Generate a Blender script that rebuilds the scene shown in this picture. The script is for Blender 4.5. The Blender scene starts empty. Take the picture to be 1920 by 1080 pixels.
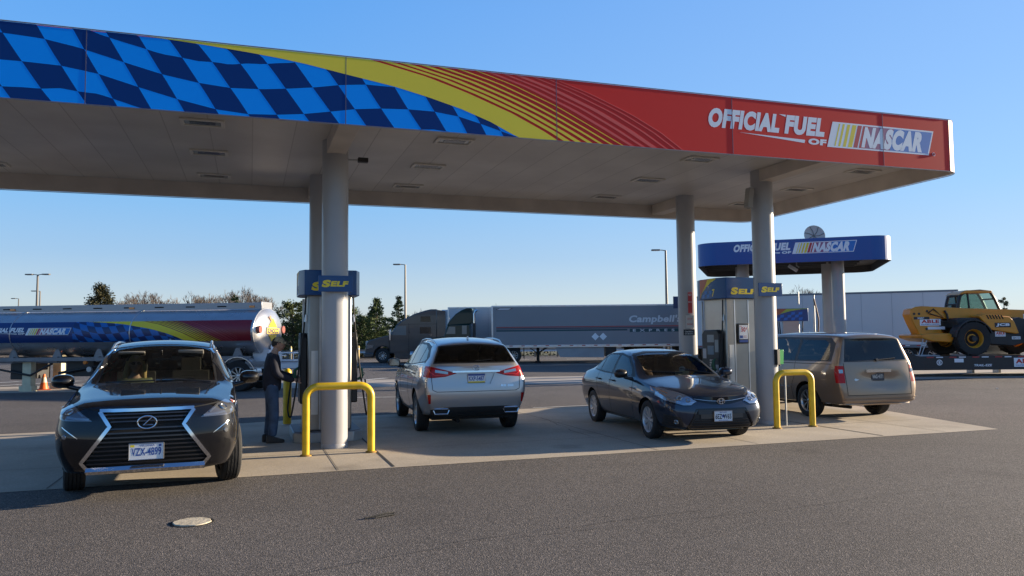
import bpy, bmesh, math, random
from mathutils import Vector, Matrix
from mathutils.bvhtree import BVHTree

# ---------------------------------------------------------------- camera
S = bpy.context.scene
R = math.radians
PIT, ROLL, YAW, FPX = .063, -.0099, .3269, 1450.27
_r = Vector((math.cos(YAW), -math.sin(YAW), 0))
_f = Vector((math.sin(YAW)*math.cos(PIT), math.cos(YAW)*math.cos(PIT), math.sin(PIT)))
_u = _r.cross(_f)
_r2 = _r*math.cos(ROLL)+_u*math.sin(ROLL)
_u2 = -_r*math.sin(ROLL)+_u*math.cos(ROLL)
cd = bpy.data.cameras.new('camera'); cam = bpy.data.objects.new('camera', cd)
S.collection.objects.link(cam); S.camera = cam
cam.matrix_world = Matrix(((_r2.x, _u2.x, -_f.x, 0), (_r2.y, _u2.y, -_f.y, 0), (_r2.z, _u2.z, -_f.z, 1.7), (0, 0, 0, 1)))
cd.sensor_width = 36; cd.lens = FPX/1920*36; cd.clip_end = 3000; cd.clip_start = .1

# ---------------------------------------------------------------- sky and sun
SUN_EL, SUN_AZ = R(11.8), R(91.6)      # azimuth clockwise from +Y
W = bpy.data.worlds.new('World'); S.world = W; W.use_nodes = True
nt = W.node_tree; bg = nt.nodes['Background']
sky = nt.nodes.new('ShaderNodeTexSky'); sky.sky_type = 'NISHITA'; sky.sun_disc = False
sky.sun_elevation = SUN_EL; sky.sun_rotation = SUN_AZ
sky.altitude = 0; sky.air_density = 1.0; sky.dust_density = .2; sky.ozone_density = 6.0
# clear winter-evening colour by height above the horizon, blended with the physical sky
EXPO = 1.38
tcw = nt.nodes.new('ShaderNodeTexCoord'); sx = nt.nodes.new('ShaderNodeSeparateXYZ'); nt.links.new(tcw.outputs['Generated'], sx.inputs[0])
rw = nt.nodes.new('ShaderNodeValToRGB'); el = rw.color_ramp.elements
for i, (p, c) in enumerate(((.0, (.66, .66, .66)), (.045, (.60, .68, .74)), (.10, (.40, .58, .80)), (.17, (.27, .55, .90)), (.28, (.19, .48, .95)), (.40, (.135, .42, .95)), (.60, (.06, .19, .50)), (1, (.035, .11, .32)))):
    e_ = el[i] if i < 2 else el.new(p)
    e_.position = p; e_.color = (*c, 1)
nt.links.new(sx.outputs['Z'], rw.inputs[0])
sc_ = nt.nodes.new('ShaderNodeVectorMath'); sc_.operation = 'SCALE'; sc_.inputs['Scale'].default_value = 10/2**EXPO; xw = nt.nodes.new('ShaderNodeMapRange'); xw.inputs[1].default_value = 0; xw.inputs[2].default_value = 1; xw.inputs[3].default_value = 0; xw.inputs[4].default_value = .22; nt.links.new(sx.outputs['X'], xw.inputs[0])
mk = nt.nodes.new('ShaderNodeMix'); mk.data_type = 'RGBA'; mk.inputs[7].default_value = (1, 1, 1, 1); nt.links.new(xw.outputs[0], mk.inputs[0]); nt.links.new(rw.outputs[0], mk.inputs[6]); nt.links.new(mk.outputs[2], sc_.inputs[0])
mw = nt.nodes.new('ShaderNodeMix'); mw.data_type = 'RGBA'; mw.inputs[0].default_value = .80; nt.links.new(sky.outputs[0], mw.inputs[6]); nt.links.new(sc_.outputs[0], mw.inputs[7])
nt.links.new(mw.outputs[2], bg.inputs[0]); bg.inputs[1].default_value = .10
sd = bpy.data.lights.new('sun', 'SUN'); sun = bpy.data.objects.new('sun', sd); S.collection.objects.link(sun)
sd.energy = 5; sd.angle = R(.55); sd.color = (1, .83, .61)
sv = Vector((math.sin(SUN_AZ)*math.cos(SUN_EL), math.cos(SUN_AZ)*math.cos(SUN_EL), math.sin(SUN_EL)))
sun.rotation_euler = sv.to_track_quat('Z', 'Y').to_euler()
S.view_settings.view_transform = 'Standard'; S.view_settings.look = 'None'
S.view_settings.exposure = EXPO; S.view_settings.gamma = 1
random.seed(7)
# ---------------------------------------------------------------- materials
MATS = {}
def mat(name, col, rough=.5, metal=0, coat=0, var=0, vscale=4, bump=0, bscale=40, spec=.5, col2=None, emis=None, dirt=0):
    if name in MATS: return MATS[name]
    m = bpy.data.materials.new(name); m.use_nodes = True; t = m.node_tree; b = t.nodes['Principled BSDF']
    b.inputs['Base Color'].default_value = (*col, 1); b.inputs['Roughness'].default_value = rough
    b.inputs['Metallic'].default_value = metal; b.inputs['Coat Weight'].default_value = coat
    b.inputs['Coat Roughness'].default_value = .03; b.inputs['Specular IOR Level'].default_value = spec
    tc = t.nodes.new('ShaderNodeTexCoord')
    if var or col2:
        n = t.nodes.new('ShaderNodeTexNoise'); n.inputs['Scale'].default_value = vscale; n.inputs['Detail'].default_value = 6
        t.links.new(tc.outputs['Object'], n.inputs['Vector'])
        rp = t.nodes.new('ShaderNodeValToRGB'); rp.color_ramp.elements[0].position = .3; rp.color_ramp.elements[1].position = .7
        c2 = col2 or tuple(min(1, c*(1+var)) for c in col); c1 = col if col2 else tuple(c*(1-var) for c in col)
        rp.color_ramp.elements[0].color = (*c1, 1); rp.color_ramp.elements[1].color = (*c2, 1)
        t.links.new(n.outputs[0], rp.inputs[0]); t.links.new(rp.outputs[0], b.inputs['Base Color'])
        mr = t.nodes.new('ShaderNodeMapRange'); mr.inputs[3].default_value = max(.02, rough-.06); mr.inputs[4].default_value = min(1, rough+.1)
        t.links.new(n.outputs[0], mr.inputs[0]); t.links.new(mr.outputs[0], b.inputs['Roughness'])
    if bump:
        n2 = t.nodes.new('ShaderNodeTexNoise'); n2.inputs['Scale'].default_value = bscale; n2.inputs['Detail'].default_value = 4
        t.links.new(tc.outputs['Object'], n2.inputs['Vector'])
        bp = t.nodes.new('ShaderNodeBump'); bp.inputs['Strength'].default_value = bump; bp.inputs['Distance'].default_value = .01
        t.links.new(n2.outputs[0], bp.inputs['Height']); t.links.new(bp.outputs[0], b.inputs['Normal'])
    if emis:
        b.inputs['Emission Color'].default_value = (*col, 1); b.inputs['Emission Strength'].default_value = emis
    MATS[name] = m; return m
def paint(name, col, metal=.4, rough=.35):
    m = mat(name, col, rough, metal, 1.0)
    if 'pdone' in m: return m
    t = m.node_tree; b = t.nodes['Principled BSDF']; tc = t.nodes.new('ShaderNodeTexCoord')
    n = t.nodes.new('ShaderNodeTexNoise'); n.inputs['Scale'].default_value = 3; n.inputs['Detail'].default_value = 8
    t.links.new(tc.outputs['Object'], n.inputs['Vector'])
    mr = t.nodes.new('ShaderNodeMapRange'); mr.inputs[1].default_value = .35; mr.inputs[2].default_value = .75
    mr.inputs[3].default_value = .005; mr.inputs[4].default_value = .05; b.inputs['Specular IOR Level'].default_value = .1
    t.links.new(n.outputs[0], mr.inputs[0]); t.links.new(mr.outputs[0], b.inputs['Coat Roughness'])
    m['pdone'] = 1; return m
def glass(name, tint=(.5, .55, .5), refl=1.0):
    if name in MATS: return MATS[name]
    m = bpy.data.materials.new(name); m.use_nodes = True; t = m.node_tree
    for n in list(t.nodes): t.nodes.remove(n)
    o = t.nodes.new('ShaderNodeOutputMaterial'); mx = t.nodes.new('ShaderNodeMixShader'); tr = t.nodes.new('ShaderNodeBsdfTransparent')
    gl = t.nodes.new('ShaderNodeBsdfGlossy'); gl.inputs['Roughness'].default_value = .02; gl.inputs['Color'].default_value = (refl, refl, refl, 1)
    fr = t.nodes.new('ShaderNodeFresnel'); fr.inputs[0].default_value = 1.5; tr.inputs[0].default_value = (*tint, 1)
    t.links.new(fr.outputs[0], mx.inputs[0]); t.links.new(tr.outputs[0], mx.inputs[1]); t.links.new(gl.outputs[0], mx.inputs[2])
    t.links.new(mx.outputs[0], o.inputs[0]); MATS[name] = m; return m
K = dict(
    chrome=mat('chrome', (.75, .75, .76), .12, 1), chrome_dull=mat('chrome_dull', (.45, .45, .46), .3, 1),
    rubber=mat('rubber', (.018, .018, .018), .75, 0, 0, .3, 8, .3, 60), blk=mat('black_plastic', (.016, .016, .017), .45, 0, 0, .2),
    gblk=mat('gloss_black', (.008, .008, .009), .08), dark=mat('dark_cavity', (.008, .008, .008), .8),
    alloy=mat('alloy_wheel', (.52, .53, .54), .28, .9), galv=mat('galvanised', (.42, .43, .43), .45, .7, 0, .15, 6),
    alu=mat('aluminium', (.62, .63, .64), .3, .9, 0, .1, 3), steel=mat('brushed_steel', (.37, .35, .32), .36, .9, 0, .12, 2),
    white=mat('white_paint', (.72, .73, .74), .4, 0, 0, .05, 3), yellow=mat('yellow_paint', (.72, .46, .012), .38, 0, .2, .14, 7),
    letw=mat('letter_white', (.80, .82, .84), .4), lety=mat('letter_yellow', (.80, .62, .03), .4), letk=mat('letter_black', (.02, .02, .025), .5),
    letr=mat('letter_red', (.55, .03, .03), .4), letb=mat('letter_blue', (.02, .07, .30), .4),
    redl=mat('red_lens', (.34, .006, .006), .25, 0, 0, 0, 4, 0, 40, .35), ambl=mat('amber_lens', (.75, .20, .02), .15, 0, 1), clrl=mat('clear_lens', (.30, .32, .34), .1, .7, 1),
    tape_r=mat('tape_red', (.4, .03, .03), .4), tape_w=mat('tape_white', (.7, .7, .7), .4),
    seat=mat('seat_fabric', (.055, .047, .042), .9), skin=mat('skin', (.50, .28, .19), .55, 0, 0, .08, 20),
    gl_dark=glass('tinted_glass', (.10, .11, .11)), gl_clear=glass('clear_glass', (.62, .68, .62)), gl_side=glass('side_glass', (.35, .38, .37)),
    navy=mat('navy_panel', (.012, .045, .20), .3), lens=glass('lens_cover', (.85, .87, .9)),
)
# ---------------------------------------------------------------- object helpers
def link(o): S.collection.objects.link(o); return o
def tag(o, label=None, cat=None, group=None, kind=None):
    if label: o['label'] = label
    if cat: o['category'] = cat
    if group: o['group'] = group
    if kind: o['kind'] = kind
    return o
def empty(name, loc=(0, 0, 0), rz=0, label=None, cat=None, group=None):
    o = link(bpy.data.objects.new(name, None)); o.location = loc; o.rotation_euler = (0, 0, rz); o.empty_display_size = .2
    return tag(o, label, cat, group)
def copy_tree(o, parent=None):
    c = link(o.copy())
    if parent: c.parent = parent
    for ch in list(o.children): copy_tree(ch, c)
    return c
class MB:
    def __init__(s): s.v = []; s.f = []; s.m = []; s.mi = 0; s.M = Matrix()
    def add(s, vs, fs):
        b = len(s.v); s.v += [tuple(s.M @ Vector(q)) for q in vs]; s.f += [tuple(b+i for i in f) for f in fs]; s.m += [s.mi]*len(fs); return s
    def box(s, c, d, rz=0, ry=0, rx=0, taper=1):
        x, y, z = (q/2 for q in d); r = Matrix.Translation(c) @ Matrix.Rotation(rz, 4, 'Z') @ Matrix.Rotation(ry, 4, 'Y') @ Matrix.Rotation(rx, 4, 'X')
        vs = [r @ Vector((i*x*(taper if k > 0 else 1), j*y*(taper if k > 0 else 1), k*z)) for i in (-1, 1) for j in (-1, 1) for k in (-1, 1)]
        return s.add(vs, [(0, 1, 3, 2), (4, 6, 7, 5), (0, 4, 5, 1), (2, 3, 7, 6), (0, 2, 6, 4), (1, 5, 7, 3)])
    def b2(s, p, q): return s.box([(a+b)/2 for a, b in zip(p, q)], [abs(a-b) for a, b in zip(p, q)])
    def cyl(s, a, b, r0, r1=None, n=16, cap=True):
        return s.tube([a, b], [r0, r0 if r1 is None else r1], n, cap)
    def tube(s, pts, rad, n=8, cap=True, closed=False):
        pts = [Vector(p) for p in pts]; m = len(pts)
        if not hasattr(rad, '__len__'): rad = [rad]*m
        vs = []; fs = []; up = None
        for i, p in enumerate(pts):
            if closed: d = pts[(i+1) % m]-pts[i-1]
            else: d = pts[min(i+1, m-1)]-pts[max(i-1, 0)]
            d.normalize()
            if up is None: up = Vector((0, 0, 1)) if abs(d.z) < .9 else Vector((1, 0, 0))
            x = up.cross(d); x.normalize(); y = d.cross(x); up = y
            for k in range(n):
                a = 2*math.pi*k/n; vs.append(p+(x*math.cos(a)+y*math.sin(a))*rad[i])
        for i in range(m if closed else m-1):
            j = (i+1) % m
            for k in range(n): fs.append((i*n+k, i*n+(k+1) % n, j*n+(k+1) % n, j*n+k))
        if cap and not closed: fs += [tuple(range(n-1, -1, -1)), tuple((m-1)*n+k for k in range(n))]
        return s.add(vs, fs)
    def lathe(s, prof, n=24, M=None):      # prof (r,z) about Z
        vs = []; fs = []; m = len(prof)
        for k in range(n):
            a = 2*math.pi*k/n
            for r, z in prof: vs.append(Vector((r*math.cos(a), r*math.sin(a), z)))
        for k in range(n):
            j = (k+1) % n
            for i in range(m-1): fs.append((k*m+i, j*m+i, j*m+i+1, k*m+i+1))
        if M: vs = [M @ v for v in vs]
        return s.add(vs, fs)
    def prism(s, poly, a0, a1, axis='y', cap=True):
        n = len(poly); f = {'y': lambda p, a: (p[0], a, p[1]), 'x': lambda p, a: (a, p[0], p[1]), 'z': lambda p, a: (p[0], p[1], a)}[axis]
        vs = [f(p, a0) for p in poly]+[f(p, a1) for p in poly]
        fs = [(i, (i+1) % n, n+(i+1) % n, n+i) for i in range(n)]
        if cap: fs += [tuple(range(n-1, -1, -1)), tuple(range(n, 2*n))]
        return s.add(vs, fs)
    def quad(s, a, b, c, d): return s.add([a, b, c, d], [(0, 1, 2, 3)])
    def sheet(s, poly, fn, t=.004):        # flat polygon in (u,v) mapped by fn(u,v,offset) with real thickness
        n = len(poly); return s.add([fn(u, v, t) for u, v in poly]+[fn(u, v, 0) for u, v in poly], [tuple(range(n))]+[(i, i+n, (i+1) % n+n, (i+1) % n) for i in range(n)])
    def build(s, name, mats, parent=None, bevel=0, smooth=35, sub=0, seg=2, fix=True):
        me = bpy.data.meshes.new(name); me.from_pydata(s.v, [], s.f)
        if not isinstance(mats, (list, tuple)): mats = [mats]
        for m in mats: me.materials.append(m)
        me.polygons.foreach_set('material_index', s.m)
        if fix:
            bm = bmesh.new(); bm.from_mesh(me); bmesh.ops.recalc_face_normals(bm, faces=bm.faces); bm.to_mesh(me); bm.free()
        me.shade_smooth(); me.set_sharp_from_angle(angle=R(smooth)); me.update()
        o = link(bpy.data.objects.new(name, me))
        if parent: o.parent = parent
        if bevel:
            b = o.modifiers.new('bevel', 'BEVEL'); b.width = bevel; b.segments = seg; b.limit_method = 'ANGLE'; b.angle_limit = R(40)
        if sub: b = o.modifiers.new('sub', 'SUBSURF'); b.levels = sub; b.render_levels = sub
        return o
# ---------------------------------------------------------------- lettering: real text outlines as thin raised shapes
_tc = {}
def text_tris(txt, weight=0):
    k = (txt, weight)
    if k in _tc: return _tc[k]
    c = bpy.data.curves.new('t', 'FONT'); c.body = txt; c.resolution_u = 4; c.offset = weight; c.space_character = 1+weight*1.6; c.size = 1
    o = bpy.data.objects.new('t', c); link(o); dg = bpy.context.evaluated_depsgraph_get(); me = o.evaluated_get(dg).to_mesh()
    vs = [(v.co.x, v.co.y) for v in me.vertices]; fs = [tuple(p.vertices) for p in me.polygons]
    o.evaluated_get(dg).to_mesh_clear(); bpy.data.objects.remove(o); bpy.data.curves.remove(c)
    _tc[k] = (vs, fs); return vs, fs
def put_text(mb, txt, fn, u0, v0, w, h, weight=.02, shear=0, off=.0006, center=False):
    # fit the text into width w and height h with its lower left at (u0,v0); fn(u,v,offset)->3D
    vs, fs = text_tris(txt, weight)
    if not vs: return
    x0 = min(p[0] for p in vs); x1 = max(p[0] for p in vs); y0 = min(p[1] for p in vs); y1 = max(p[1] for p in vs)
    q = []
    for x, y in vs:
        b = (y-y0)/(y1-y0)*h; a = (x-x0)/(x1-x0)*w + b*shear
        q.append(fn(u0+a, v0+b, off))
    mb.add(q, fs)
def plane_fn(o, ux, vx):
    o = Vector(o); ux = Vector(ux).normalized(); vx = Vector(vx).normalized(); n = ux.cross(vx)
    return lambda u, v, d=0: o+ux*u+vx*v+n*d
def clip_poly(poly, box):
    def cl(p, ax, val, keep):
        o = []
        for i in range(len(p)):
            a, b = p[i-1], p[i]; ia = keep(a[ax], val); ib = keep(b[ax], val)
            if ia != ib:
                t = (val-a[ax])/(b[ax]-a[ax]); o.append((a[0]+(b[0]-a[0])*t, a[1]+(b[1]-a[1])*t))
            if ib: o.append(b)
        return o
    ge = lambda a, v: a >= v-1e-9
    le = lambda a, v: a <= v+1e-9
    for ax, val, kp in ((0, box[0], ge), (0, box[2], le), (1, box[1], ge), (1, box[3], le)):
        if len(poly) < 3: return []
        poly = cl(poly, ax, val, kp)
    return poly if len(poly) > 2 else []
def interp(pts, x):
    if x <= pts[0][0]: return pts[0][1]
    for (a, b), (c, d) in zip(pts, pts[1:]):
        if x <= c: return b+(d-b)*(x-a)/(c-a)
    return pts[-1][1]
def at(px, py, depth):    # a point of the place, given where it was measured
    d = _f+_r2*((px-960)/FPX)+_u2*((540-py)/FPX)
    return d*depth+Vector((0, 0, 1.7))
def ground(px, py, z=0):
    d = _f+_r2*((px-960)/FPX)+_u2*((540-py)/FPX); t = (z-1.7)/d.z
    return d*t+Vector((0, 0, 1.7))
# ---------------------------------------------------------------- ground
def LF(l, d, z=0):     # truck-lot axes: l along the parked lorries, d across them
    return Vector((l*math.cos(YAW)+d*math.sin(YAW), -l*math.sin(YAW)+d*math.cos(YAW), z))
def ground_mat(name, c1, c2, specks, scale, stain, bump=.4, lscale=.25, drip=.82):
    m = bpy.data.materials.new(name); m.use_nodes = True; t = m.node_tree; b = t.nodes['Principled BSDF']; N = t.nodes.new; L = t.links.new
    tc = N('ShaderNodeTexCoord'); O = tc.outputs['Object']
    n1 = N('ShaderNodeTexNoise'); n1.inputs['Scale'].default_value = lscale; n1.inputs['Detail'].default_value = 9; n1.inputs['Roughness'].default_value = .62; L(O, n1.inputs['Vector'])
    r1 = N('ShaderNodeValToRGB'); r1.color_ramp.elements[0].position = .35; r1.color_ramp.elements[1].position = .68
    r1.color_ramp.elements[0].color = (*c1, 1); r1.color_ramp.elements[1].color = (*c2, 1); L(n1.outputs[0], r1.inputs[0])
    v = N('ShaderNodeTexVoronoi'); v.inputs['Scale'].default_value = scale; L(O, v.inputs['Vector'])
    hs = N('ShaderNodeSeparateColor'); L(v.outputs['Color'], hs.inputs[0])
    r2 = N('ShaderNodeValToRGB'); e = r2.color_ramp.elements; e[0].position = 0; e[0].color = (1-specks, 1-specks, 1-specks, 1); e[1].position = 1; e[1].color = (1+specks*2.2, 1+specks*2.0, 1+specks*1.8, 1)
    k = e.new(.75); k.color = (1.0, 1.0, 1.0, 1); L(hs.outputs[0], r2.inputs[0])
    mx = N('ShaderNodeMix'); mx.data_type = 'RGBA'; mx.blend_type = 'MULTIPLY'; mx.inputs[0].default_value = 1; L(r1.outputs[0], mx.inputs[6]); L(r2.outputs[0], mx.inputs[7])
    n3 = N('ShaderNodeTexNoise'); n3.inputs['Scale'].default_value = .9; n3.inputs['Detail'].default_value = 5; L(O, n3.inputs['Vector'])
    r3 = N('ShaderNodeValToRGB'); r3.color_ramp.elements[0].position = .30; r3.color_ramp.elements[1].position = .46; r3.color_ramp.elements[0].color = (stain, stain, stain, 1); L(n3.outputs[0], r3.inputs[0])
    m2 = N('ShaderNodeMix'); m2.data_type = 'RGBA'; m2.blend_type = 'MULTIPLY'; m2.inputs[0].default_value = 1; L(mx.outputs[2], m2.inputs[6]); L(r3.outputs[0], m2.inputs[7])
    v5 = N('ShaderNodeTexVoronoi'); v5.inputs['Scale'].default_value = .55; v5.inputs['Randomness'].default_value = 1; n6 = N('ShaderNodeTexNoise'); n6.inputs['Scale'].default_value = 5; n6.inputs['Detail'].default_value = 4
    L(O, n6.inputs['Vector']); ad = N('ShaderNodeVectorMath'); ad.operation = 'MULTIPLY_ADD'; ad.inputs[1].default_value = (.35, .35, .35); L(n6.outputs['Color'], ad.inputs[0]); L(O, ad.inputs[2]); L(ad.outputs[0], v5.inputs['Vector'])
    r5 = N('ShaderNodeValToRGB'); r5.color_ramp.elements[0].position = .05; r5.color_ramp.elements[1].position = .20; r5.color_ramp.elements[0].color = (drip, drip, drip, 1); L(v5.outputs['Distance'], r5.inputs[0])
    m3 = N('ShaderNodeMix'); m3.data_type = 'RGBA'; m3.blend_type = 'MULTIPLY'; m3.inputs[0].default_value = 1; L(m2.outputs[2], m3.inputs[6]); L(r5.outputs[0], m3.inputs[7])
    L(m3.outputs[2], b.inputs['Base Color']); b.inputs['Roughness'].default_value = .88; b.inputs['Specular IOR Level'].default_value = .3
    bp = N('ShaderNodeBump'); bp.inputs['Strength'].default_value = bump; bp.inputs['Distance'].default_value = .006; L(v.outputs['Distance'], bp.inputs['Height'])
    n4 = N('ShaderNodeTexNoise'); n4.inputs['Scale'].default_value = 25; n4.inputs['Detail'].default_value = 5; L(O, n4.inputs['Vector'])
    b2 = N('ShaderNodeBump'); b2.inputs['Strength'].default_value = bump*.5; b2.inputs['Distance'].default_value = .01; L(n4.outputs[0], b2.inputs['Height']); L(bp.outputs[0], b2.inputs['Normal']); L(b2.outputs[0], b.inputs['Normal'])
    return m
M_ASPH = ground_mat('asphalt', (.104, .094, .087), (.136, .124, .115), .58, 115, .90, .5)
M_CONC = ground_mat('concrete', (.38, .325, .255), (.48, .42, .335), .07, 60, .80, .15, .5, .66)
M_CONC2 = ground_mat('concrete_far', (.36, .32, .27), (.44, .39, .33), .07, 60, .85, .1, .3)
M_GRASS = mat('grass', (.07, .075, .03), .95, 0, 0, .35, 3)
def flat(name, polys, m, z, kind='structure'):
    mb = MB()
    for p in polys: mb.add([(x, y, z) for x, y in p], [tuple(range(len(p)))])
    o = mb.build(name, m, fix=False); o['kind'] = kind
    for pl in o.data.polygons:
        if pl.normal.z < 0: pl.flip()
    return o
def L2(l, d): q = LF(l, d); return (q.x, q.y)
flat('asphalt', [[(-900, -300), (900, -300), (900, 1500), (-900, 1500)]], M_ASPH, 0)
flat('concrete_apron', [[(-30, 10.29), (12.43, 10.22), (13.47, 14.63), (14.1, 17.3), (2.2, 17.3), (-.5, 16.65), (-30, 16.65)]], M_CONC, .004)
flat('truck_lane_concrete', [[(-30, 33.5), (-7.8, 29.9), (9.3, 26.2), (26.3, 21.6), (60, 12), (62, 18), (34, 26.5), (7.1, 31.6), (-9, 33.9), (-30, 37.5)]], M_CONC2, .004)
flat('grass_verge', [[L2(-300, 69), L2(300, 69), L2(300, 1200), L2(-500, 1200)]], M_GRASS, .012)
jm = mat('joint_sealant', (.03, .028, .026), .8); jm2 = mat('joint_faint', (.16, .14, .12), .9)
J = []
for x in (1.82, 9.95): J.append([(x-.018, 10.29), (x+.018, 10.29), (x+.018, 17.2), (x-.018, 17.2)])
J2 = []
for x in (-10.4, -6.3, -2.2, 1.1, 5.75, 7.5, 11.3): J2.append([(x-.008, 10.29), (x+.008, 10.29), (x+.008, 16.6), (x-.008, 16.6)])
for y in (11.95, 14.3): J2.append([(-25, y-.006), (12.5, y-.006), (12.5, y+.006), (-25, y+.006)])
flat('expansion_joint', J, jm, .008); flat('saw_cut_joint', J2, jm2, .0082)
random.seed(4)
def wander(p0, p1, w, n, amp):
    P = []; d = Vector(p1)-Vector(p0); nn = Vector((-d.y, d.x)).normalized(); off = 0; up = []; dn = []
    for i in range(n+1):
        off += random.uniform(-amp, amp); q = Vector(p0)+d*i/n+nn*off; ww = w*random.uniform(.2, 1)
        up.append((q.x+nn.x*ww, q.y+nn.y*ww)); dn.append((q.x-nn.x*ww, q.y-nn.y*ww))
    return [[up[i], up[i+1], dn[i+1], dn[i]] for i in range(n)]
cracks = wander((-1.0, 5.55), (1.9, 6.3), .006, 30, .012)+wander((1.9, 6.3), (9.5, 6.75), .004, 90, .014)+wander((1.5, 6.35), (4.2, 6.6), .005, 40, .015)
cracks += wander((5.8, 15.3), (5.5, 12.0), .008, 24, .03)+wander((-3.6, 12.6), (-6, 11.2), .006, 20, .02)+wander((15, 13), (24, 11.5), .006, 30, .03)
flat('pavement_crack', cracks, mat('crack_tar', (.06, .055, .05), .8), .0088)
lw = mat('road_paint', (.55, .54, .50), .7, 0, 0, .25, 9)
WL = [[(2.6, 22.55), (5.3, 21.75), (5.3, 21.87), (2.6, 22.68)], [(6.4, 17.36), (8.2, 17.36), (8.2, 17.44), (6.4, 17.44)]]
for k in range(8):
    l0 = -26+k*2.6; WL.append([L2(l0, 28.2), L2(l0+.25, 28.2), L2(l0+2.6, 33), L2(l0+2.3, 33)])
for k in range(5): WL.append([L2(-11+k*5, 57), L2(-8.8+k*5, 57), L2(-8.8+k*5, 57.4), L2(-11+k*5, 57.4)])
WL.append([L2(-40, 45.8), L2(60, 45.8), L2(60, 46.0), L2(-40, 46.0)])
flat('painted_line', WL, lw, .0125)
# the far low ridge
hl = MB(); random.seed(11); pr = []
for i in range(61):
    x = -700+i*24; pr.append((x, 16+7*math.sin(i*.23)+3*math.sin(i*.71)+random.uniform(-1, 1)))
vs = []; 
for x, h in pr:
    a = LF(x, 620); b = LF(x, 900); vs += [(a.x, a.y, -1), (a.x, a.y, h*.45), (b.x, b.y, h)]
hl.add(vs, [(i*3+k, i*3+3+k, i*3+4+k, i*3+1+k) for i in range(60) for k in (0, 1)])
o = hl.build('hills', mat('far_wood', (.055, .048, .04), .95, 0, 0, .4, .02), fix=False); o['kind'] = 'structure'
# small things on the ground
mb = MB(); random.seed(3); ol = [((.165+random.uniform(-.012, .012))*math.cos(2*math.pi*i/30), (.165+random.uniform(-.012, .012))*math.sin(2*math.pi*i/30)) for i in range(30)]
mb.prism(ol, -.01, .012, 'z'); o = mb.build('manhole_cover', mat('cream_cap', (.50, .44, .33), .8, 0, 0, .2, 14, .5, 30), bevel=.004); o.location = (-.49, 7.92, 0)
tag(o, 'small round cream tank filler cap set in the asphalt in front of the black crossover', 'manhole cover')
mb = MB(); mb.lathe([(.19, .001), (.195, .004), (.176, .0045), (.174, .001)], 30); r_ = mb.build('rim_ring', K['dark'], o); 
mb = MB(); mb.tube([(-.16, -.03, .012), (-.05, 0, .02), (.06, .04, .03), (.14, .07, .02), (.13, .03, .012), (.02, 0, .012), (-.06, -.03, .01)], .009, 6)
o = mb.build('rubber_strap', K['rubber']); o.location = (1.2, 7.48, 0); tag(o, 'looped black rubber strap lying alone on the open asphalt', 'strap')
random.seed(9); lit = mat('paper_white', (.7, .7, .68), .8)
for i, (p, lb) in enumerate((((-5.25, 19.2, 0), 'tiny white litter scrap on asphalt left of the black crossover'), ((21.3, 17.5, 0), 'tiny white litter scrap on asphalt at the far right'), ((-.1, 5.35, 0), 'tiny white litter scrap on asphalt nearest the camera'))):
    mb = MB(); mb.prism([(-.04, -.015), (.03, -.03), (.05, .01), (.0, .03)], .004, .018, 'z'); o = mb.build('litter', lit); o.location = p; tag(o, lb, 'litter', 'scraps of litter on the asphalt')

# ---------------------------------------------------------------- racing artwork shared by fascia and tanker
C0 = [(-1.6, .93), (-1.34, .915), (-.98, .90), (-.64, .88), (.17, .82), (.6, .77), (1.08, .69), (1.83, .57), (2.28, .47), (2.77, .34), (3.2, .19), (3.52, .04), (3.62, 0)]
R0 = [(1.40, .93), (2.28, .75), (2.85, .58), (3.52, .34), (4.0, .12), (4.22, 0)]
Y1 = [(2.92, .93), (3.53, .76), (4.22, .50), (4.73, .26), (5.27, 0)]
F1 = [(4.1, .93), (4.78, .73), (5.44, .48), (5.93, .24), (6.3, 0)]
AR = [(-2.99, .45), (-2.58, .45), (-2.17, .44), (-1.77, .38), (-1.33, .26), (-.89, .15), (-.44, .06), (-.05, .03), (.29, .05), (.64, .09), (.98, .15), (1.3, .21), (1.65, .25), (2.02, .27), (2.39, .27), (2.73, .23), (3.1, .14), (3.6, .0)]
UR = [(-3.2, .78), (-2.76, .77), (-2.38, .75), (-1.98, .68), (-1.52, .56), (-1.08, .45), (-.65, .38), (-.28, .35), (.12, .37), (.45, .41), (.79, .46), (1.1, .52), (1.44, .56), (1.9, .56), (2.4, .52), (3.2, .40)]
XA = [-4.22-.41*k for k in range(22, 0, -1)]+[-4.22, -3.81, -3.4, -2.99, -2.58, -2.17, -1.77, -1.33, -.89, -.44, -.05, .30, .64, .98, 1.30, 1.65, 2.02, 2.39, 2.73, 3.05, 3.35, 3.62]
H = .911
def xat(c, v):   # x on a curve falling with v
    for (a, b), (c2, d) in zip(c, c[1:]):
        if d <= v <= b: return a+(c2-a)*(b-v)/max(1e-6, b-d)
    return c[0][0] if v > c[0][1] else c[-1][0]
def band(a, b, ta, tb, n=16):
    vv = [H*(1-i/n) for i in range(n+1)]
    return [(xat(a, v)*(1-ta)+xat(b, v)*ta, v) for v in vv]+[(xat(a, v)*(1-tb)+xat(b, v)*tb, v) for v in reversed(vv)]
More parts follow.
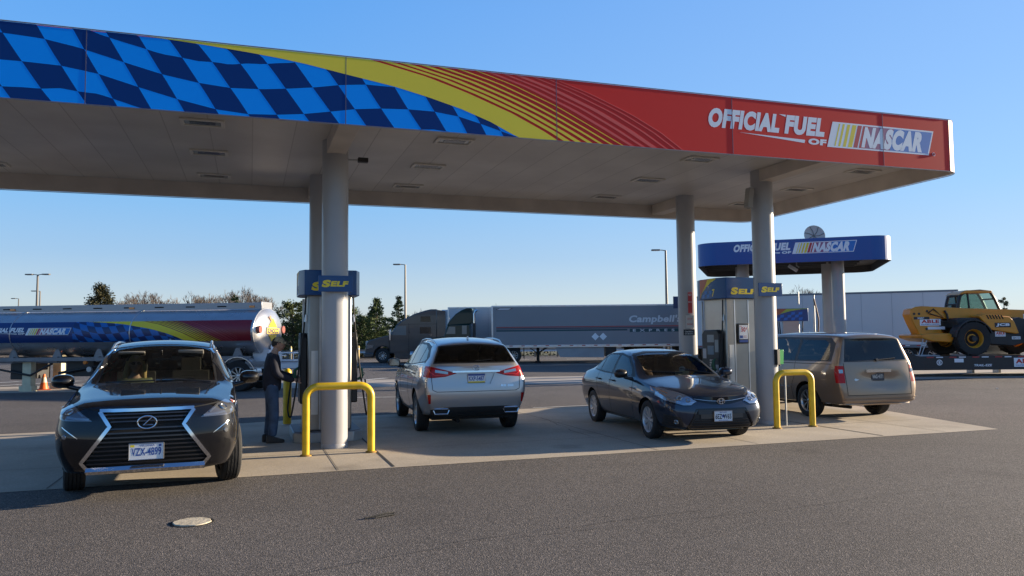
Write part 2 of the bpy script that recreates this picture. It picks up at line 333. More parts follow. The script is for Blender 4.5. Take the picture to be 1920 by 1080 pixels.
def art(mb, fn, x0, x1, dv=None, blue_to=-14):
    # materials: 0 bright blue, 1 dark blue, 2 yellow, 3 light red
    def put(poly, t):
        rows = [(0, H)] if not dv else [(i*dv, min(H, (i+1)*dv)) for i in range(int(math.ceil(H/dv)))]
        for a, b in rows:
            q = clip_poly(poly, (x0, a, x1, b))
            if len(q) > 2: mb.sheet(q, fn, t)
    mb.mi = 0
    xs = [blue_to]+[p[0] for p in C0 if p[1] < H]
    for a, b in zip([blue_to]+xs[1:], xs[1:]+[3.62]):
        ca, cb = min(H, interp(C0, a)), min(H, interp(C0, b))
        if b > a: put([(a, 0), (b, 0), (b, cb), (a, ca)], .003)
    mb.mi = 1
    def row(k, x):
        a = interp(AR, x); u = interp(UR, x); d = u-a; return a+k*d
    for i in range(len(XA)-1):
        for k in range(-3, 4):
            if (i+k) % 2 == 0: continue
            def edge(xa, k0, k1): 
                o = []
                for q in range(5):
                    kk = k0+(k1-k0)*q/4; v = row(kk, xa); x = xa-.66*(v-interp(AR, xa)); v = row(kk, x); o.append((x, v))
                return o
            def edgeh(k0, xa, xb):
                o = []
                for q in range(5):
                    xx = xa+(xb-xa)*q/4; v = row(k0, xx); x = xx-.66*(v-interp(AR, xx)); o.append((x, row(k0, x)))
                return o
            P = edge(XA[i], k, k+1)+edgeh(k+1, XA[i], XA[i+1])[1:]+edge(XA[i+1], k+1, k)[1:]+edgeh(k, XA[i+1], XA[i])[1:-1]
            # keep it under the swoosh
            Q = [(x, min(v, interp(C0, x) if x < 3.62 else 0)) for x, v in P]
            if max(v for x, v in Q)-min(v for x, v in Q) < .012: continue
            ar = abs(sum(Q[j-1][0]*Q[j][1]-Q[j][0]*Q[j-1][1] for j in range(len(Q))))/2
            if ar > .002: put(Q, .005)
    mb.mi = 2
    vv = [H*(1-i/24) for i in range(25)]
    for a, b in zip(vv, vv[1:]): put([(xat(C0, a), a), (xat(R0, a), a), (xat(R0, b), b), (xat(C0, b), b)], .007)
    for t, w in ((.14, .050), (.31, .045), (.49, .038), (.66, .028), (.83, .020), (1, .012)):
        for n in range(16):
            bb = band(R0, Y1, t-w, t+w, 16); put([bb[n], bb[n+1], bb[-2-n], bb[-1-n]], .007)
    mb.mi = 3
    for t, w in ((.16, .035), (.34, .03), (.52, .05), (.72, .02), (.88, .015), (1, .012)):
        for n in range(16):
            bb = band(Y1, F1, t-w, t+w, 16); put([bb[n], bb[n+1], bb[-2-n], bb[-1-n]], .007)
def race_logo(mb, fn, u, v, s, off=.002):
    # materials 0 white,1 yellow,2 red,3 blue ; sloping box of bars with the word, s = box height
    sh = .30*s; W_ = 5.0*s
    def par(a, b, v0=0, v1=s): return [(u+a+sh*v0/s, v+v0), (u+b+sh*v0/s, v+v0), (u+b+sh*v1/s, v+v1), (u+a+sh*v1/s, v+v1)]
    m = .045*s*1.3
    mb.mi = 0; mb.sheet(par(0, W_), fn, off)
    mb.mi = 1
    for a, b in ((.32, .38), (.50, .60), (.72, .86), (.96, 1.16)): mb.sheet(par(a*s, b*s, m, s-m), fn, off+.0008)
    mb.mi = 2
    for a, b in ((1.22, 1.42), (1.48, 1.80)): mb.sheet(par(a*s, b*s, m, s-m), fn, off+.0008)
    mb.mi = 4; mb.sheet(par(1.80*s, 3.0*s, m, s-m), fn, off+.0008)
    mb.mi = 3; mb.sheet(par(3.0*s, W_-m, m, s-m), fn, off+.0008)
    mb.mi = 0; put_text(mb, 'NASCAR', fn, u+1.62*s, v+.08*s, 3.02*s, .84*s, .07, .28, off+.0016)
def fuel_text(mb, fn, u, v, s, off=.002):
    # OFFICIAL FUEL / OF ; s = cap height, right end at u
    mb.mi = 0
    put_text(mb, 'OFFICIAL', fn, u-7.35*s, v+.45*s, 4.25*s, s, .062, .20, off); put_text(mb, 'FUEL', fn, u-2.75*s, v+.45*s, 2.50*s, s, .062, .20, off)
    mb.sheet([(u-3.05*s, v+1.45*s), (u-2.62*s, v+1.45*s), (u-2.64*s, v+1.34*s)], fn, off)
    put_text(mb, 'OF', fn, u-1.28*s, v, 1.15*s, .33*s, .06, .15, off)
    mb.sheet([(u-5.5*s, v+.32*s), (u-1.45*s, v+.22*s), (u-1.5*s, v+.05*s), (u-2.9*s, v+.15*s)], fn, off)
LOGO_M = [K['letw'], K['lety'], mat('logo_red', (.50, .03, .04), .4), mat('logo_blue', (.01, .17, .52), .4), mat('logo_mauve', (.30, .10, .20), .4)]
ART_M = [mat('fascia_blue', (.0, .30, .95), .45, 0, 0, 0, 4, 0, 40, .15), mat('fascia_navy', (.0, .033, .17), .45, 0, 0, 0, 4, 0, 40, .15), mat('fascia_yellow', (.82, .66, .06), .42, 0, 0, 0, 4, 0, 40, .2), mat('fascia_lightred', (.75, .12, .10), .42, 0, 0, 0, 4, 0, 40, .2)]

# ---------------------------------------------------------------- main canopy
XR, XL, YF, YB, ZB, ZT, ZS = 12.0, -14.0, 10.307, 16.598, 4.55, 5.461, 4.85
canopy = empty('fuel_canopy', (1.27, 12.48, 0), 0, 'big flat canopy over the cars with chequered blue, yellow and red fascia', 'canopy')
def world_child(o, root):
    o.parent = root; o.matrix_parent_inverse = Matrix.Translation(-Vector(root.location)); return o
RC = .34
def ring(inset):
    r = RC-inset; P = [(XL+inset, YF+inset)]
    P += [(XR-RC+r*math.sin(R(a)), YF+RC-r*math.cos(R(a))) for a in range(0, 91, 9)]
    P += [(XR-RC+r*math.cos(R(a)), YB-RC+r*math.sin(R(a))) for a in range(0, 91, 9)]
    return P+[(XL+inset, YB-inset)]
M_RED = mat('fascia_red', (.70, .032, .022), .42, 0, 0, 0, 4, 0, 40, .2); M_CREAM = mat('canopy_trim', (.54, .48, .42), .5, 0, 0, .12, 2)
mb = MB(); A = ring(0); B = ring(.07); n = len(A)
vs = [(x, y, ZB) for x, y in A]+[(x, y, ZT) for x, y in A]+[(x, y, ZB) for x, y in B]+[(x, y, ZT) for x, y in B]
for i in range(n):
    j = (i+1) % n; mb.mi = 0; b = len(mb.v)
for i in range(n-1):
    j = i+1
    mb.mi = 0 if A[i][1] < YF+1 or A[i][0] > XR-1 else 1
    for f, m_ in (((i, j, n+j, n+i), mb.mi), ((2*n+j, 2*n+i, 3*n+i, 3*n+j), 2), ((j, i, 2*n+i, 2*n+j), 2), ((n+i, n+j, 3*n+j, 3*n+i), 1)):
        mb.mi = m_; mb.add([vs[q] for q in f], [(0, 1, 2, 3)])
mb.mi = 2; mb.b2((XL, YF+.07, ZB), (XL+.07, YB-.07, ZT))
fas = mb.build('fascia', [M_RED, ART_M[1], M_CREAM], fix=False); world_child(fas, canopy)
FF = lambda u, v, d=0: Vector((u, YF-d*.4, ZB+v))
mb = MB(); art(mb, FF, XL+.01, 11.6); o = mb.build('fascia_artwork', ART_M); o.parent = fas; o.matrix_parent_inverse = fas.matrix_world.inverted()
mb = MB(); race_logo(mb, FF, 9.04, .245, .435); fuel_text(mb, FF, 9.06, .26, .315)
mb.mi = 0; mb.tube([FF(11.33+.028*math.cos(a), .27+.028*math.sin(a), .012) for a in [i*math.pi/6 for i in range(12)]], .005, 4, closed=True)
o = mb.build('fascia_lettering', LOGO_M); o.parent = fas
mb = MB()
for x in [-1.91-3.02*k for k in range(4)]+[1.18, 4.21, 7.21, 10.22]: mb.box((x, YF, ZB+H/2), (.010, .0064, H))
mb.box((XR-RC+.03, YF, ZB+H/2), (.010, .0064, H))
o = mb.build('panel_seam', mat('seam', (.10, .09, .14), .6, 0)); o.parent = fas
for z, w in ((ZB-.012, .024), (ZT+.01, .02)):
    mb = MB(); mb.tube([(x, y, z) for x, y in ring(-.001)], .007, 6, cap=False); o = mb.build('edge_trim', mat('edge_metal', (.20, .19, .20), .45, .2) if z > 5 else K['chrome_dull']); o.parent = fas
# soffit with pan seams
m = bpy.data.materials.new('soffit'); m.use_nodes = True; t = m.node_tree; b = t.nodes['Principled BSDF']; N = t.nodes.new; L = t.links.new
tc = N('ShaderNodeTexCoord'); sp = N('ShaderNodeSeparateXYZ'); L(tc.outputs['Object'], sp.inputs[0])
a1 = N('ShaderNodeMath'); a1.operation = 'MULTIPLY'; a1.inputs[1].default_value = 1/.61; L(sp.outputs['X'], a1.inputs[0])
a2 = N('ShaderNodeMath'); a2.operation = 'FRACT'; L(a1.outputs[0], a2.inputs[0])
a3 = N('ShaderNodeMath'); a3.operation = 'LESS_THAN'; a3.inputs[1].default_value = .025; L(a2.outputs[0], a3.inputs[0])
fl = N('ShaderNodeMath'); fl.operation = 'FLOOR'; L(a1.outputs[0], fl.inputs[0]); wn = N('ShaderNodeTexWhiteNoise'); wn.noise_dimensions = '1D'; L(fl.outputs[0], wn.inputs['W'])
ns = N('ShaderNodeTexNoise'); ns.inputs['Scale'].default_value = .7; ns.inputs['Detail'].default_value = 7; L(tc.outputs['Object'], ns.inputs['Vector'])
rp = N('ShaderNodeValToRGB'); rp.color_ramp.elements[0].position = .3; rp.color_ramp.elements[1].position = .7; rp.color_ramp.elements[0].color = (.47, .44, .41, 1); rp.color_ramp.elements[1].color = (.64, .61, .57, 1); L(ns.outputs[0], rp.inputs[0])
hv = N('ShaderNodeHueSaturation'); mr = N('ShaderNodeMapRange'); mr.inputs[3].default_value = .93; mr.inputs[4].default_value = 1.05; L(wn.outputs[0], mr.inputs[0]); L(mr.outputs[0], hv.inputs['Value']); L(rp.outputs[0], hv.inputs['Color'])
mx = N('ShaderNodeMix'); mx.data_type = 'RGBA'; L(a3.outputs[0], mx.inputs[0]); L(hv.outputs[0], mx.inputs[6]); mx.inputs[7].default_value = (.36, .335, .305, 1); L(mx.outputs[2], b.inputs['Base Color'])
b.inputs['Roughness'].default_value = .38; n5 = N('ShaderNodeTexNoise'); n5.inputs['Scale'].default_value = 1.6; L(tc.outputs['Object'], n5.inputs['Vector']); bp = N('ShaderNodeBump'); bp.inputs['Strength'].default_value = .25; bp.inputs['Distance'].default_value = .03; L(n5.outputs[0], bp.inputs['Height']); L(bp.outputs[0], b.inputs['Normal'])
mb = MB(); mb.prism(ring(.071), ZS, ZS+.05, 'z'); o = mb.build('soffit', m); world_child(o, canopy)
mb = MB(); mb.prism(ring(.075), ZT-.12, ZT-.06, 'z'); o = mb.build('roof_deck', K['galv']); world_child(o, canopy)
M_COL = mat('column_paint', (.36, .36, .37), .36, 0, .15, .05, 1.5, .06, 5)
for i, (x, y) in enumerate(((1.27, 12.48), (1.27, 15.26), (9.35, 12.48), (9.35, 15.26))):
    mb = MB(); mb.lathe([(.205, .0), (.205, ZS-.001)], 40, Matrix.Translation((x, y, 0))); mb.lathe([(.212, .001), (.212, .06), (.205, .075)], 40, Matrix.Translation((x, y, 0)))
    o = mb.build('column', M_COL); world_child(o, canopy)
for x in (-6.8, 1.27, 9.35):
    for y0_, y1_ in ((YF+.08, 12.5), (15.24, YB-.08)): mb = MB(); mb.b2((x-.15, y0_, 4.62), (x+.15, y1_, ZS-.002)); o = mb.build('beam', M_CREAM, bevel=.008); world_child(o, canopy)
def ceiling_light():
    mb = MB()
    for p, q in (((-.30, -.18), (.30, -.13)), ((-.30, .13), (.30, .18)), ((-.30, -.129), (-.25, .129)), ((.25, -.129), (.30, .129))): mb.b2((p[0], p[1], -.028), (q[0], q[1], 0))
    f = mb.build('light_fitting', mat('light_frame', (.60, .57, .52), .4), bevel=.004)
    mb = MB(); mb.b2((-.249, -.129, -.012), (.249, .129, -.002)); l = mb.build('lens', mat('light_lens', (.30, .33, .34), .15), f)
    mb = MB(); mb.b2((-.17, -.08, -.018), (.17, .08, -.013)); mb.build('reflector', mat('light_reflector', (.13, .14, .15), .2, .5), f); return f
fit = ceiling_light(); first = True
for x in (-4.4, -.68, 3.07, 7.6, 11.23):
    for y in (11.87, 13.78, 15.72):
        f = fit if first else copy_tree(fit); first = False; f.location = (x, y, ZS-.002); world_child(f, canopy)
# things fixed to the columns
def sign_self(root, x, z, y):
    pass
def self_sign(loc, label, w=.52, h=.25, rz=0):
    r = empty('sign', loc, rz, label, 'sign', 'blue and yellow signs on the columns')
    mb = MB(); mb.box((0, 0, 0), (w, .03, h)); mb.build('panel', mat('sign_navy', (.006, .065, .20), .35), r, bevel=.003)
    mb = MB(); f = lambda u, v, d=0: Vector((u, -.0151-d, v)); put_text(mb, 'S', f, -w*.42, -.058, .125, .115, .06, .25); put_text(mb, 'ELF', f, -w*.42+.135, -.045, .26, .085, .06, .25); mb.build('lettering', K['lety'], r)
    mb = MB(); mb.box((0, .03, 0), (.2, .03, .05)); mb.build('bracket', K['galv'], r); return r
self_sign((1.255, 12.225, 2.55), 'blue self-service sign with yellow letters on the near left column')
self_sign((9.285, 12.225, 2.54), 'blue self-service sign with yellow letters on the near right column beside the minivan')
def box_thing(name, label, cat, loc, rz, parts, group=None):
    r = empty(name, loc, rz, label, cat, group)
    for nm, m_, fn in parts: mb = MB(); fn(mb); mb.build(nm, m_, r, bevel=.004)
    return r
gm = mat('green_plastic', (.02, .26, .06), .3)
box_thing('squeegee_holder', 'green and black squeegee bucket hung on the near right column above the yellow hoop', 'squeegee holder', (9.46, 12.28, 1.27), R(12), [
    ('bucket', gm, lambda b: b.box((.035, 0, 0), (.10, .10, .27), taper=1.1)), ('holder', K['blk'], lambda b: (b.box((-.055, .0, 0), (.075, .12, .29)), b.cyl((.03, 0, -.13), (.03, 0, -.17), .02)))])
box_thing('floodlight', 'small dark floodlight sticking out near the top of the near left column', 'floodlight', (1.52, 12.40, 4.55), 0, [
    ('arm', K['galv'], lambda b: b.cyl((-.1, 0, 0), (.10, 0, .0), .014)), ('lamp_head', K['blk'], lambda b: b.box((.17, -.03, 0), (.16, .10, .07)))])
box_thing('horn_speaker', 'grey oblong speaker mounted high on the left side of the near right column', 'speaker', (9.07, 12.40, 4.30), 0, [
    ('speaker_box', mat('speaker_grey', (.30, .29, .27), .5), lambda b: b.box((-.07, 0, 0), (.10, .14, .38), ry=R(8))), ('bracket', K['galv'], lambda b: b.box((.0, 0, .12), (.10, .03, .03))), ('grille_face', K['blk'], lambda b: b.box((-.11, -.01, -.04), (.03, .10, .20), ry=R(8)))])
# notices on the rear right column
def notice(loc, w, h, label, bg, lines, ink, rz=0):
    r = empty('notice', loc, rz, label, 'notice', 'notices on the rear right column'); mb = MB(); mb.box((0, 0, 0), (w, .008, h)); mb.build('panel', bg, r)
    mb = MB(); f = lambda u, v, d=0: Vector((u, -.0045-d, v))
    for t_, u, v, ww, hh in lines: put_text(mb, t_, f, u, v, ww, hh, .01)
    if lines: mb.build('lettering', ink, r)
# ---------------------------------------------------------------- yellow hoops and posts
def hoop(x0, x1, y, h, label):
    mb = MB(); r = .17; P = [(x0, y, 0), (x0, y, h-r)]+[(x0+r-r*math.cos(R(a)), y, h-r+r*math.sin(R(a))) for a in range(15, 91, 15)]
    P += [(x1-r+r*math.sin(R(a)), y, h-r+r*math.cos(R(a))) for a in range(0, 91, 15)]+[(x1, y, 0)]
    mb.tube([Vector(p)-Vector((x0, y, 0)) for p in P], .056, 18); m_ = K['yellow']
    o = mb.build('hoop_bollard', m_, smooth=60); o.location = (x0, y, 0); tag(o, label, 'bollard', 'yellow hoop bollards guarding the columns')
    mb = MB(); mb.lathe([(.085, .0), (.083, .02), (.06, .028)], 18); a = mb.build('base_collar', mat('rust_yellow', (.30, .17, .03), .8, 0, 0, .4, 12), o)
    b = link(a.copy()); b.parent = o; b.location = (x1-x0, 0, 0)
    return o
hoop(.79, 1.73, 11.72, 1.0, 'yellow steel hoop in front of the near left column')
hoop(9.02, 9.80, 11.80, 1.0, 'chipped yellow steel hoop in front of the near right column beside the minivan')
mb = MB(); mb.lathe([(.001, 1.12), (.04, 1.11), (.075, 1.07), (.08, 1.04), (.08, 0)], 20); o = mb.build('post_bollard', K['yellow']); o.location = (.72, 16.1, 0); tag(o, 'straight yellow post standing behind the man at the left pump', 'bollard')
mb = MB(); mb.lathe([(.081, .0), (.10, .005), (.10, .02), (.081, .025)], 20); mb.build('base_collar', K['galv'], o)
r = empty('air_standpipe', (9.48, 12.13, 0), 0, 'thin grey standpipe with a small tap inside the right hoop', 'standpipe')
mb = MB(); mb.tube([(0, 0, 0), (0, 0, .95)], .017, 10); mb.build('pipe', K['galv'], r)
mb = MB(); mb.tube([(0, 0, .92), (0, 0, .99), (-.05, -.02, 1.0), (-.09, -.03, .97)], .018, 8); mb.tube([(0, 0, .97), (.07, -.02, .99), (.09, -.03, .93)], .012, 8); mb.build('tap', K['chrome_dull'], r)

# ---------------------------------------------------------------- dispensers
def hose(mb, P, r=.014):
    Q = []
    for i in range(len(P)-1):
        p0 = Vector(P[max(0, i-1)]); p1 = Vector(P[i]); p2 = Vector(P[i+1]); p3 = Vector(P[min(len(P)-1, i+2)])
        for k in range(6):
            t = k/6; Q.append(.5*((2*p1)+(p2-p0)*t+(2*p0-5*p1+4*p2-p3)*t*t+(3*p1-p0-3*p2+p3)*t**3))
    Q.append(Vector(P[-1])); mb.tube(Q, r, 8)
def dispenser(loc, num, label, big=1):
    r = empty('fuel_dispenser', loc, 0, label, 'fuel pump', 'fuel dispensers on the islands')
    mb = MB(); mb.b2((-.36, -.40, .18), (.36, .40, 2.44)); mb.build('cabinet', K['steel'], r, bevel=.025)
    mb = MB()
    for x in (-.16, .16): mb.b2((x-.012, -.412, .2), (x+.012, -.398, 2.4))
    mb.b2((-.30, -.41, .45), (-.19, -.399, 1.5)); mb.build('cabinet_rib', K['alu'], r)
    # topper
    pl = [(-.42, -.52), (.42, -.52), (.50, -.30), (.50, .30), (.42, .52), (-.42, .52), (-.50, .30), (-.50, -.30)]
    mb = MB(); mb.prism(pl, 2.42, 2.84, 'z'); tp = mb.build('topper', mat('topper_navy', (.006, .065, .21), .3), r, bevel=.012)
    mb = MB()
    fr = lambda u, v, d=0: Vector((u, -.5215-d, 2.42+v)); bk = lambda u, v, d=0: Vector((-u, .5215+d, 2.42+v))
    for fn in (fr, bk):
        mb.mi = 0; put_text(mb, 'S', fn, -.32, .075, .16, .145, .06, .2); put_text(mb, 'ELF', fn, -.14, .085, .40, .105, .06, .2)
    lf = lambda u, v, d=0: Vector((-.5015-d, -u, 2.42+v)); rt = lambda u, v, d=0: Vector((.5015+d, u, 2.42+v))
    for fn in (lf, rt):
        c = [(-.28, .42), (-.10, .40), (.10, .33), (.22, .24), (.28, .12)] if fn is rt else [(-.28, .02), (-.20, .13), (-.05, .25), (.12, .33), (.28, .38)]
        if fn is lf:
            mb.mi = 1; mb.sheet([(-.29, .01), (-.22, .13), (-.05, .26), (.12, .34), (.28, .39), (.28, .41), (-.29, .41)], fn, .002)
            mb.mi = 2; mb.sheet([(-.29, .01), (-.25, .10), (-.10, .27), (.0, .41), (-.29, .41)], fn, .003)
            mb.mi = 3
            for i in range(4):
                for k in range(3):
                    if (i+k) % 2 == 0: u = -.2+i*.085; v = .03+k*.07; mb.sheet([(u, v), (u+.085, v+.01), (u+.085, v+.08), (u, v+.07)], fn, .0022) if v+.08 < .10+(u+.28)*.55 else None
            mb.mi = 0; put_text(mb, num, fn, .14, .05, .09, .15, .03, .1)
        else:
            mb.mi = 2; mb.sheet([(.02, .41), (.28, .20), (.29, .41)], fn, .002); mb.mi = 0; put_text(mb, num, fn, -.2, .05, .09, .15, .03, .1)
    mb.build('topper_artwork', [K['lety'], ART_M[2], mat('topper_orange', (.50, .13, .05), .4), mat('topper_blue', (.02, .16, .50), .4)], tp)
    for sd in (-1, 1):
        X = sd*.36
        mb = MB(); mb.prism([(-.30, .62), (.32, .62), (.32, 1.72), (.22, 1.80), (-.22, 1.80), (-.30, 1.72)], X, X+sd*.11, 'x'); pf_ = mb.build('pump_face', K['blk'], r, bevel=.02)
        mb = MB(); mb.b2((X+sd*.105, -.12, 1.30), (X+sd*.118, .10, 1.48)); mb.mi = 1; mb.b2((X+sd*.105, -.13, 1.55), (X+sd*.116, .11, 1.70)); mb.mi = 2
        for i in range(4):
            for k in range(3): mb.b2((X+sd*.105, -.11+k*.05, 1.02+i*.05), (X+sd*.122, -.075+k*.05, 1.055+i*.05))
        mb.mi = 3; mb.b2((X+sd*.105, .16, 1.22), (X+sd*.113, .28, 1.42)); mb.b2((X+sd*.105, -.27, .95), (X+sd*.113, -.17, 1.1)); mb.mi = 1; mb.b2((X+sd*.105, -.28, 1.35), (X+sd*.114, -.16, 1.6))
        mb.build('screen', [mat('pump_lcd', (.16, .24, .30), .2), mat('pump_label', (.28, .30, .30), .5), K['chrome_dull'], mat('pump_notice', (.55, .50, .48), .6)], pf_)
        mb = MB(); y = -.20
        mb.tube([(X+sd*.12, y, 1.0), (X+sd*.19, y, 1.04), (X+sd*.19, y, 1.18), (X+sd*.13, y, 1.22)], [.02, .03, .03, .018], 8); mb.tube([(X+sd*.19, y, 1.16), (X+sd*.24, y, 1.10), (X+sd*.17, y, .98)], .008, 6)
        mb.build('nozzle', mat('nozzle_green', (.02, .10, .05), .4), r)
        mb = MB(); hose(mb, [(X+sd*.03, -.35, 2.40), (X+sd*.05, -.36, 2.0), (X+sd*.10, -.37, 1.5), (X+sd*.20, -.38, .75), (X+sd*.26, -.32, .42), (X+sd*.30, -.22, .55), (X+sd*.25, -.2, 1.0)])
        mb.mi = 1; mb.tube([(X+sd*.03, -.35, 2.10), (X+sd*.04, -.355, 1.98)], .026, 8); mb.build('hose', [K['rubber'], K['chrome_dull']], r)
        mb = MB(); mb.b2((X-.04 if sd < 0 else X+.0, .405, .2), (X+.0 if sd < 0 else X+.04, .412, 2.4)); mb.build('edge_trim', K['alu'], r)
    return r
def island(x, y, label):
    r = empty('pump_island', (x, y, 0), 0, label, 'pump island', 'raised islands under the pumps')
    pl = [(-.56, -.55), (-.40, -.72), (.40, -.72), (.56, -.55), (.56, .72), (-.56, .72)]
    mb = MB(); mb.prism(pl, 0, .165, 'z'); mb.build('steel_skirt', K['galv'], r, bevel=.012); mb = MB(); mb.prism([(a*.97, b*.97) for a, b in pl], .1655, .178, 'z'); mb.build('island_top', mat('island_top', (.16, .16, .17), .6), r, bevel=.004); return r
island(1.25, 13.83, 'low steel-edged island under the left pump behind the yellow hoop'); island(9.35, 13.83, 'low steel-edged island under the right pump behind the grey saloon')
d5 = dispenser((1.27, 13.65, 0), '5', 'left fuel pump numbered 5 behind the left column with a man at it')
d7 = dispenser((9.35, 13.65, 0), '7', 'right fuel pump numbered 7 with a price board, behind the grey saloon')
def board(loc, label):
    r = empty('price_board', loc, 0, label, 'advert board'); mb = MB(); mb.box((0, 0, 0), (.255, .02, .40)); mb.build('frame', K['blk'], r, bevel=.006)
    mb = MB(); mb.box((0, -.012, .03), (.20, .006, .28)); mb.mi = 1; mb.box((-.055, -.016, -.065), (.07, .004, .055)); mb.mi = 2; mb.box((.03, -.0158, -.05), (.08, .003, .012)); mb.box((.03, -.0158, -.075), (.08, .003, .012)); mb.mi = 1; mb.box((0, -.013, -.15), (.20, .006, .05)); mb.build('poster', [K['letw'], K['letb'], mat('faint_red', (.5, .3, .3), .6)], r)
    mb = MB(); f = lambda u, v, d=0: Vector((u, -.0155-d, v)); put_text(mb, '50', f, -.055, .035, .10, .09, .03); put_text(mb, '¢', f, .055, .07, .03, .06, .02); put_text(mb, 'SAVE', f, -.09, .132, .05, .02, .01); mb.build('lettering', K['letr'], r)
board((9.36, 13.215, 1.72), 'black framed board with red 50 cent offer on the right pump')
# notices
nv = Vector((9.35, 15.26, 0)); dv_ = (Vector((0, 0, 0))-nv); dv_.z = 0; dv_.normalize(); pr_ = Vector((-dv_.y, dv_.x, 0))
rt_ang = math.atan2(dv_.y, dv_.x)+R(90)
for (off, z, w, h, lb, bg, ln, ink) in ((.10, 2.42, .09, .46, 'narrow red vertical strip on the rear right column', K['letr'], [('NO', -.03, .15, .06, .05), ('SMOKING', -.04, .0, .08, .03)], K['letw']), (.08, 2.0, .17, .28, 'white notice with pink print on the rear right column', mat('notice_white', (.6, .58, .56), .6), [('STOP', -.05, .03, .10, .05), ('ENGINE', -.06, -.08, .12, .04)], K['letr']), (.04, 1.76, .24, .13, 'black label with small white print on the rear right column', K['letk'], [('CAUTION', -.09, .0, .18, .03), ('NO SMOKING', -.09, -.045, .18, .025)], K['letw'])):
    p = nv+dv_*.209+pr_*0-pr_*(-off) if False else nv+dv_*.21+Vector((math.cos(rt_ang), math.sin(rt_ang), 0))*off*.6
    notice((p.x, p.y, z), w, h, lb, bg, ln, ink, rt_ang)
